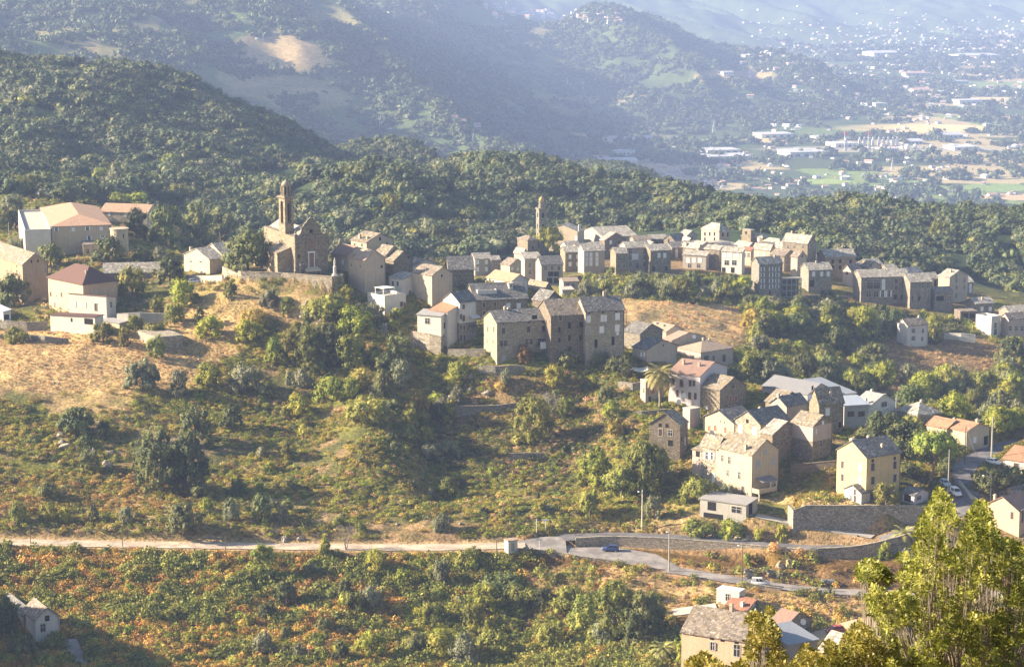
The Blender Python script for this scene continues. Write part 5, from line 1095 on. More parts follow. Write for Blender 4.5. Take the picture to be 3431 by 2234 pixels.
def trunk_mesh(i, m=None):
    if i in _tm: return _tm[i]
    g = random.Random(i); mb = MB(); pts = [Vector((0,0,-.15))]
    for k in range(5): pts.append(Vector((pts[-1].x + (g.random()-.5)*.05, pts[-1].y + (g.random()-.5)*.05, .0+.13*(k+1))))
    mb.tube(pts, [.05,.042,.036,.032,.026,.02], 7)
    for k in range(5):
        a = k*1.256 + g.random(); z = pts[2+k//2]
        mb.tube([z, z + Vector((math.cos(a)*.13, math.sin(a)*.13, .13)), z + Vector((math.cos(a)*.26, math.sin(a)*.26, .3))], [.022,.015,.006], 5)
    o = mb.build('trunk', BARK); me = o.data; bpy.data.objects.remove(o); _tm[i] = me; return me
NT = 0; TREES = []
def plant(px, py, w, h, kind='oak', label=None, cat='tree', name=None, group=None, trunk=None, p=None, low=.1):
    """w, h: photo pixels of the crown's width and the plant's full height; (px,py) the foot"""
    global NT
    NT += 1
    if p is None: p = hit(px, py)
    d = p.y*cp - p.z*sp; W = w*d/FPX; H = h*d/FPX
    big = 2 if max(W, H) > 11 else (1 if max(W, H) > 4.5 else 0)
    if trunk is None: trunk = H > 5.0  # lower plants, small trees included, go trunkless and are named shrub
    if trunk:
        o = empty(name or 'tree', p); me = crown_of(kind, big, rnd.randrange(3), H*(1-low)/W); c = add('crown', me, o); ze_ = zext(me)
        c.location = (0, 0, H*low); c.scale = (W, W*(.85+.3*rnd.random()), H*(1-low)/ze_); c.rotation_euler = (0, 0, rnd.random()*6.28)
        t = add('trunk', trunk_mesh(rnd.randrange(3)), o); t.scale = (H*.9, H*.9, H); t.rotation_euler = (0, 0, rnd.random()*6.28)
    else:
        me = crown_of(kind, big, rnd.randrange(3), H/W); o = add(name or 'shrub', me); ze_ = zext(me); o.location = p - UP*H*.08
        o.scale = (W, W*(.85+.3*rnd.random()), H*1.05/ze_); o.rotation_euler = (0, 0, rnd.random()*6.28)
    tag(o, label, cat if trunk else ('shrub' if cat == 'tree' else cat), group); TREES.append((px, py, w, h)); return o
A1 = 'trees around the left houses'; A2 = 'shrubs on the slope below the church'; A3 = 'trees on the middle slope'; A4 = 'trees by the hairpin road'
for t in [
 (830,905,150,134,'oak','broad dark holm oak beside the church on the terrace end',A1),
 (58,1150,78,56,'mix','round orange-green citrus tree by the lower left terrace wall',A1),
 (345,1150,78,70,'mix','small citrus tree with open trunk below the whitewashed lean-to',A1),
 (452,1110,62,56,'mix','dense green tree at the corner of the flat garage',A1),
 (418,1162,40,62,'fern','thin yellowing shrub right of the small citrus tree',A1),
 (524,1200,68,76,'mix','leafy green bush smothering the ruined hut',A1),
 (528,1056,48,66,'mix','upright green shrub below the grey garden wall',A1),
 (610,1026,86,88,'bright','big bright yellow-green shrub on the dry bank left of the church wall',A1),
 (585,1086,68,70,'mix','dark green bush just below the bright yellow-green shrub',A1),
 (518,1120,76,44,'mix','low green bush above the ruined hut',A1),
 (445,996,100,102,'mix','leafy green garden tree between the pyramid roof and the slate houses',A1),
 (571,956,98,96,'oak','round brownish oak in front of the long low barn',A1),
 (460,806,72,106,'oak','slim dark tree against the round tower of the villa',A1),
 (558,826,130,140,'oak','large dark oak behind the villa, left of the big pair',A1),
 (660,846,130,160,'oak','large dark oak filling the gap left of the church, nearer one',A1),
 (742,836,130,130,'oak','dark oak crown just left of the church nave',A1),
 (366,878,92,86,'oak','round dark oak hiding the villa corner',A1),
 (170,892,80,76,'oak','dark tree between the ochre house and the villa',A1),
 (480,872,66,44,'oak','low dark bush right of the villa oak',A1),(540,868,50,42,'olive','small grey-green bush behind the barn roof',A1),
 (48,1022,104,104,'oak','ivy-dark tree against the tall ochre house',A1),
 (60,846,70,50,'olive','silvery olive left of the villa terrace',A1),(108,848,52,56,'olive','silvery olive before the villa terrace wall',A1),
 (10,775,60,80,'oak','dark tall hedge tree at the left edge, outer one',A1),(55,772,60,80,'oak','dark tall hedge tree at the left edge, inner one',A1),(95,765,50,64,'oak','dark hedge tree end by the villa lane',A1),
 (142,752,88,66,'mix','rounded tree behind the villa terrace',A1),(215,750,90,56,'mix','spreading tree behind the villa roof',A1),(292,742,100,74,'mix','bright leafy tree left of the long pink-tiled house',A1),
 (400,694,70,48,'bright','pale green tree behind the long pink-tiled house, left one',A1),(460,692,72,48,'bright','pale green tree behind the long pink-tiled house, right one',A1),
 (40,700,70,50,'olive','olive tree near the little white bungalow',A1),(210,680,80,60,'oak','dark tree right of the little white bungalow',A1),(255,940,54,30,'bright','yellow-green hedge behind the pyramid roof',A1),
 (655,1010,40,30,'mix','garden bush before the white slate-roofed house',A1),(770,985,50,44,'mix','bush at the left foot of the church wall',A1),(770,1000,20,40,'oak','single small cypress on the dry bank',A1),
 (668,1086,28,58,'oak','narrow dark shrub on the dry bank below the church wall',A2),(705,1130,80,74,'bright','yellow-green shrub among dry grass below the church bank',A2),
 (830,1140,80,72,'bright','pale green shrub under the rocky bank',A2),(900,1030,60,60,'olive','grey-green shrub under the church wall middle',A2),(850,1085,90,50,'fern','brownish low shrub under the church wall',A2),
 (1090,1066,150,76,'mix','wide sunlit shrub under the right end of the church wall',A2),(1165,1010,44,56,'bright','young bright bush at the church wall corner',A2),
 (1255,945,60,70,'bright','ivy-green climber beside the white terrace house',A2),(1290,945,40,36,'mix','green hedge over the terrace house wall',A2),
 (1190,1120,110,96,'bright','bright green tree below the white terrace house',A2),(1255,1080,66,66,'olive','blue-green bush at the terrace house foot',A2),(1330,1070,50,42,'mix','bush in the terrace house yard',A2),
 (985,1225,90,130,'mix','sunlit tree on the left of the dark thicket',A2),(1045,1240,110,150,'mix','tall sunlit tree in the dark thicket',A2),(1105,1225,110,140,'oak','dark tree at the thicket heart',A2),
 (1175,1225,110,106,'mix','rounded tree right of the dark thicket',A2),(1010,1300,70,66,'olive','prickly pale shrub below the thicket',A2),(925,1220,60,90,'green','green shrub on the thicket edge',A2),
 (1340,1220,88,106,'oak','dark cone-shaped oak under the rock terrace',A2),(1343,1296,74,94,'olive','grey oak below the cone-shaped oak',A2),(1290,1250,60,70,'oak','dark bush left of the cone-shaped oak',A2),
 (1115,1345,118,86,'bright','rounded yellow-green shrub below the thicket',A2),(1225,1296,104,60,'fern','yellow creeper mound on the slope spur',A2),(1282,1342,56,106,'oak','dark tall shrub under the yellow creeper mound',A2),
 (1232,1408,134,78,'mix','spreading bush at the spur foot',A2),(1405,1402,86,90,'fern','tan feathery shrub beside the spur',A2),(1440,1390,50,60,'bright','bright bush beside the tan feathery shrub',A2),
 (1507,1420,46,80,'bright','leafy fig on the garden terrace left end',A3),(1521,1294,60,48,'bright','clipped round bush in the terraced garden',A3),(1531,1358,48,66,'olive','clipped oval bush in the terraced garden',A3),
 (1695,1290,50,58,'olive','round grey bush before the rendered house',A3),(1680,1304,48,32,'rust','rust-brown round bush in the terraced garden',A3),
 (1445,1540,86,58,'olive','blue-green bush on the open slope, left of a pair',A3),(1500,1535,84,62,'olive','blue-green bush on the open slope, right of a pair',A3),(1380,1482,60,58,'mix','bluish shrub above the blue-green pair',A3),
 (1790,1482,128,156,'mix','big pale green fig tree on the shaded slope',A3),(1900,1392,66,60,'mix','green fig branch mass right of the big fig',A3),(1498,1664,50,66,'mix','upright green shrub low on the open slope',A3),(1520,1668,40,42,'mix','small round shrub beside the upright one',A3),
 (1482,1772,74,50,'olive','silvery olive bush above the junction',A3),(1620,1240,30,26,'mix','hedge plant at the rendered house foot',A3),(1755,1205,56,52,'rust','purple flowering bush at the rendered house wall',A3),
 (2051,1408,64,68,'bright','young green tree on the shaded terrace',A3),(2066,1465,74,66,'fern','yellowing bush below the young green tree',A3),(1860,1290,60,70,'fern','tan bare bush below the stone block',A3),(1900,1215,90,46,'oak','dark bush at the foot of the stone block, left',A3),(2010,1215,70,44,'oak','dark bush at the foot of the stone block, right',A3),
 (2000,1640,112,140,'bright','tall bright acacia above the hairpin',A4),(1975,1730,90,90,'mix','green bush under the bright acacia',A4),(2172,1645,156,164,'mix','large green fig tree beside the parked pickup',A4),(2085,1668,124,110,'mix','round leafy tree between the acacia and the fig',A4),
 (2337,1680,118,84,'mix','low spreading tree before the long cream house',A4),(2190,1738,52,78,'olive','pale green sapling above the upper road',A4),(2440,1660,60,40,'olive','grey flowering bush at the long cream house',A4),
 (2340,1784,110,48,'mix','dense bush above the rock cutting, left',A4),(2450,1796,80,62,'bright','tall grass-green bush above the rock cutting',A4),(2545,1800,50,40,'bright','bush on the rocks under the concrete garage',A4),(2620,1800,40,50,'bright','shrub beside the ramp foot',A4),
 (2510,1268,66,82,'mix','round yellow-topped tree by the hip-roofed bungalow',A4),(2445,1272,80,50,'oak','dark hedge below the hip-roofed bungalow',A4),(2400,1268,60,36,'oak','dark hedge bush left of the bungalow',A4),(2080,1250,90,60,'oak','dark vine pergola bush by the palm terrace',A4),(2035,1340,70,50,'oak','dark ivy mound on the palm terrace wall',A4),
 (2960,1510,150,130,'oak','large dark walnut mass behind the yellow house, left crown',A4),(3040,1530,130,120,'oak','large dark walnut mass behind the yellow house, right crown',A4),(2890,1500,70,70,'oak','dark bush under the grey block building',A4),(3050,1440,80,50,'mix','lighter green tree top behind the pine',A4),
 (2967,1692,74,76,'mix','small round fruit tree before the yellow house',A4),(3050,1600,60,36,'oak','dark shrub left of the umbrella pine trunk',A4),(3170,1580,60,60,'oak','dark shrub at the road bend',A4),
 (3330,1660,110,90,'oak','dark shrub mass beside the road, left',A4),(3400,1650,100,90,'oak','dark shrub mass beside the road, right',A4),(3290,1640,70,66,'oak','dark roadside shrub by the green bin',A4),
 (2965,1872,48,60,'bright','small fig before the long road wall',A4),(3052,1880,70,46,'olive','silvery bush right of the small fig',A4),(2845,1848,24,26,'mix','wall plant on the long road wall',A4),(2505,1900,36,50,'bright','upright bush in the rock cutting',A4),
 (476,1305,116,104,'olive','big round grey-green bush at the golden grass edge',A2),(600,1328,62,90,'olive','silvery olive below the golden grass',A2),(700,1290,84,76,'bright','bright wispy tree on the mid left slope',A2),(830,1316,126,94,'olive','grey olive tree with red trunk on the mid slope',A2),
 (262,1455,112,92,'oak','round oak over the left rock outcrop',A2),(346,1474,46,68,'oak','slim oak over the grey rock slabs',A2),(300,1578,66,74,'oak','small oak under the left rock outcrop',A2),(285,1500,54,46,'oak','dark bush between the two rock oaks',A2),
 (540,1640,150,200,'oak','huge dark oak clump on the lower left slope, main crown',A2),(620,1640,140,190,'oak','huge dark oak clump on the lower left slope, right crown',A2),(470,1560,66,90,'oak','huge dark oak clump on the lower left slope, left crown',A2),
 (655,1485,108,124,'oak','tall oak above the huge dark clump',A2),(775,1436,72,80,'oak','round oak up the slope from the huge clump',A2),(960,1530,36,60,'mix','slender shrub on the open mid slope',A2),(800,1660,50,60,'oak','dark bush low on the left slope',A2),
 (615,1790,112,112,'oak','oak with bare trunk beside the lane',A2),(779,1748,60,80,'olive','rounded grey shrub above the lane',A2),(876,1740,78,82,'oak','dark round shrub above the lane',A2),(948,1745,46,54,'olive','small grey shrub right of the dark round one',A2),(673,1672,56,56,'oak','small dark bush under the huge clump',A2),
 (312,1748,36,64,'oak','narrow oak above the lane on the left',A2),(422,1748,42,56,'olive','grey-green bush above the lane on the left',A2),(60,1740,70,60,'mix','green bush above the lane at the left edge',A2),(160,1738,70,56,'mix','green bush above the lane near the first post',A2),(220,1745,50,50,'bright','yellow bush above the lane near the first post',A2),(160,1660,60,50,'oak','dark shrub on the fern slope at the left edge',A2),
 (1090,1884,52,92,'bright','bright green sapling standing out below the lane',A4),(1625,2065,84,110,'bright','yellow-green tree below the junction',A4),(2060,2150,120,210,'mix','tall oak mass at the bottom centre',A4),(2150,2160,140,180,'oak','dark cypress-green mass beside the tall bottom oak',A4),(2200,2130,80,110,'mix','shrub between the dark mass and the farmhouse',A4),
 (1560,1905,70,70,'mix','round bush under the lane end',A4),(1480,1960,60,90,'olive','silver-grey shrub below the lane',A4),(1350,1950,60,50,'bright','lime green bush below the lane',A4),(1390,1960,50,46,'bright','second lime green bush below the lane',A4),(1680,1990,150,70,'oak','dark thicket below the white kiosk',A4),(1760,2030,110,70,'mix','green thicket below the junction wall',A4),(1900,2040,120,80,'mix','green bush on the bank under the lower road',A4),(1850,2180,120,100,'mix','oak in the bottom thicket, left',A4),(1960,2120,110,130,'mix','oak in the bottom thicket, middle',A4),(1480,2200,110,80,'bright','yellow-green oak at the bottom edge',A4),(1560,2230,120,110,'olive','silvery tree at the bottom edge',A4),(1650,2200,110,90,'mix','leafy tree at the bottom edge',A4),
 (20,2130,80,130,'oak','dark tree left of the shadowed white house',A4),(160,2180,60,50,'mix','bush before the shadowed white house',A4),(70,2190,110,60,'oak','dark thicket below the shadowed white house',A4),(240,2080,40,30,'bright','bright weeds right of the shadowed white house',A4),
 (2290,2235,50,110,'bright','ivy climbing the farmhouse corner',A4),(3000,2160,110,120,'olive','grey-green bush by the red car',A4),
 (1838,850,86,92,'bright','plane tree before the slender bell tower',A3),
 ]:
    plant(t[0], t[1], t[2], t[3], t[4], t[5], group=t[6])
# the trees on the far village slope and in the dip on the right: one by one, shapes by chance
def covers(px, py, w, h):
    for xl, xr, ye, yb in BOX:
        if px + w*.4 > xl and px - w*.4 < xr and py > yb - 2 and py - h < yb - .12*(yb-ye): return True
        if px > xl - 4 and px < xr + 4 and ye - 10 < py <= yb - 2: return True
    return False
def clear_foot(x, y, mgn=1.0):
    for P in FOOT:
        if P[:,0].min()-mgn < x < P[:,0].max()+mgn and P[:,1].min()-mgn < y < P[:,1].max()+mgn: return False
    return True
def roads_free(x, y, mg=.4):
    ok = np.ones(len(x), bool)
    for k, (L, hw) in ROADL.items():
        lo = L.min(0) - 6; hi = L.max(0) + 6; m = (x > lo[0]) & (x < hi[0]) & (y > lo[1]) & (y < hi[1])
        if m.any():
            d, _ = segdist(x[m], y[m], L[::3]); ok[m] &= d > hw + mg + (1.6 if k == 'lane' else .3)
    for P in FOOT + [LEVELP[0][0]] + [np.concatenate([A[:, :2], B[::-1, :2]]) for A, B in PADL.values()]: ok &= ~inpoly(x, y, P)
    return ok
VF = ([1500,1580,1760,1890,1925,1960,2100,2250,2360,2420,2500,2540,2690,2790,2890,3050,3130,3260,3350,3431,3800], [960,930,950,990,985,918,912,915,908,918,925,992,1000,982,1016,1032,1046,1078,1132,1136,1150])
RG = [((2100,2560,880,1010), 40, 40, 76, ['mix','bright','oak','olive'], ['leafy','yellow-green','dark','silvery'], 'on the garden terraces under the far village'),
      ((2480,3260,960,1130), 56, 40, 84, ['mix','bright','oak','olive','fern'], ['leafy','bright','dark','silvery','brownish'], 'on the slope under the right end of the far village'),
      ((2440,3431,1090,1300), 66, 46, 92, ['oak','mix','oak','olive','bright'], ['dark','leafy','shadowed','silvery','bright'], 'in the wooded dip on the right'),
      ((2860,3431,1300,1480), 38, 54, 100, ['oak','mix','olive','bright'], ['dark','leafy','silvery','bright'], 'on the wood edge above the road bend'),
      ((1560,2080,900,1000), 26, 30, 56, ['mix','oak','olive','bright'], ['leafy','dark','silvery','bright'], 'in the gardens between the two villages')]
dry = [(3160,1225,210,62),(2250,1085,260,70),(2090,1050,120,50),(2400,1140,110,34)]
RG += [((880,2150,1890,2225), 34, 36, 92, ['mix','bright','oak','olive','green'], ['leafy','yellow-green','dark','silvery','ferny'], 'in the thicket below the lane end'),
       ((60,1500,1870,2190), 40, 20, 46, ['mix','green','oak','fern','bright'], ['leafy','ferny','dark','yellowing','bright'], 'standing out of the bracken slope'),
       ((420,2000,1340,1790), 46, 18, 48, ['mix','oak','olive','bright','green'], ['leafy','dark','silvery','bright','ferny'], 'dotted over the open slope below the church'),
       ((950,1560,1020,1440), 34, 34, 80, ['oak','mix','bright','mix','olive'], ['dark','leafy','bright','round','silvery'], 'in the steep thicket under the village edge')]
rnd.seed(5)
for (x0, x1, y0, y1), n, w0, w1, kinds, adj, where in RG:
    k = 0; tries = 0
    while k < n and tries < n*12:
        tries += 1
        px = rnd.uniform(x0, x1); py = y0 + (y1-y0)*rnd.random(); w = w0 + (w1-w0)*rnd.random()**1.6; h = w*rnd.uniform(.75, 1.15)
        if covers(px, py, w, h) or any(((px-a)/c)**2 + ((py-b)/d)**2 < 1 for a, b, c, d in dry): continue
        if py - h < np.interp(px, *VF) - 6 and rnd.random() < .93: continue
        if px > 1690 and 1840 < py < 2010: continue
        p = hit(px, py)
        if not clear_foot(p.x, p.y) or (p.y < 596 and px > 2200) or not roads_free(np.array([p.x]), np.array([p.y]), 1.5)[0]: continue
        i = min(len(kinds)-1, int(vnoise(px/70, py/50, 8)*len(kinds)*1.15)) if rnd.random() < .6 else rnd.randrange(len(kinds))
        plant(px, py, w, h, kinds[i], '%s round-crowned tree growing %s' % (adj[i], where), group='trees ' + where, p=p); k += 1
# nearest trees of the wood behind the villages
x, y = rand_pts(1700, 985, 1130, -.24, .24); z = ground_z(x, y); px, py = proj(x, y, z)
ok = seen(x, y, z+6) & ~village2(px, py+6) & (px > -30) & (px < 3470); x, y, z = x[ok][:48], y[ok][:48], z[ok][:48]
for a, b, c in zip(x, y, z):
    s_ = rnd.uniform(38, 74)
    plant(0, 0, s_, s_*rnd.uniform(.8, 1.1), rnd.choice(['oak','oak','mix','olive']), 'oak at the near edge of the wood behind the villages', group='oaks at the near edge of the wood', p=Vector((a, b, c)), trunk=True, name='oak_tree')
print('plants', NT, len([o for o in COL.objects if o.parent is None and o.get('category') == 'tree']), len([o for o in COL.objects if o.parent is None and o.get('category') == 'shrub']))

# ------------------------------------------------------------------ palms, pine, bare trees
PALM = leafmat('palm_leaflets', (.20,.21,.06), (.34,.33,.11), (.52,.46,.19), .25, .8, .1)
def palm(label, px, py, trunk_px, rad_px, nf=46, up=.35, tm=BARKL):
    p = hit(px, py); d = p.y*cp - p.z*sp; H = trunk_px*d/FPX; Rr = rad_px*d/FPX
    o = empty('palm_tree', p); tag(o, label, 'palm', 'palm trees'); g = random.Random(px)
    mb = MB(); n = 7; mb.tube([Vector((math.sin(i)*.06, 0, -.4 + (H+.4)*i/n)) for i in range(n+1)], [.42 if i == 0 else .3 + .03*(i % 2) + (.14 if i == n else 0) for i in range(n+1)], 9); mb.build('trunk', tm, o)
    V = []; F = []
    for i in range(nf):
        a = i*2.39996; e = 1.35 - 1.75*(i/nf)**.8; L = Rr*(1.0 + .15*g.random())
        pts = []; q = np.array([0, 0, H]); el = e
        for k in range(9):
            pts.append(q.copy()); q = q + L/8*np.array([math.cos(a)*math.cos(el), math.sin(a)*math.cos(el), math.sin(el)]); el -= .16 + .1*g.random()*up*2
        sdv = np.array([-math.sin(a), math.cos(a), 0])
        for k in range(1, 9):
            t = (pts[min(k+1, 8)] - pts[k-1]); t /= np.linalg.norm(t)
            for s_ in (-1, 1):
                for f_ in (0, .5):
                    b0 = pts[k]*(1-f_) + pts[k-1]*f_; ll = L*.25*math.sin(math.pi*(k-f_+.6)/9.6)
                    tip = b0 + sdv*s_*ll*.75 + t*ll*.6 + np.array([0, 0, -.18*ll + .05*g.random()])
                    nb = len(V); V += [b0 - t*.12, b0 + t*.2, tip]; F.append((nb, nb+1, nb+2))
            nb = len(V); V += [pts[k-1] - sdv*.03, pts[k-1] + sdv*.03, pts[k]]; F.append((nb, nb+1, nb+2))
    add('frond_crown', np_mesh('frond_crown', V, F, [PALM]), o); return o
palm('tall date palm standing before the long white row house', 2210, 1366, 112, 58, 64)
palm('low trunkless palm beside the upper road at the long wall', 3030, 1800, 8, 50, 34)
palm('squat palm in the thicket left of the peach farmhouse', 2222, 2215, 40, 50, 40)
LF_pine = leafmat('pine_needles', lin((96,110,40)), lin((128,136,52)), lin((166,166,78)), .2, .5, .1)
p = hit(3122, 1606); d = p.y*cp - p.z*sp; m_ = d/FPX
o = empty('pine_tree', p); tag(o, 'umbrella pine with bare orange trunk beside the upper road', 'pine', 'pine trees')
mb = MB(); T_ = [Vector((x*m_, 0, z*m_)) for x, z in ((-2,-4),(3,25),(8,55),(10,80),(12,105))]; mb.tube(T_, [.42,.36,.3,.26,.2], 9)
for i in range(9):
    a = i*.7; z = T_[3] + UP*(i-3)*.35; mb.tube([z, z + Vector((math.cos(a)*1.6, math.sin(a)*1.6, .8)), z + Vector((math.cos(a)*3.3, math.sin(a)*3.3, 1.9))], [.13,.09,.04], 5)
mb.build('trunk', plain('orange_pine_bark', (.30,.17,.09), .9, .1, 0.0, .35), o)
me = crown_mesh('pine_crown', LF_pine, 991, 58, 60, .04, (1, 1, .55), .3, True, .1, .5, .55, True); c = add('crown', me, o); c.location = (9*m_, 0, 88*m_); c.scale = (146*m_, 146*m_, 76*m_/zext(me))
def bare_tree(label, px, py, h_px, mat=BARKL, spread=.5, seed=1):
    p = hit(px, py); d = p.y*cp - p.z*sp; H = h_px*d/FPX; g = random.Random(seed); mb = MB()
    def grow(a, v, L, r, dep):
        b = a + v*L; mb.tube([a, a*.5 + b*.5 + Vector((g.uniform(-.04,.04), g.uniform(-.04,.04), 0))*L, b], [r, r*.8, r*.6], 5, 0, False)
        if dep == 0: return
        for _ in range(3 if dep > 1 else 4):
            w_ = (v + Vector((g.uniform(-1,1), g.uniform(-1,1), g.uniform(-.3,.7)))*spread*1.3).normalized(); grow(b, w_, L*g.uniform(.62,.85), r*.55, dep-1)
    for k in range(4): grow(Vector((g.uniform(-.3,.3), g.uniform(-.3,.3), -.2)), Vector((g.uniform(-.5,.5), g.uniform(-.5,.5), 1)).normalized(), H*.32, H*.02, 4)
    o = mb.build('bare_tree', mat); o.location = p; tag(o, label, 'bare tree', 'leafless trees'); return o
bare_tree('leafless grey tree beside the bright sapling on the lane', 1160, 1842, 92, plain('grey_twigs', (.26,.22,.19), .95, .1), .62, 3)
bare_tree('leafless white-branched tree above the big pale fig', 1840, 1400, 92, plain('pale_twigs', (.34,.31,.28), .95, .1), .6, 4)

# ------------------------------------------------------------------ bracken, scrub and grass (countless)
def tuft_mesh(name, mat, seed, n=84, leaf=.19, h=.9, upr=.6):
    g = np.random.default_rng(seed); a = g.random(n)*6.283; r = np.sqrt(g.random(n))*.62
    c = np.stack([np.cos(a)*r, np.sin(a)*r, h*(.95 - .75*r)*(.25 + .75*g.random(n))], 1)
    nr_ = np.stack([np.cos(a)*.5, np.sin(a)*.5, np.full(n, upr)], 1) + g.normal(size=(n, 3))*.45; nr_ /= np.linalg.norm(nr_, axis=1)[:, None]
    u = np.cross(nr_, g.normal(size=(n, 3))); u /= np.linalg.norm(u, axis=1)[:, None]; v = np.cross(nr_, u); s_ = leaf*(.6 + .8*g.random((n, 1)))
    V = np.stack([c - u*s_*.6, c - v*s_*.35, c + u*s_*.6, c + v*s_*.35], 1).reshape(-1, 3); F = np.arange(4*n).reshape(-1, 4)
    return np_mesh(name, V, F, [mat])
LFS = [LF_rust, LF_fern, LF_green, LF_mix, LF_grass, LF_oak, LF_bright, LF_gold]
TUFT = [tuft_mesh('tuft', m, 500+7*i+j) for i, m in enumerate(LFS) for j in (0, 1)]
def undergrowth(name, label, n, y0, y1, pick, s0, s1, q0=-.25, q1=.25, hz=1.0):
    x, y = rand_pts(n, y0, y1, q0, q1); z = ground_z(x, y); px, py = proj(x, y, z)
    idx, keep, sz = pick(px, py, x, y)
    ok = keep & seen(x, y, z+1.2) & (px > -60) & (px < 3490) & (py < 2300) & roads_free(x, y)
    x, y, z, idx, sz = x[ok], y[ok], z[ok], idx[ok], sz[ok]; n = len(x); k = (s0 + (s1-s0)*nr.random(n)**1.5)*sz
    print(name, n)
    scatter(name, np.stack([x, y, z-.05], 1), np.stack([k, k, k*hz*(.7+.6*nr.random(n))], 1), np.stack([nr.normal(size=n)*.12, nr.normal(size=n)*.12, nr.random(n)*6.28], 1), idx*2 + nr.integers(0, 2, n), TUFT, label, 'undergrowth')
def P1(px, py, x, y):
    a = fbm(x/9, y/7, 201, 4); b = fbm(x/4, y/4, 202, 3); r = nr.random(len(x))
    e = a + .35*(b-.5)
    i = np.where(e > .60, 3, np.where(e > .56, 2, np.where(e > .49, 1, np.where(e > .39, 0, np.where(e > .35, 1, 2)))))
    i = np.where(r < .12, nr.integers(0, 4, len(x)), i); i = np.where((px > 1250) & (i == 0) & (r < .6), 1, i); i = np.where((px > 1350) & (r > .55), 2, i); i = np.where((px > 1500) & (r > .7), 3, i)
    r2 = nr.random(len(x)); i = np.where((i == 1) & (r2 < .6), 7, i); i = np.where((i == 2) & (r2 < .25) & (px < 1300), 7, i)
    dryb = (px > 1750) & (py < 2120) & (b > .45)
    i = np.where(dryb, np.where(r < .5, 4, 1), i)
    return i, (py > 1835) & ~((px > 1740) & (py < 1990) & (nr.random(len(x)) < .75)) & ~((px > 2200) & (nr.random(len(x)) < .6)), np.where(dryb, .55, np.where(i == 3, 1.6, .55 + 1.0*fbm(x/6, y/6, 205, 3)))
undergrowth('bracken', 'rust, yellow and green bracken covering the slope below the lane', 46000, 474, 556, P1, .8, 2.1)
def P2(px, py, x, y):
    a = fbm(x/16, y/12, 211, 4); b = fbm(x/4.5, y/4.5, 212, 3); r = nr.random(len(x))
    gold = np.zeros(len(x))
    for cx, cy, rx, ry in [(250,1220,420,105),(90,1160,200,60),(560,1240,150,60),(640,1120,170,110),(780,1020,160,90),(1000,1040,100,50)]: gold = np.maximum(gold, blob(cx, cy, rx, ry, px, py))
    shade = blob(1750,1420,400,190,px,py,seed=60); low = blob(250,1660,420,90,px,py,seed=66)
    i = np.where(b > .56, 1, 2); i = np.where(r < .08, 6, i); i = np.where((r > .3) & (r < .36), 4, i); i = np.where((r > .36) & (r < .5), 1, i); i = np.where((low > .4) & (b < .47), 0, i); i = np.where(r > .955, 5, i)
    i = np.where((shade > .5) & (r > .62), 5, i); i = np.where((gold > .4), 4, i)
    keep = (a + .3*(b-.5) > .36) | ((gold > .4) & (r < .75)) | (low > .4)
    return i, keep & (py < 1800) & (py > 1000), np.where(gold > .4, .45, np.where(i == 5, 1.15, .95))
undergrowth('hillside_scrub', 'ferns, dry grass and low scrub over the slope between lane and village', 52000, 556, 705, P2, .6, 1.9, hz=.8)
def P3(px, py, x, y):
    a = fbm(x/14, y/14, 221, 4); r = nr.random(len(x)); g_ = np.zeros(len(x))
    for cx, cy, rx, ry in [(2250,1085,300,75),(2090,1050,140,50),(3150,1230,330,110),(2400,1140,120,40)]: g_ = np.maximum(g_, blob(cx, cy, rx, ry, px, py))
    i = np.where(a > .5, 3, np.where(r < .5, 5, 2)); i = np.where((r > .85), 1, i); i = np.where(g_ > .4, 4, i)
    return i, (py > np.interp(px, *VF) + 12) & (px > 1500) & ((a > .36) & (g_ < .5) | (r < .35)), np.where(g_ > .4, .5, 1.1)
undergrowth('valley_scrub', 'scrub and dry grass on the slopes of the dip between the villages', 26000, 700, 960, P3, 1.0, 2.6, -.03, .25)

def P4(px, py, x, y):
    a = fbm(x/12, y/12, 231, 4); r = nr.random(len(x)); i = np.where(a > .5, 3, np.where(r < .4, 5, 2)); i = np.where(r > .8, 4, i); i = np.where((r > .7) & (r < .8), 6, i)
    return i, (px < 1560) & (a > .40), np.full(len(x), 1.0)
undergrowth('garden_scrub', 'low scrub and weeds around the houses and gardens beside the church', 12000, 700, 990, P4, .8, 2.2, -.25, -.02)
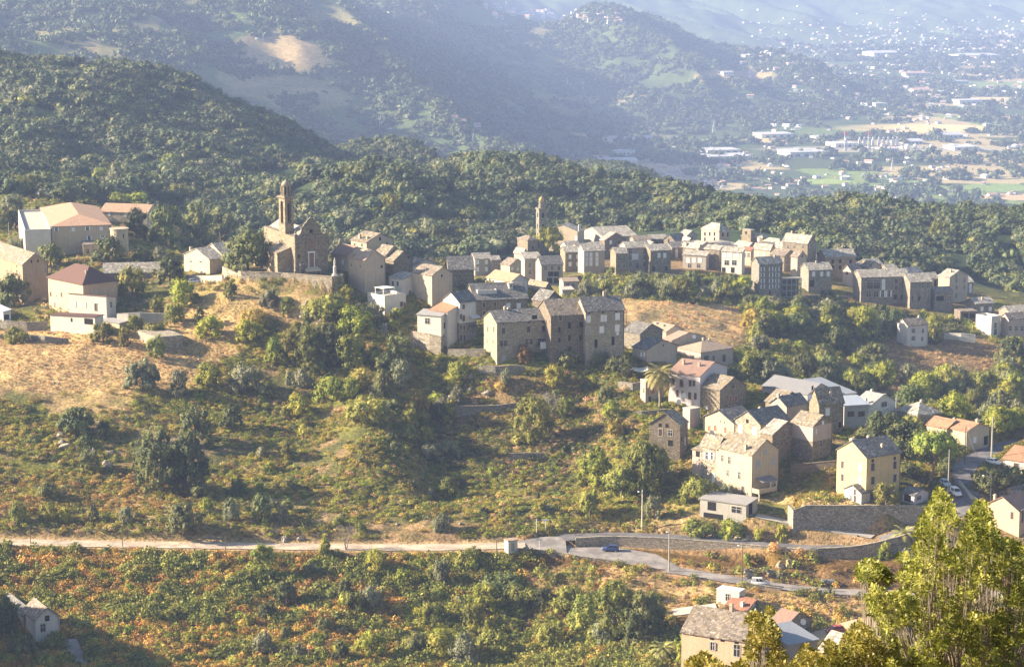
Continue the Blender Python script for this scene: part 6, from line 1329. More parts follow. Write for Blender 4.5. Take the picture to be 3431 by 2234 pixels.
# ------------------------------------------------------------------ walls
WALLS['lgrey'] = stone('loose_grey_rubble', (.30,.275,.235), 2.0, .35)
def wall_run(label, pts, th=.5, mat='lstone', top_mat=None, name='stone_wall', cat='wall', group='stone walls', deep=1.0, cap=True):
    """pts: world points of the wall's top edge"""
    P = [Vector(p) for p in pts]; c0 = P[len(P)//2]; o = empty(name, Vector((c0.x, c0.y, float(ground_z(c0.x, c0.y)[0])))); tag(o, label, cat, group)
    n = len(P); L = []; 
    for i in range(n):
        t = (P[min(i+1, n-1)] - P[max(i-1, 0)]); t.z = 0; t.normalize(); L.append(Vector((-t.y, t.x, 0))*th)
    mb = MB(); mc = MB()
    for i in range(n-1):
        a, b, u, v = P[i], P[i+1], L[i], L[i+1]
        g = [float(ground_z(q.x, q.y)[0]) - deep for q in (a - u*1.5, b - v*1.5, a, b)]; za = min(g[0], g[2], a.z-.3); zb_ = min(g[1], g[3], b.z-.3)
        lo = [Vector((a.x,a.y,za)), Vector((b.x,b.y,zb_)), Vector((b.x+v.x,b.y+v.y,zb_)), Vector((a.x+u.x,a.y+u.y,za))]
        hi = [a, b, b+v, a+u]; mb.hexa(lo, hi)
        if cap: e = [a-u*.12, b-v*.12, b+v*1.12, a+u*1.12]; mc.hexa([q+UP*.004 for q in e], [q+UP*.12 for q in e])
    mb.build('masonry', WALLS[mat], o, o.location)
    if cap: mc.build('coping', WALLS[top_mat or mat], o, o.location)
    return o
def along(key, p0, p1, off, up):
    """points beside a road, off metres to its near side, between two photo columns"""
    L = ROADL[key][0]; px, _ = proj(L[:,0], L[:,1], L[:,2]); T = np.gradient(L[:, :2], axis=0); T /= np.linalg.norm(T, axis=1)[:, None]
    return [(L[i,0]+T[i,1]*off, L[i,1]-T[i,0]*off, L[i,2]+up) for i in range(0, len(L), 2) if p0 <= px[i] <= p1]
wall_run('curved grey stone wall between the two legs of the hairpin', along('upper', 1905, 2700, 3.2, .5), deep=1.5)
wall_run('high stone wall carrying the upper road on the right', along('upper', 2705, 3130, 3.2, .75), .6, deep=3.0)
wall_run('stone retaining wall under the road junction', [tuple(Vector(q) + Vector((0, -.55, .4))) for q in PADL['road_junction'][1][1:]] + [tuple(Vector(q) + Vector((0, -.55, .3))) for q in PADL['road_bend'][1][1:3]], .5, deep=3.5)
wall_run('stone wall under the lower road near the white van', along('lower', 2478, 2650, 3.0, .45), .5, deep=2.5)
wall_run('long grey rubble retaining wall below the yellow house', [at(2640,1690,555), at(2658,1708,552.2)] + [Vector((at(px,1700,552.4).x, at(px,1700,552.4).y, PLAT_Z+.35)) for px in range(2700, 3121, 40)] + [at(3135,1688,556), at(3150,1680,560)], .7, 'lgrey', deep=2.0, cap=False)
wall_run('smooth concrete wall under the ramp', along('ramp', 2600, 2925, 1.9, .08), .35, 'conc', name='concrete_wall', group='concrete walls', deep=3.0)
TP = [(745,903,716),(756,910,711),(808,918,705.5),(870,922,703.5),(940,924,702),(1032,930,698),(1112,936,694.5)]
wall_run('tall pale stone wall holding up the church terrace', [Vector((at(*p).x, at(*p).y, YARD_Z+.7)) for p in TP] + [Vector((at(1150,930,699).x, 699., YARD_Z+.7))], .7, 'lstone', deep=2.2)
def wall_px(label, pts, mat='lstone', th=.5, h=None, **k):
    """pts: (px, py of the top, height in metres): foot found on the ground below"""
    out = []
    for px, py, hh in pts:
        q = hit(px, py + hh*11); out.append((q.x, q.y, q.z + hh))
    return wall_run(label, out, th, mat, **k)
wall_px('rough stone terrace wall at the left edge', [(-40,1080,1.6),(24,1076,2.6),(90,1080,2.8),(160,1078,2.6)], 'gstone')
wall_px('low field wall in the dry grass, left', [(0,1122,1.2),(60,1120,1.6),(150,1128,1.8),(230,1136,1.2)], 'gstone')
wall_px('grey garden wall behind the white low house', [(392,1052,3.0),(430,1050,4.2),(470,1048,4.0),(560,1052,2.6)], 'conc')
wall_px('grey yard wall before the white slate-roofed house', [(622,922,2.0),(690,924,2.0),(745,922,2.2)], 'conc')
wall_px('stone terrace wall under the white gabled house', [(1385,1112,4.5),(1440,1122,5.5),(1478,1130,5.5),(1490,1122,4)], 'lstone')
wall_px('stone garden wall below the striped-awning house', [(1500,1172,2.0),(1560,1172,2.4),(1625,1172,2.0)], 'gstone')
wall_px('stone terrace wall below the rendered house', [(1600,1226,2.2),(1660,1230,2.6),(1720,1226,2.6),(1760,1228,1.8)], 'gstone')
wall_px('curved garden terrace wall among the clipped bushes', [(1520,1362,3.4),(1580,1362,2.6),(1660,1360,1.8),(1740,1350,1.0)], 'gstone')
wall_px('low ruined wall block under the big pale fig', [(1706,1522,2.6),(1760,1520,2.2),(1820,1520,1.6)], 'gstone')
wall_px('stone terrace wall with pergola by the tall palm', [(2070,1280,1.8),(2120,1286,2.2),(2180,1280,2.2)], 'gstone')
wall_px('dark stone wall between the long cream house and the yellow house', [(2650,1562,2.4),(2720,1556,2.6),(2800,1548,2.2)], 'dstone')
wall_px('long field wall on the dark slope under the villages', [(2040,1392,1.0),(2150,1380,1.0),(2240,1372,1.2)], 'gstone')
wall_px('pale wall below the white stepped villa', [(3162,1112,2.2),(3220,1112,2.6),(3268,1116,3.0)], 'white', name='garden_wall', group='concrete walls')
wall_px('long stone terrace wall under the far village houses', [(2180,908,1.8),(2240,914,2.0),(2300,918,2.0)], 'lstone')
wall_px('terrace wall with dry strip on the right far slope', [(2700,988,1.2),(2780,986,1.6),(2860,990,1.2)], 'gstone')
wall_px('grey road wall at the lower right bend', [(3210,1612,1.0),(3250,1660,1.0),(3300,1700,1.2)], 'conc', name='concrete_wall', group='concrete walls')
# ------------------------------------------------------------------ rocks
ROCK = stone('bare_rock', (.36,.31,.245), .5, .7)
def rock(px, py, w, h, i):
    p = hit(px, py); d = p.y*cp - p.z*sp; g = random.Random(i); bm = bmesh.new(); bmesh.ops.create_icosphere(bm, subdivisions=3, radius=.5)
    dirs = [Vector((g.uniform(-1,1), g.uniform(-1,1), g.uniform(-.6,1))).normalized() for _ in range(11)]
    for v in bm.verts:
        for q in dirs:
            e = v.co.dot(q) - .25
            if e > 0: v.co -= q*e
        v.co *= 1 + (g.random()-.5)*.05
    me = bpy.data.meshes.new('boulder'); bm.to_mesh(me); bm.free(); me.materials.append(ROCK)
    o = add('boulder', me, None, p + UP*.1); o.scale = (w*d/FPX*1.25, w*d/FPX*1.1, h*d/FPX*1.5); o.rotation_euler = (g.uniform(-.2,.2), g.uniform(-.2,.2), g.random()*6.28); return o
for (cx, cy, n, sx, sy, s0, s1, lab, grp) in [
  (2470,1802,12,95,4,18,34,'pale blocky rock in the cutting above the upper road','rocks of the road cutting'),(2605,1900,7,70,22,20,44,'rock slab in the bank between the two road legs','rocks between the road legs'),(2560,1925,5,60,8,26,40,'broken rock beside the lower road','rocks beside the lower road'),
  (1050,1050,8,46,34,20,40,'weathered rock on the crag under the church wall','rocks under the church wall'),(1000,1150,6,22,50,18,36,'grey rock in the gully left of the thicket','rocks of the gully'),(1290,1110,4,20,24,30,46,'sunlit rock face below the terrace house','rocks below the terrace house'),(1395,1150,5,30,26,26,44,'tan rock under the terrace wall of the gabled house','rocks under the terrace wall'),
  (345,1545,6,34,34,20,44,'jagged grey rock slab on the lower left slope','rocks on the lower left slope'),(205,1480,4,18,24,24,44,'lichened rock at the left outcrop','rocks of the left outcrop'),(550,1640,2,16,8,30,44,'pale boulder under the huge dark oak','rocks under the huge oak'),(980,1806,6,46,5,14,26,'small rock beside the lane','rocks beside the lane'),(1560,1300,7,70,60,18,36,'grey rock on the steep shaded garden bank','rocks of the shaded bank'),(1480,1760,4,200,30,12,22,'loose stone on the slope above the lane','loose stones'),(600,1240,7,420,60,8,18,'stone lying in the dry golden grass','stones in the golden grass')]:
    for i in range(n): tag(rock(cx + rnd.uniform(-sx, sx), cy + rnd.uniform(-sy, sy), rnd.uniform(s0, s1), rnd.uniform(s0, s1)*.85, int(cx)*31+i), lab, 'rock', grp)
# ------------------------------------------------------------------ vehicles
RUB = plain('tyre_rubber', (.02,.02,.02), .9, .2); HUB = plain('alloy', (.5,.5,.52), .35, .5, .7); LAMP = plain('lamp_glass', (.8,.8,.78), .1, .6); TAIL = plain('tail_lamp_red', (.45,.02,.02), .3, .5)
def car(label, px, py, head, col, kind='hatch', cat='car', p=None, group='cars and vans'):
    """head: degrees the bonnet points to, 0 = right in plan, 90 = away"""
    p = p or hit(px, py); o = empty({'hatch':'parked_car','van':'van','pickup':'pickup_truck'}[kind], p + UP*.16); o.rotation_euler = (0, 0, R(head)); tag(o, label, cat, group)
    L, Wd, Hh = {'hatch': (4.2,1.75,1.5), 'van': (4.4,1.75,1.85), 'pickup': (4.6,1.75,1.65)}[kind]
    paint_ = plain('car_paint_%d_%d_%d' % tuple(int(c*255) for c in col), col, .28, .6, .1, .04)
    def loft(mb, secs, m=0):
        b = len(mb.v); k = len(secs[0][1])
        for x, pr in secs: mb.v += [(x, y, z) for y, z in pr]
        for i in range(len(secs)-1):
            for j in range(k):
                q = (j+1) % k; mb.f.append((b+i*k+j, b+i*k+q, b+(i+1)*k+q, b+(i+1)*k+j)); mb.m.append(m)
        mb.f.append(tuple(b+j for j in range(k))); mb.f.append(tuple(b+(len(secs)-1)*k+k-1-j for j in range(k))); mb.m += [m, m]
    hw = Wd/2; sec = lambda w, z0, z1: [(-w*.94,z0),(w*.94,z0),(w,z0+.25),(w*.98,z1-.1),(w*.88,z1),(-w*.88,z1),(-w*.98,z1-.1),(-w,z0+.25)]
    mb = MB(); h_ = L/2
    if kind == 'hatch': loft(mb, [(-h_,sec(hw*.9,.32,.85)),(-h_+.12,sec(hw*.97,.22,.98)),(-h_*.5,sec(hw,.2,1.0)),(h_*.35,sec(hw,.2,.96)),(h_*.8,sec(hw*.97,.22,.84)),(h_-.06,sec(hw*.88,.28,.7)),(h_,sec(hw*.8,.34,.6))])
    else: loft(mb, [(-h_,sec(hw*.95,.32,1.0)),(-h_+.08,sec(hw,.24,1.08)),(h_*.35,sec(hw,.22,1.06)),(h_*.82,sec(hw*.96,.24,.96)),(h_-.05,sec(hw*.88,.3,.8)),(h_,sec(hw*.82,.36,.66))])
    mb.build('body', paint_, o, None, True)
    cab = {'hatch': [(-h_+.1,.95),(-h_+.45,Hh),(.25,Hh+.02),(h_*.46,.94)], 'van': [(-h_+.06,1.05),(-h_+.16,Hh),(.35,Hh+.02),(h_*.55,1.03)], 'pickup': [(-.35,1.05),(-.25,Hh),(.55,Hh+.02),(h_*.55,1.03)]}[kind]
    (x0,z0),(x1,z1),(x2,z2),(x3,z3) = cab; wt = hw*.78; wb = hw*.95; mb = MB()
    mb.hexa([(x0,-wb,z0),(x3,-wb,z3),(x3,wb,z3),(x0,wb,z0)], [(x1,-wt,z1),(x2,-wt,z2),(x2,wt,z2),(x1,wt,z1)]); mb.build('cabin', paint_, o)
    sh = lambda s, fx, fz: Vector(((x0+(x1-x0)*fz)*(1-fx) + (x3+(x2-x3)*fz)*fx, s*(wb+(wt-wb)*fz+.012), (z0+(z1-z0)*fz)*(1-fx) + (z3+(z2-z3)*fz)*fx))
    for s_ in (-1, 1):
        for a, b_ in (((.46,.5),(.5,.9)),) if kind == 'pickup' else ((.08,.34),(.38,.60),(.64,.93)) if kind == 'van' else ((.10,.46),(.50,.92)):
            if isinstance(a, tuple): a, b_ = .2, .9
            if kind == 'van' and a == .08: continue
            mb = MB(); q = [sh(s_, a, .15), sh(s_, b_, .15), sh(s_, b_ - .04, .88), sh(s_, a + .02, .88)]; mb.hexa(q, [v + Vector((0, s_*.012, 0)) for v in q]); mb.build('window', GLASS, o)
    for (xa, za, xb, zb_, dx) in ((x3,z3,x2,z2,.014),(x0,z0,x1,z1,-.014)):
        f = lambda t, y: Vector((xa+(xb-xa)*t+dx, y*(wb+(wt-wb)*t)*.9, za+(zb_-za)*t)); mb = MB(); q = [f(.12,-1), f(.12,1), f(.9,1), f(.9,-1)]; mb.hexa(q, [v + Vector((dx*.8,0,.004)) for v in q]); mb.build('windscreen' if dx > 0 else 'rear_window', GLASS, o)
    for sx in (-1, 1):
        for sy in (-1, 1):
            x = sx*L*.31; mb = MB()
            mb.tube([(x, sy*(hw-.16), .15), (x, sy*(hw+.02), .15)], [.31,.31], 14); wl = mb.build('wheel', RUB, o); mb = MB(); mb.tube([(x, sy*(hw+.005), .15), (x, sy*(hw+.03), .15)], [.19,.17], 10); mb.build('hub_cap', HUB, wl)
    for sy in (-1, 1):
        mb = MB(); mb.cbox((h_-.1, sy*hw*.62, .62 if kind == 'hatch' else .74), .16, .34, .14); mb.build('headlight', LAMP, o)
        mb = MB(); mb.cbox((-h_+.03, sy*hw*.78, .72), .1, .2, .24); mb.build('tail_light', TAIL, o)
    return o
car('dark blue hatchback parked inside the hairpin', 2045, 1846, 176, (.05,.08,.22))
car('white window van driving on the lower road', 2548, 1962, -8, (.72,.72,.74), 'van', 'van')
car('dark car half hidden behind the foreground tree on the lower road', 2925, 1966, 0, (.05,.05,.06))
car('white estate car parked at the roadside by the tall pole', 3202, 1660, -78, (.74,.75,.78), 'van')
car('pale blue car parked behind the tall pole', 3168, 1628, -80, (.45,.55,.66))
car('white pickup parked below the stone cottage', 2222, 1592, -12, (.7,.7,.7), 'pickup', 'pickup')
car('red hatchback parked on the dirt yard at bottom right', 2797, 2119, 196, (.34,.03,.03))
car('white car parked near the little white bungalow', 243, 679, 10, (.75,.76,.8))
car('white car parked before the white slate-roofed house', 652, 950, 20, (.74,.75,.78))
car('small white car at the right road bend', 3330, 1556, -50, (.74,.75,.78))
# ------------------------------------------------------------------ poles, lamps, signs, bins, cables
PCON = plain('weathered_concrete_pole', (.36,.34,.31), .9, .2, 0.0, .15); PWOOD = plain('grey_wood_pole', (.15,.115,.085), .9, .2, 0.0, .25)
TOPS = {}
def pole(label, px, py, py_top, mat, r=.15, lamp=0, arm=False, key=None, cat='pole', group='utility poles', q=None):
    q = q or hit(px, py); d = ray(px, py_top); k = q.y/d[1]; h = d[2]*k - q.z; o = empty('utility_pole', q); tag(o, label, cat, group)
    mb = MB(); mb.tube([q-UP*.5, q+UP*h*.5, q+UP*h], [r, r*.85, r*.65], 8); mb.build('shaft', mat, o, q)
    if arm: mb = MB(); mb.cbox(q+UP*(h-.5), 1.3, .12, .12, 0, .2); mb.cbox(q+UP*(h-.38)+Vector((.5,.1,0)), .1, .1, .2); mb.cbox(q+UP*(h-.38)-Vector((.5,.1,0)), .1, .1, .2); mb.build('crossarm', PWOOD, o, q)
    if lamp:
        mb = MB(); mb.tube([q+UP*(h-.9), q+UP*(h-.55)+Vector((lamp,0,0))], [.05,.04], 6); e = q+UP*(h-.62)+Vector((lamp,0,0)); mb.lathe(e, [(.08,0),(.3,.08),(.24,.22),(.05,.3)], 10); mb.build('lamp_head', WHITEP, o, q)
    TOPS[key or label] = q + UP*(h-.3); return o
pole('white concrete lamp pole on the bank above the upper road', 2151, 1774, 1640, plain('pale_pole', (.62,.58,.5)), .17, -.9, key='a')
pole('tall concrete pole between the hairpin legs', 2241, 1915, 1775, PCON, .2, -.5, key='b')
pole('thin wooden pole on the bank under the lower road', 2194, 2004, 1912, PWOOD, .13, key='c')
pole('dark pole beside the white van', 2486, 1956, 1820, PWOOD, .13, -.9, key='d')
pole('grey pole at the edge of the platform near the parked white estate', 3176, 1664, 1505, PCON, .17, key='e')
pole('wooden pole with lamp above the road bend', 3232, 1554, 1426, PWOOD, .17, .8, key='f')
pole('thick concrete pole by the gate at the road bend', 3322, 1532, 1396, PCON, .26, key='g')
pole('lamp pole with long arm beside the roadside bushes', 3318, 1686, 1586, PCON, .15, -1.9, key='h')
pole('short pole with lamp below the platform behind the foreground tree', 3190, 1740, 1680, PCON, .1, -1.2, key='i')
pole('wooden pole at the end of the pale lane', 1664, 1868, 1790, PWOOD, .12, arm=True, key='j')
for k, (px, a, b) in enumerate(((102,1822,1760),(411,1834,1764),(756,1847,1796))): pole(['wooden post beside the lane, nearest the left edge','wooden post beside the lane, tallest of the three','wooden post beside the lane before the bare-trunk oak'][k], px, a, b, PWOOD, .11, key='l%d' % k)
pole('pole with crossarm right of the big stone block', 2098, 1098, 1042, PWOOD, .14, .5, True, key='m')
pole('lone thin pole in the dry slope of the dip', 2525, 1148, 1104, PWOOD, .1, key='n')
pole('wooden pole behind the ochre house at the left', 30, 792, 744, PCON, .16, key='o')
pole('concrete pillar behind the pyramid roof, left of two', 174, 948, 890, PCON, .3, key='p'); pole('concrete pillar behind the pyramid roof, right of two', 197, 944, 890, PCON, .26, key='q')
pole('chimney-like pole beside the white gabled house at the wood edge', 3001, 1412, 1328, PCON, .18, key='r')
pole('leaning grey post in the golden grass', 292, 1226, 1150, PWOOD, .1, key='s')
def cable(label, a, b, sag):
    a, b = Vector(a), Vector(b); mb = MB(); n = 14; mb.tube([a.lerp(b, i/n) - UP*sag*4*(i/n)*(1-i/n) for i in range(n+1)], [.035]*(n+1), 5); o = mb.build('power_cable', plain('cable_black', (.12,.12,.12))); tag(o, label, 'cable', 'overhead cables')
cable('overhead cable sagging from the white gabled house to the thick road pole', TOPS['r'], TOPS['g'], 3.0); cable('overhead cable from the thick road pole to the lamp pole', TOPS['f'], TOPS['h'], 2.0); cable('overhead cable between the concrete pole and the dark pole by the van', TOPS['b'], TOPS['d'], 1.6); cable('overhead cable along the lane between its first two posts', TOPS['l0'], TOPS['l1'], .7); cable('overhead cable along the lane from the tallest post', TOPS['l1'], TOPS['l2'], .7)
def sign(label, px, py, h, wd, ht, face=0, mat=WHITEP, arrow=False):
    q = hit(px, py); o = empty('road_sign', q); tag(o, label, 'road sign', 'road signs'); mb = MB(); mb.tube([q-UP*.3, q+UP*h], [.06,.06], 8); mb.build('post', WHITEP, o, q); mb = MB()
    c = q + UP*(h-ht) - Vector((0,.08,0))
    if arrow: mb.hexa([c+Vector((-wd/2,0,0)), c+Vector((wd/2,0,0)), c+Vector((wd/2,.05,0)), c+Vector((-wd/2,.05,0))], [c+Vector((-wd/2,0,ht)), c+Vector((wd/2,0,ht)), c+Vector((wd/2,.05,ht)), c+Vector((-wd/2,.05,ht))]); mb.hexa([c+Vector((-wd/2,0,0)), c+Vector((-wd/2,.05,0)), c+Vector((-wd/2-.25,.025,ht/2)), ][:3], [c+Vector((-wd/2,0,ht)), c+Vector((-wd/2,.05,ht)), c+Vector((-wd/2-.25,.025,ht/2+.01))])
    else: mb.cbox(c, wd, .05, ht, 0, face)
    mb.build('panel', mat, o, q); return o
sign('white direction sign on a post above the junction', 1828, 1792, 3.4, 1.9, .45)
sign('slim white signpost with crosspiece above the junction', 1798, 1792, 3.5, .55, .15)
sign('white double-arrow signpost at the junction parapet', 1807, 1842, 2.9, 1.5, .4, .3, WHITEP, True)
sign('blue-grey notice board on the bank above the junction', 1833, 1712, 1.6, 1.6, 1.5, 0, plain('blue_grey_board', (.13,.16,.24)))
sign('small white sign beside the white van', 2499, 1957, 1.7, .8, .4, .4, WHITEP, True)
KQ = hit(1712, 1845); K = empty('kiosk', KQ); tag(K, 'small white transformer kiosk with tan flat roof at the lane end', 'kiosk')
t_ = R(28); mb = MB(); mb.cbox(KQ-UP*.4, 2.6, 2.0, 3.1, 0, t_); mb.build('wall', WALLS['white'], K, KQ); mb = MB(); mb.cbox(KQ+UP*2.704, 3.0, 2.4, .2, 0, t_); mb.build('roof', ROOFS['tan'], K, KQ)
mb = MB(); a_ = Vector((math.cos(t_), math.sin(t_), 0)); b_ = Vector((a_.y, -a_.x, 0)); mb.box(KQ + b_*1.0 - a_*.45 + UP*.1, a_*.9, b_*.03, UP*2.0); mb.build('door', SHUT['g'], K, KQ)
def bin_(label, px, py, mat, rot=0):
    q = hit(px, py); o = empty('wheeled_bin', q); tag(o, label, 'bin', 'roadside bins'); a = Vector((math.cos(rot), math.sin(rot), 0)); b = Vector((-a.y, a.x, 0)); mb = MB()
    mb.hexa([q-a*.55-b*.35+UP*.15, q+a*.55-b*.35+UP*.15, q+a*.55+b*.35+UP*.15, q-a*.55+b*.35+UP*.15], [q-a*.7-b*.5+UP*1.15, q+a*.7-b*.5+UP*1.15, q+a*.7+b*.5+UP*1.15, q-a*.7+b*.5+UP*1.15]); mb.build('tub', mat, o, q)
    mb = MB(); mb.hexa([q-a*.74-b*.54+UP*1.155, q+a*.74-b*.54+UP*1.155, q+a*.74+b*.54+UP*1.155, q-a*.74+b*.54+UP*1.155], [q-a*.6-b*.3+UP*1.38, q+a*.6-b*.3+UP*1.38, q+a*.6+b*.45+UP*1.38, q-a*.6+b*.45+UP*1.38]); mb.build('lid', mat, o, q)
    for s in (-1, 1):
        mb = MB(); mb.tube([q+a*s*.5-b*.3+UP*.1, q+a*s*.5-b*.36+UP*.1], [.1,.1], 8); mb.build('wheel', RUB, o, q)
BGR = plain('grey_bin_plastic', (.17,.19,.22), .5); bin_('grey wheeled bin beside the lower road, left of two', 2762, 1958, BGR); bin_('grey wheeled bin beside the lower road, right of two', 2784, 1960, BGR); bin_('green wheeled bin behind the low wall at the road bend', 3268, 1640, plain('green_bin_plastic', (.03,.12,.07), .5), .5)
def dish(label, p, r=.55):
    o = empty('satellite_dish', p); tag(o, label, 'satellite dish', 'satellite dishes'); mb = MB(); mb.lathe((0,0,0), [(.02,0),(r*.6,.05),(r,.17),(r*1.02,.19),(r*.6,.09),(.04,.05)], 14); a = mb.build('bowl', WHITEP, o); a.rotation_euler = (R(70), 0, R(25))
    mb = MB(); mb.tube([Vector((0,.3,-.5)), Vector((0,.05,0))], [.04,.04], 6); mb.tube([Vector((0,0,-.2)), Vector((.2,-.6,.15))], [.02,.02], 5); mb.build('bracket', HUB, o)
for lb, px, py, Y in (('satellite dish on the white row house, upper',2290,1325,0),('satellite dish on the white row house, lower',2274,1346,0),('satellite dish by the tan stepped roofs',2325,1128,0),('satellite dish on the gable of the tumbledown house',2712,1330,0),('satellite dish on the corner of the red-shuttered house',2384,1449,0),('satellite dish on the brown-roofed house behind the branches',2690,2082,0)):
    d = ray(px, py); best = None
    dg = bpy.context.evaluated_depsgraph_get()
    rc = scene.ray_cast(dg, Vector((0,0,0)), Vector(d).normalized()) if False else None
    # stand it on the nearest house face along the sight line
    cand = [F_.mean(0) for F_ in FOOT]; bx = [(b, F_) for b, F_ in zip(BOX, FOOT) if b[0]-12 <= px <= b[1]+12 and b[2]-40 <= py <= b[3]+20]
    Yb = min([F_[:,1].min() for b, F_ in bx] or [600]); k = (Yb-.4)/d[1]; dish(lb, Vector(d*k), .7)
# laundry and balcony on the rendered house
f = RH; q = Vector((f.P.x, f.P.y, 0)); n = -f.dL; u = f.dR; a0 = f.W - 4.6; zb_ = at(1815, 1163, f.P.y).z
mb = MB(); mb.box(f.pos(a0, -1.15, zb_-.15), u*4.2, f.dL*1.12, UP*.15); mb.box(f.pos(a0, -1.15, zb_+.9), u*4.2, f.dL*.06, UP*.06)
for i in range(15): mb.box(f.pos(a0+.02+i*.295, -1.13, zb_), u*.03, f.dL*.03, UP*.9)
mb.build('balcony', IRON, f.root, f.root.location)
LQ = f.pos(a0+1.2, -1.3, zb_+.9); mb = MB()
for i in range(6): mb.face([LQ+u*i*.32+n*(.06*(i%2)), LQ+u*(i+1)*.32+n*(.06*((i+1)%2)), LQ+u*(i+1)*.32+n*(.1*((i+1)%2)+.04)-UP*2.0, LQ+u*i*.32+n*(.1*(i%2)+.04)-UP*2.0])
o = mb.build('bed_sheet', plain('white_linen', (.8,.8,.82), .9, .1, 0.0, .03)); md = o.modifiers.new('thick', 'SOLIDIFY'); md.thickness = .03; tag(o, 'white sheet hung to dry on the rendered house balcony', 'laundry')
# canopies on the palm terrace
for i, (px, py) in enumerate(((2095,1246),(2145,1250))):
    q = hit(px, py+14); o = empty('shade_sail', q); tag(o, ['pale shade sail on the palm terrace, left of two','pale shade sail on the palm terrace, right of two'][i], 'shade sail', 'shade sails'); mb = MB(); nn = 6
    P_ = lambda s, t: q + Vector(((s-.5)*4.4, (t-.5)*3.4, 2.5 - 1.2*(1-(2*s-1)**2)*.5 + .5*t))
    for a in range(nn):
        for b in range(nn): mb.face([P_(a/nn,b/nn), P_((a+1)/nn,b/nn), P_((a+1)/nn,(b+1)/nn), P_(a/nn,(b+1)/nn)])
    s_ = mb.build('canvas', plain('cream_canvas', (.6,.56,.5)), o, q); md = s_.modifiers.new('thick', 'SOLIDIFY'); md.thickness = .03
    for s in (0, 1):
        for t in (0, 1): mb = MB(); mb.tube([P_(s,t)*1.0, Vector((P_(s,t).x, P_(s,t).y, q.z-.6))], [.05,.05], 6); mb.build('pole', WOOD, o, q)
# ramp railing
L = along('ramp', 2600, 2925, 1.75, .12); mb = MB()
for p in L: mb.tube([Vector(p)-UP*.1, Vector(p)+UP*1.0], [.03,.03], 5)
for z in (.5, .98): mb.tube([Vector(p)+UP*z for p in L], [.022]*len(L), 5)
o = mb.build('railing', plain('rusty_rail', (.16,.12,.09))); tag(o, 'thin metal railing along the concrete ramp', 'railing')
# ------------------------------------------------------------------ the tree in front, lower right: stems with tufts of upright leaves
LF_arb = leafmat('arbutus_leaves', lin((88,94,36)), lin((128,126,48)), lin((184,174,92)), .3, 4.0, .06)
for n_ in LF_arb.node_tree.nodes:
    if n_.type == 'BSDF_PRINCIPLED': n_.inputs['Roughness'].default_value = .5; n_.inputs['Specular IOR Level'].default_value = .35
BK = plain('grey_stem_bark', (.26,.22,.18), .9, .2, 0.0, .4)
def front_tree(label, root_px, Yr, outline, tufts, seed, y0, y1, stems=9, dens=1.0):
    """outline: photo polygon its crown fills; tufts spread through that volume at their own distances"""
    g = np.random.default_rng(seed); gr = random.Random(seed); base = at(root_px, 2500, Yr); base.z = float(ground_z(base.x, base.y)[0])
    O = np.array(outline, float); lo, hi = O.min(0), O.max(0); tips = []
    while len(tips) < tufts:
        x, y = g.uniform(lo[0], hi[0]), g.uniform(lo[1], hi[1])
        if not inpoly(np.array([x]), np.array([y]), O)[0]: continue
        if vnoise(x/80, y/70, seed)*.62 + vnoise(x/30, y/30, seed+3)*.5 < .40/dens: continue
        tips.append(at(x, y, g.uniform(y0, y1)))
    cen = sum(tips, Vector())/len(tips); V = []; F = []
    o = empty('strawberry_tree', base); tag(o, label, 'tree', 'evergreen trees in the foreground')
    leafn = 16
    for tp in tips:
        ax = ((tp - base).normalized()*.6 + UP*.4 + Vector(g.normal(size=3))*.42).normalized()
        s1 = ax.orthogonal().normalized(); s2 = ax.cross(s1); sc = gr.uniform(.75, 1.3)
        for i in range(leafn):
            a = i*2.4; el = 1.2 - 1.5*(i/leafn); L_ = .042*sc*gr.uniform(.75, 1.2); wd = L_*.25
            d = (s1*math.cos(a) + s2*math.sin(a))*math.cos(el) + ax*math.sin(el); sd_ = d.cross(ax).normalized()
            p0 = tp - ax*(.035*i/leafn) + d*.008; p2 = p0 + d*L_ - ax*L_*.12; pm = p0 + d*L_*.55 + ax*L_*.06
            n0 = len(V); V += [p0, pm + sd_*wd, p2, pm - sd_*wd, pm - ax*L_*.05]
            F += [(n0, n0+1, n0+4), (n0+1, n0+2, n0+4), (n0+2, n0+3, n0+4), (n0+3, n0, n0+4)]
    V = np.array(V) - np.array(base); add('crown', np_mesh('crown', V, np.array(F), [LF_arb]), o)
    # limbs: from the foot through forks to groups of tufts
    mb = MB(); T = np.array(tips); k = stems; idx = g.choice(len(T), k, replace=False); C_ = T[idx]
    for _ in range(4):
        lab = np.argmin(((T[:,None]-C_[None])**2).sum(2), 1); C_ = np.array([T[lab == j].mean(0) if (lab == j).any() else C_[j] for j in range(k)])
    for j in range(k):
        c = Vector(C_[j]); fork = base.lerp(c, .62) + Vector((gr.uniform(-.1,.1), gr.uniform(-.1,.1), .0)); mid = base.lerp(fork, .5) + Vector((gr.uniform(-.12,.12), gr.uniform(-.12,.12), 0))
        mb.tube([base - UP*.3 + Vector((gr.uniform(-.15,.15), gr.uniform(-.1,.1), 0)), mid, fork], [.04,.028,.018], 7)
        sub = T[lab == j]
        for m in range(min(len(sub), 1 + len(sub)//16)):
            e = Vector(sub[g.integers(len(sub))]); h = fork.lerp(e, .6) + Vector((gr.uniform(-.06,.06), gr.uniform(-.06,.06), -.06)); mb.tube([fork, fork.lerp(h, .6), h], [.013,.009,.005], 5, 0, False)
            near_ = sorted(sub, key=lambda q: (Vector(q)-e).length)[:4]
            for q in near_: mb.tube([h, Vector(q) - (Vector(q)-h)*.02], [.004,.002], 4, 0, False)
    mb.build('trunk', BK, o, base); return o
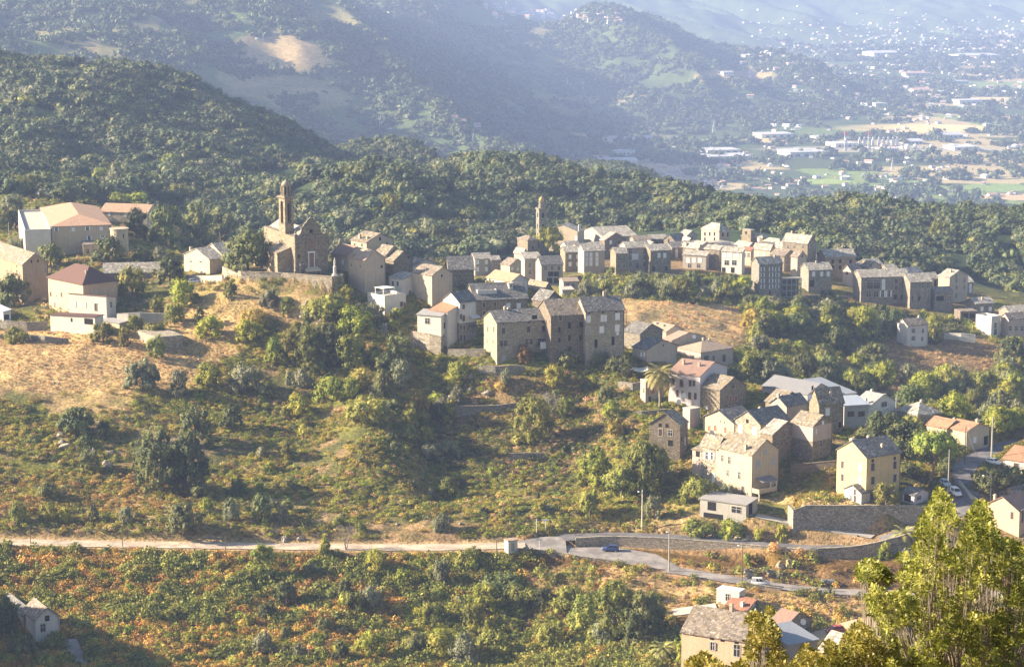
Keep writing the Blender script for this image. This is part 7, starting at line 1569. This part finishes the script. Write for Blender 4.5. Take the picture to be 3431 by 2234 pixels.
front_tree('large leafy evergreen tree filling the lower right corner', 3300, 19.5, [(3110,1700),(3150,1640),(3190,1690),(3230,1780),(3265,1680),(3310,1690),(3330,1780),(3431,1840),(3520,1840),(3520,2300),(2960,2300),(2985,2180),(2900,2000),(2870,1900),(2920,1860),(2965,1905),(3010,1860),(3060,1860),(3075,1760)], 4000, 71, 17.2, 21.5, 14, 1.06)
front_tree('slender evergreen sapling rising before the peach farmhouse', 2560, 19.0, [(2500,2210),(2515,2130),(2500,2070),(2545,2025),(2590,2040),(2590,2090),(2625,2110),(2600,2160),(2640,2200),(2620,2300),(2330,2300),(2290,2220),(2360,2190),(2430,2235)], 620, 72, 18.0, 19.6, 9, .98)
front_tree('low evergreen shrub between the sapling and the large tree', 2830, 18.5, [(2660,2215),(2700,2160),(2740,2185),(2775,2140),(2815,2180),(2850,2070),(2900,2095),(2960,2160),(2990,2300),(2600,2300)], 900, 73, 17.4, 19.2, 9, 1.0)
front_tree('lone leafy branch reaching left from the large tree', 3010, 20.0, [(2868,1905),(2900,1872),(2960,1900),(2990,1940),(2960,1960),(2890,1940)], 130, 74, 19.5, 20.3, 3, 1.4)
# ------------------------------------------------------------------ houses and works far away on the hills and the plain
FW = plain('far_pale_wall', (.62,.57,.50), .9); FWH = plain('far_white_wall', (.74,.72,.70), .9); FR = plain('far_tile_roof', (.50,.32,.24), .9); FG = plain('far_grey_roof', (.48,.48,.50), .9)
def far_house_mesh(kind):
    mb = MB(); mb.box((-.5,-.4,-.3), (1,0,0), (0,.8,0), (0,0,.8), 0)
    if kind == 0: mb.face([(-.55,-.45,.49),(.55,-.45,.49),(.55,0,.74),(-.55,0,.74)], 1); mb.face([(-.55,0,.74),(.55,0,.74),(.55,.45,.49),(-.55,.45,.49)], 1); mb.face([(-.5,-.4,.5),(-.5,.4,.5),(-.5,0,.72)], 0); mb.face([(.5,-.4,.5),(.5,0,.72),(.5,.4,.5)], 0)
    else: mb.box((-.52,-.42,.503), (1.04,0,0), (0,.84,0), (0,0,.05), 1)
    for i in range(4):
        x = -.36 + .22*i; mb.box((x,-.412,.1), (.1,0,0), (0,.01,0), (0,0,.2), 2)
    return mb
FM = [far_house_mesh(0).build('far_house', [FW, FR, VOID]).data, far_house_mesh(0).build('far_house', [FWH, FR, VOID]).data, far_house_mesh(1).build('far_house', [FWH, FG, VOID]).data, far_house_mesh(0).build('far_house', [FWH, FG, VOID]).data]
for o in [o for o in COL.objects if o.name.startswith('far_house')]: bpy.data.objects.remove(o)
def far_at(px, py): return hit(px, py, 1000, 11500)
def farb(name, label, cat, px, py, w, h, kind, rot=.3, dp=None, group=None):
    p = far_at(px, py); d = p.y*cp - p.z*sp; W = w*d/FPX; H = h*d/FPX
    o = add(name, FM[kind], None, p); o.scale = (W, dp or W*.8, H*1.5); o.rotation_euler = (0, 0, rot); tag(o, label, cat, group); return o
random.seed(3)
VG = 'houses of the hilltop village on the horizon ridge'
for i in range(58):
    px = 1610 + 470*rnd.random()**.9; py = 40 + (px-1610)*.055 + rnd.gauss(0, 9)
    farb('far_house', 'tiny pale house of the hilltop village on the far ridge', 'house', px, py, rnd.uniform(11, 20), rnd.uniform(8, 13), rnd.choice([0,1,2,1]), rnd.uniform(-.6, .8), None, VG)
p = far_at(1697, 46); d = p.y*cp; T_ = empty('bell_tower', p); tag(T_, 'tiny white bell tower over the hilltop village', 'bell tower'); mb = MB(); s = d/FPX; mb.cbox(p-UP*8, 6*s, 6*s, 32*s+8); mb.build('shaft', FW, T_, p); mb = MB(); mb.lathe(p+UP*32*s, [(3.4*s,0),(3*s,3*s),(1.5*s,6*s),(.1,9*s)], 8); mb.build('dome', FW, T_, p)
for px, py, w, h, k, lb in ((1518,405,30,18,1,'white hillside villa, highest of the lone pair above the wood'),(1545,418,30,18,0,'cream hillside villa, lower of the lone pair above the wood'),(1362,508,28,15,2,'white cube house alone in the wooded hillside'),(1598,422,24,9,0,'small tiled house right of the hillside pair'),(1300,440,24,10,3,'pale house by the pylon on the wooded hill'),(1348,462,34,9,0,'tan terraced building above the white cube house'),(1655,525,18,14,0,'little pink house on the wooded hill'),(1610,515,30,10,3,'grey roofs on the wooded hill below the pylon'),(2435,250,36,11,3,'white farm on the dry shelf of the far hill'),(2517,258,16,11,2,'small white house on the dry shelf of the far hill'),(1312,44,26,6,2,'white houses on the left of the far ridge'),(1415,50,22,6,1,'pale house on the left of the far ridge'),(862,133,9,7,2,'tiny hut on the bare far spur'),(105*1,0,1,1,0,'')):
    if lb: farb('far_house', lb, 'house', px, py, w, h, k, .4)
for px, py, w, h, k, dp, lb in ((2068,474,58,20,2,30,'white apartment block at the foot of the far hill'),(2160,474,76,18,3,34,'white block with red roof at the foot of the far hill'),(2092,520,66,20,2,26,'long white block above the solar-roofed shed'),(2062,552,120,22,3,70,'long shed with blue-grey roof on the plain edge'),(2010,536,46,14,0,30,'tan warehouse beside the blue-grey shed'),(2410,510,116,14,2,60,'white warehouse behind the light industrial row'),(2430,530,140,14,2,70,'long low white warehouse in the light industrial row'),(2690,520,136,20,2,80,'wide pale green warehouse'),(2590,458,112,15,2,60,'cream sheds before the yellow field'),(2750,462,56,8,2,40,'flat white shed before the power plant'),(3175,460,76,16,3,60,'white barn right of the power plant'),(2820,490,80,16,2,60,'white hall at the left of the power plant'),(2970,508,60,16,2,40,'white hall at the foot of the power plant'),(3050,480,60,14,3,50,'grey-roofed hall right of the tank row'),(3220,500,90,14,2,60,'white hall beside the storage tanks'),(2950,185,90,14,3,120,'long white factory in the far town'),(3260,190,120,10,3,150,'grey factory roof in the far town'),(3240,350,84,20,2,50,'pair of white apartment blocks in the plain'),(2945,356,40,14,2,30,'white clinic block among the plain trees'),(3080,312,60,16,0,40,'cream hotel block in the plain'),(3220,280,44,12,2,30,'white block at the right of the plain'),(3060,255,70,14,0,40,'tan apartment row in the plain town')):
    farb('far_building', lb, 'building', px, py, w, h, k, .25, dp)
# power plant
for px in (2833, 2912):
    p = far_at(px, 505); s = p.y*cp/FPX; o = empty('smokestack', p); tag(o, 'slim power plant smokestack pair with red tops, %s' % ('left' if px < 2880 else 'right'), 'smokestack', 'power plant smokestacks')
    for e in (-3.2, 3.2):
        mb = MB(); mb.lathe(p + Vector((e*s,0,-3)), [(2.2*s,0),(2.0*s,52*s+3)], 10); mb.build('shaft', FG, o, p); mb = MB(); mb.lathe(p + Vector((e*s,0,52*s+.05)), [(2.3*s,0),(2.3*s,12*s)], 10); mb.build('red_top', plain('red_band', (.55,.07,.06)), o, p)
for i, px in enumerate((2880, 2896, 2925, 2945, 2960, 2976, 2992, 3006)):
    p = far_at(px, 488); s = p.y*cp/FPX; o = empty('power_hall_unit', p); tag(o, 'white engine stack unit in the power plant row', 'industrial unit', 'white units of the power plant row'); mb = MB(); mb.cbox(p-UP*3, 9*s, 9*s, 20*s+3); mb.build('housing', FWH, o, p); mb = MB(); mb.lathe(p+UP*20.05*s, [(3.4*s,0),(3.2*s,9*s)], 8); mb.build('stack', FG, o, p)
for px, r in ((3040,9),(3190,17),(3244,17),(3402,13),(3120,7),(3066,7)):
    p = far_at(px, 498); s = p.y*cp/FPX; mb = MB(); mb.lathe((0,0,-3), [(r*s,0),(r*s,12*s+3),(r*.5*s,15*s+3),(.1,16*s+3)], 16); o = mb.build('storage_tank', FWH); o.location = p; tag(o, 'white cylindrical storage tank right of the power plant', 'tank', 'storage tanks')
# pylons
def pylon(label, px, py, h_px):
    p = far_at(px, py); s = p.y*cp/FPX; H = h_px*s; mb = MB(); w = H*.12
    for sx in (-1, 1):
        for sy in (-1, 1): mb.tube([p+Vector((sx*w,sy*w,-2)), p+Vector((sx*w*.25,sy*w*.25,H*.7)), p+Vector((0,0,H))], [.35,.25,.2], 4)
    for i in range(6):
        z = H*.7*i/6; z2 = H*.7*(i+1)/6; k = w*(1-.75*i/6); k2 = w*(1-.75*(i+1)/6)
        mb.tube([p+Vector((-k,-k,z)), p+Vector((k2,-k2,z2))], [.16,.16], 4); mb.tube([p+Vector((k,-k,z)), p+Vector((-k2,-k2,z2))], [.16,.16], 4)
    for z in (.72, .84): mb.cbox(p+UP*H*z, H*.4, .5, .4)
    o = mb.build('pylon', plain('galvanised_lattice', (.55,.56,.58))); tag(o, label, 'pylon', 'electricity pylons')
pylon('lattice pylon on the wooded hill below the hillside pair', 1586, 478, 34); pylon('white lattice mast rising from the wood', 1461, 580, 46); pylon('pylon at the left of the wooded saddle', 1275, 430, 44); pylon('pylon on the far mountain flank', 1430, 260, 30); pylon('pylon in the middle of the far mountain flank', 1900, 290, 28); pylon('pylon right of the middle one on the far flank', 1953, 300, 28); pylon('pylon on the plain before the power plant', 2990, 570, 44); pylon('pylon at the foot of the far hill', 2392, 445, 46); pylon('pylon on the bare far spur', 882, 136, 22)
# estate houses on the near plain and scattered villas
EG = 'tiled estate houses at the plain edge'; n_ = 0
for cx, cy, sx, sy, n, w0, w1, lab, grp, ks in ((2190,572,120,16,40,13,22,'small orange-tiled estate house at the plain edge',EG,[0,0,1]),(2330,600,90,26,22,16,26,'tiled villa among trees beyond the estate','villas among the plain trees',[0,1]),(2760,650,260,30,24,16,26,'pale villa beyond the oak ridge','villas beyond the oak ridge',[0,1]),(2750,300,160,40,22,12,20,'pale villa at the foot of the far hill','villas at the foot of the far hill',[1,2]),(3150,300,280,60,60,10,20,'pale building of the plain town','buildings of the plain town',[0,1,2,3]),(2500,500,420,34,26,10,20,'workshop of the light industrial row','workshops of the light industrial row',[2,3,0])):
    for i in range(n): farb('far_house', lab, 'house' if 'workshop' not in lab else 'workshop', cx + rnd.uniform(-sx, sx), cy + rnd.uniform(-sy, sy), rnd.uniform(w0, w1), rnd.uniform(6, 10), rnd.choice(ks), rnd.uniform(-.8, .8), None, grp)
# the countless specks of the far town
N_ = 2600; px = 2480 + 960*nr.random(N_); py = 20 + 240*nr.random(N_); dens = np.exp(-((py - 150 + (px-3431)*.02)/75)**2)*(.25 + .75*np.clip((px-2400)/900, 0, 1))*(.3 + 1.1*(fbm(px/60, py/18, 301, 3) > .5))
pts = []
for a, b in zip(px[nr.random(N_) < dens], py[nr.random(N_) < dens]): pts.append(far_at(a, b))
pts = np.array([tuple(p) for p in pts]); n = len(pts); k = 7 + 9*nr.random(n)**2
print('town', n)
o = scatter('town', pts, np.stack([k, k*.8, k*.62], 1), np.stack([np.zeros(n), np.zeros(n), nr.random(n)*3], 1), nr.integers(0, 4, n), FM, 'far pale town spread over the hazy plain and slopes', 'town')

N_ = 900; px = 1950 + 1500*nr.random(N_); py = 280 + 380*nr.random(N_); ok = (fbm(px/70, py/26, 311, 3) > .53) & (py > np.interp(px, [1950,2400,2500,3431], [470,470,300,280]))
pts = []
for a, b in zip(px[ok], py[ok]):
    q = far_at(a, b)
    if q.z < -340 and q.y > 2600: pts.append(tuple(q))
pts = np.array(pts); n = len(pts); k = 7 + 8*nr.random(n)**2; print('plain houses', n)
scatter('plain_settlement', pts, np.stack([k, k*.8, k*.6], 1), np.stack([np.zeros(n), np.zeros(n), nr.random(n)*3], 1), nr.integers(0, 4, n), FM, 'small pale houses sprinkled among the trees of the near plain', 'town')
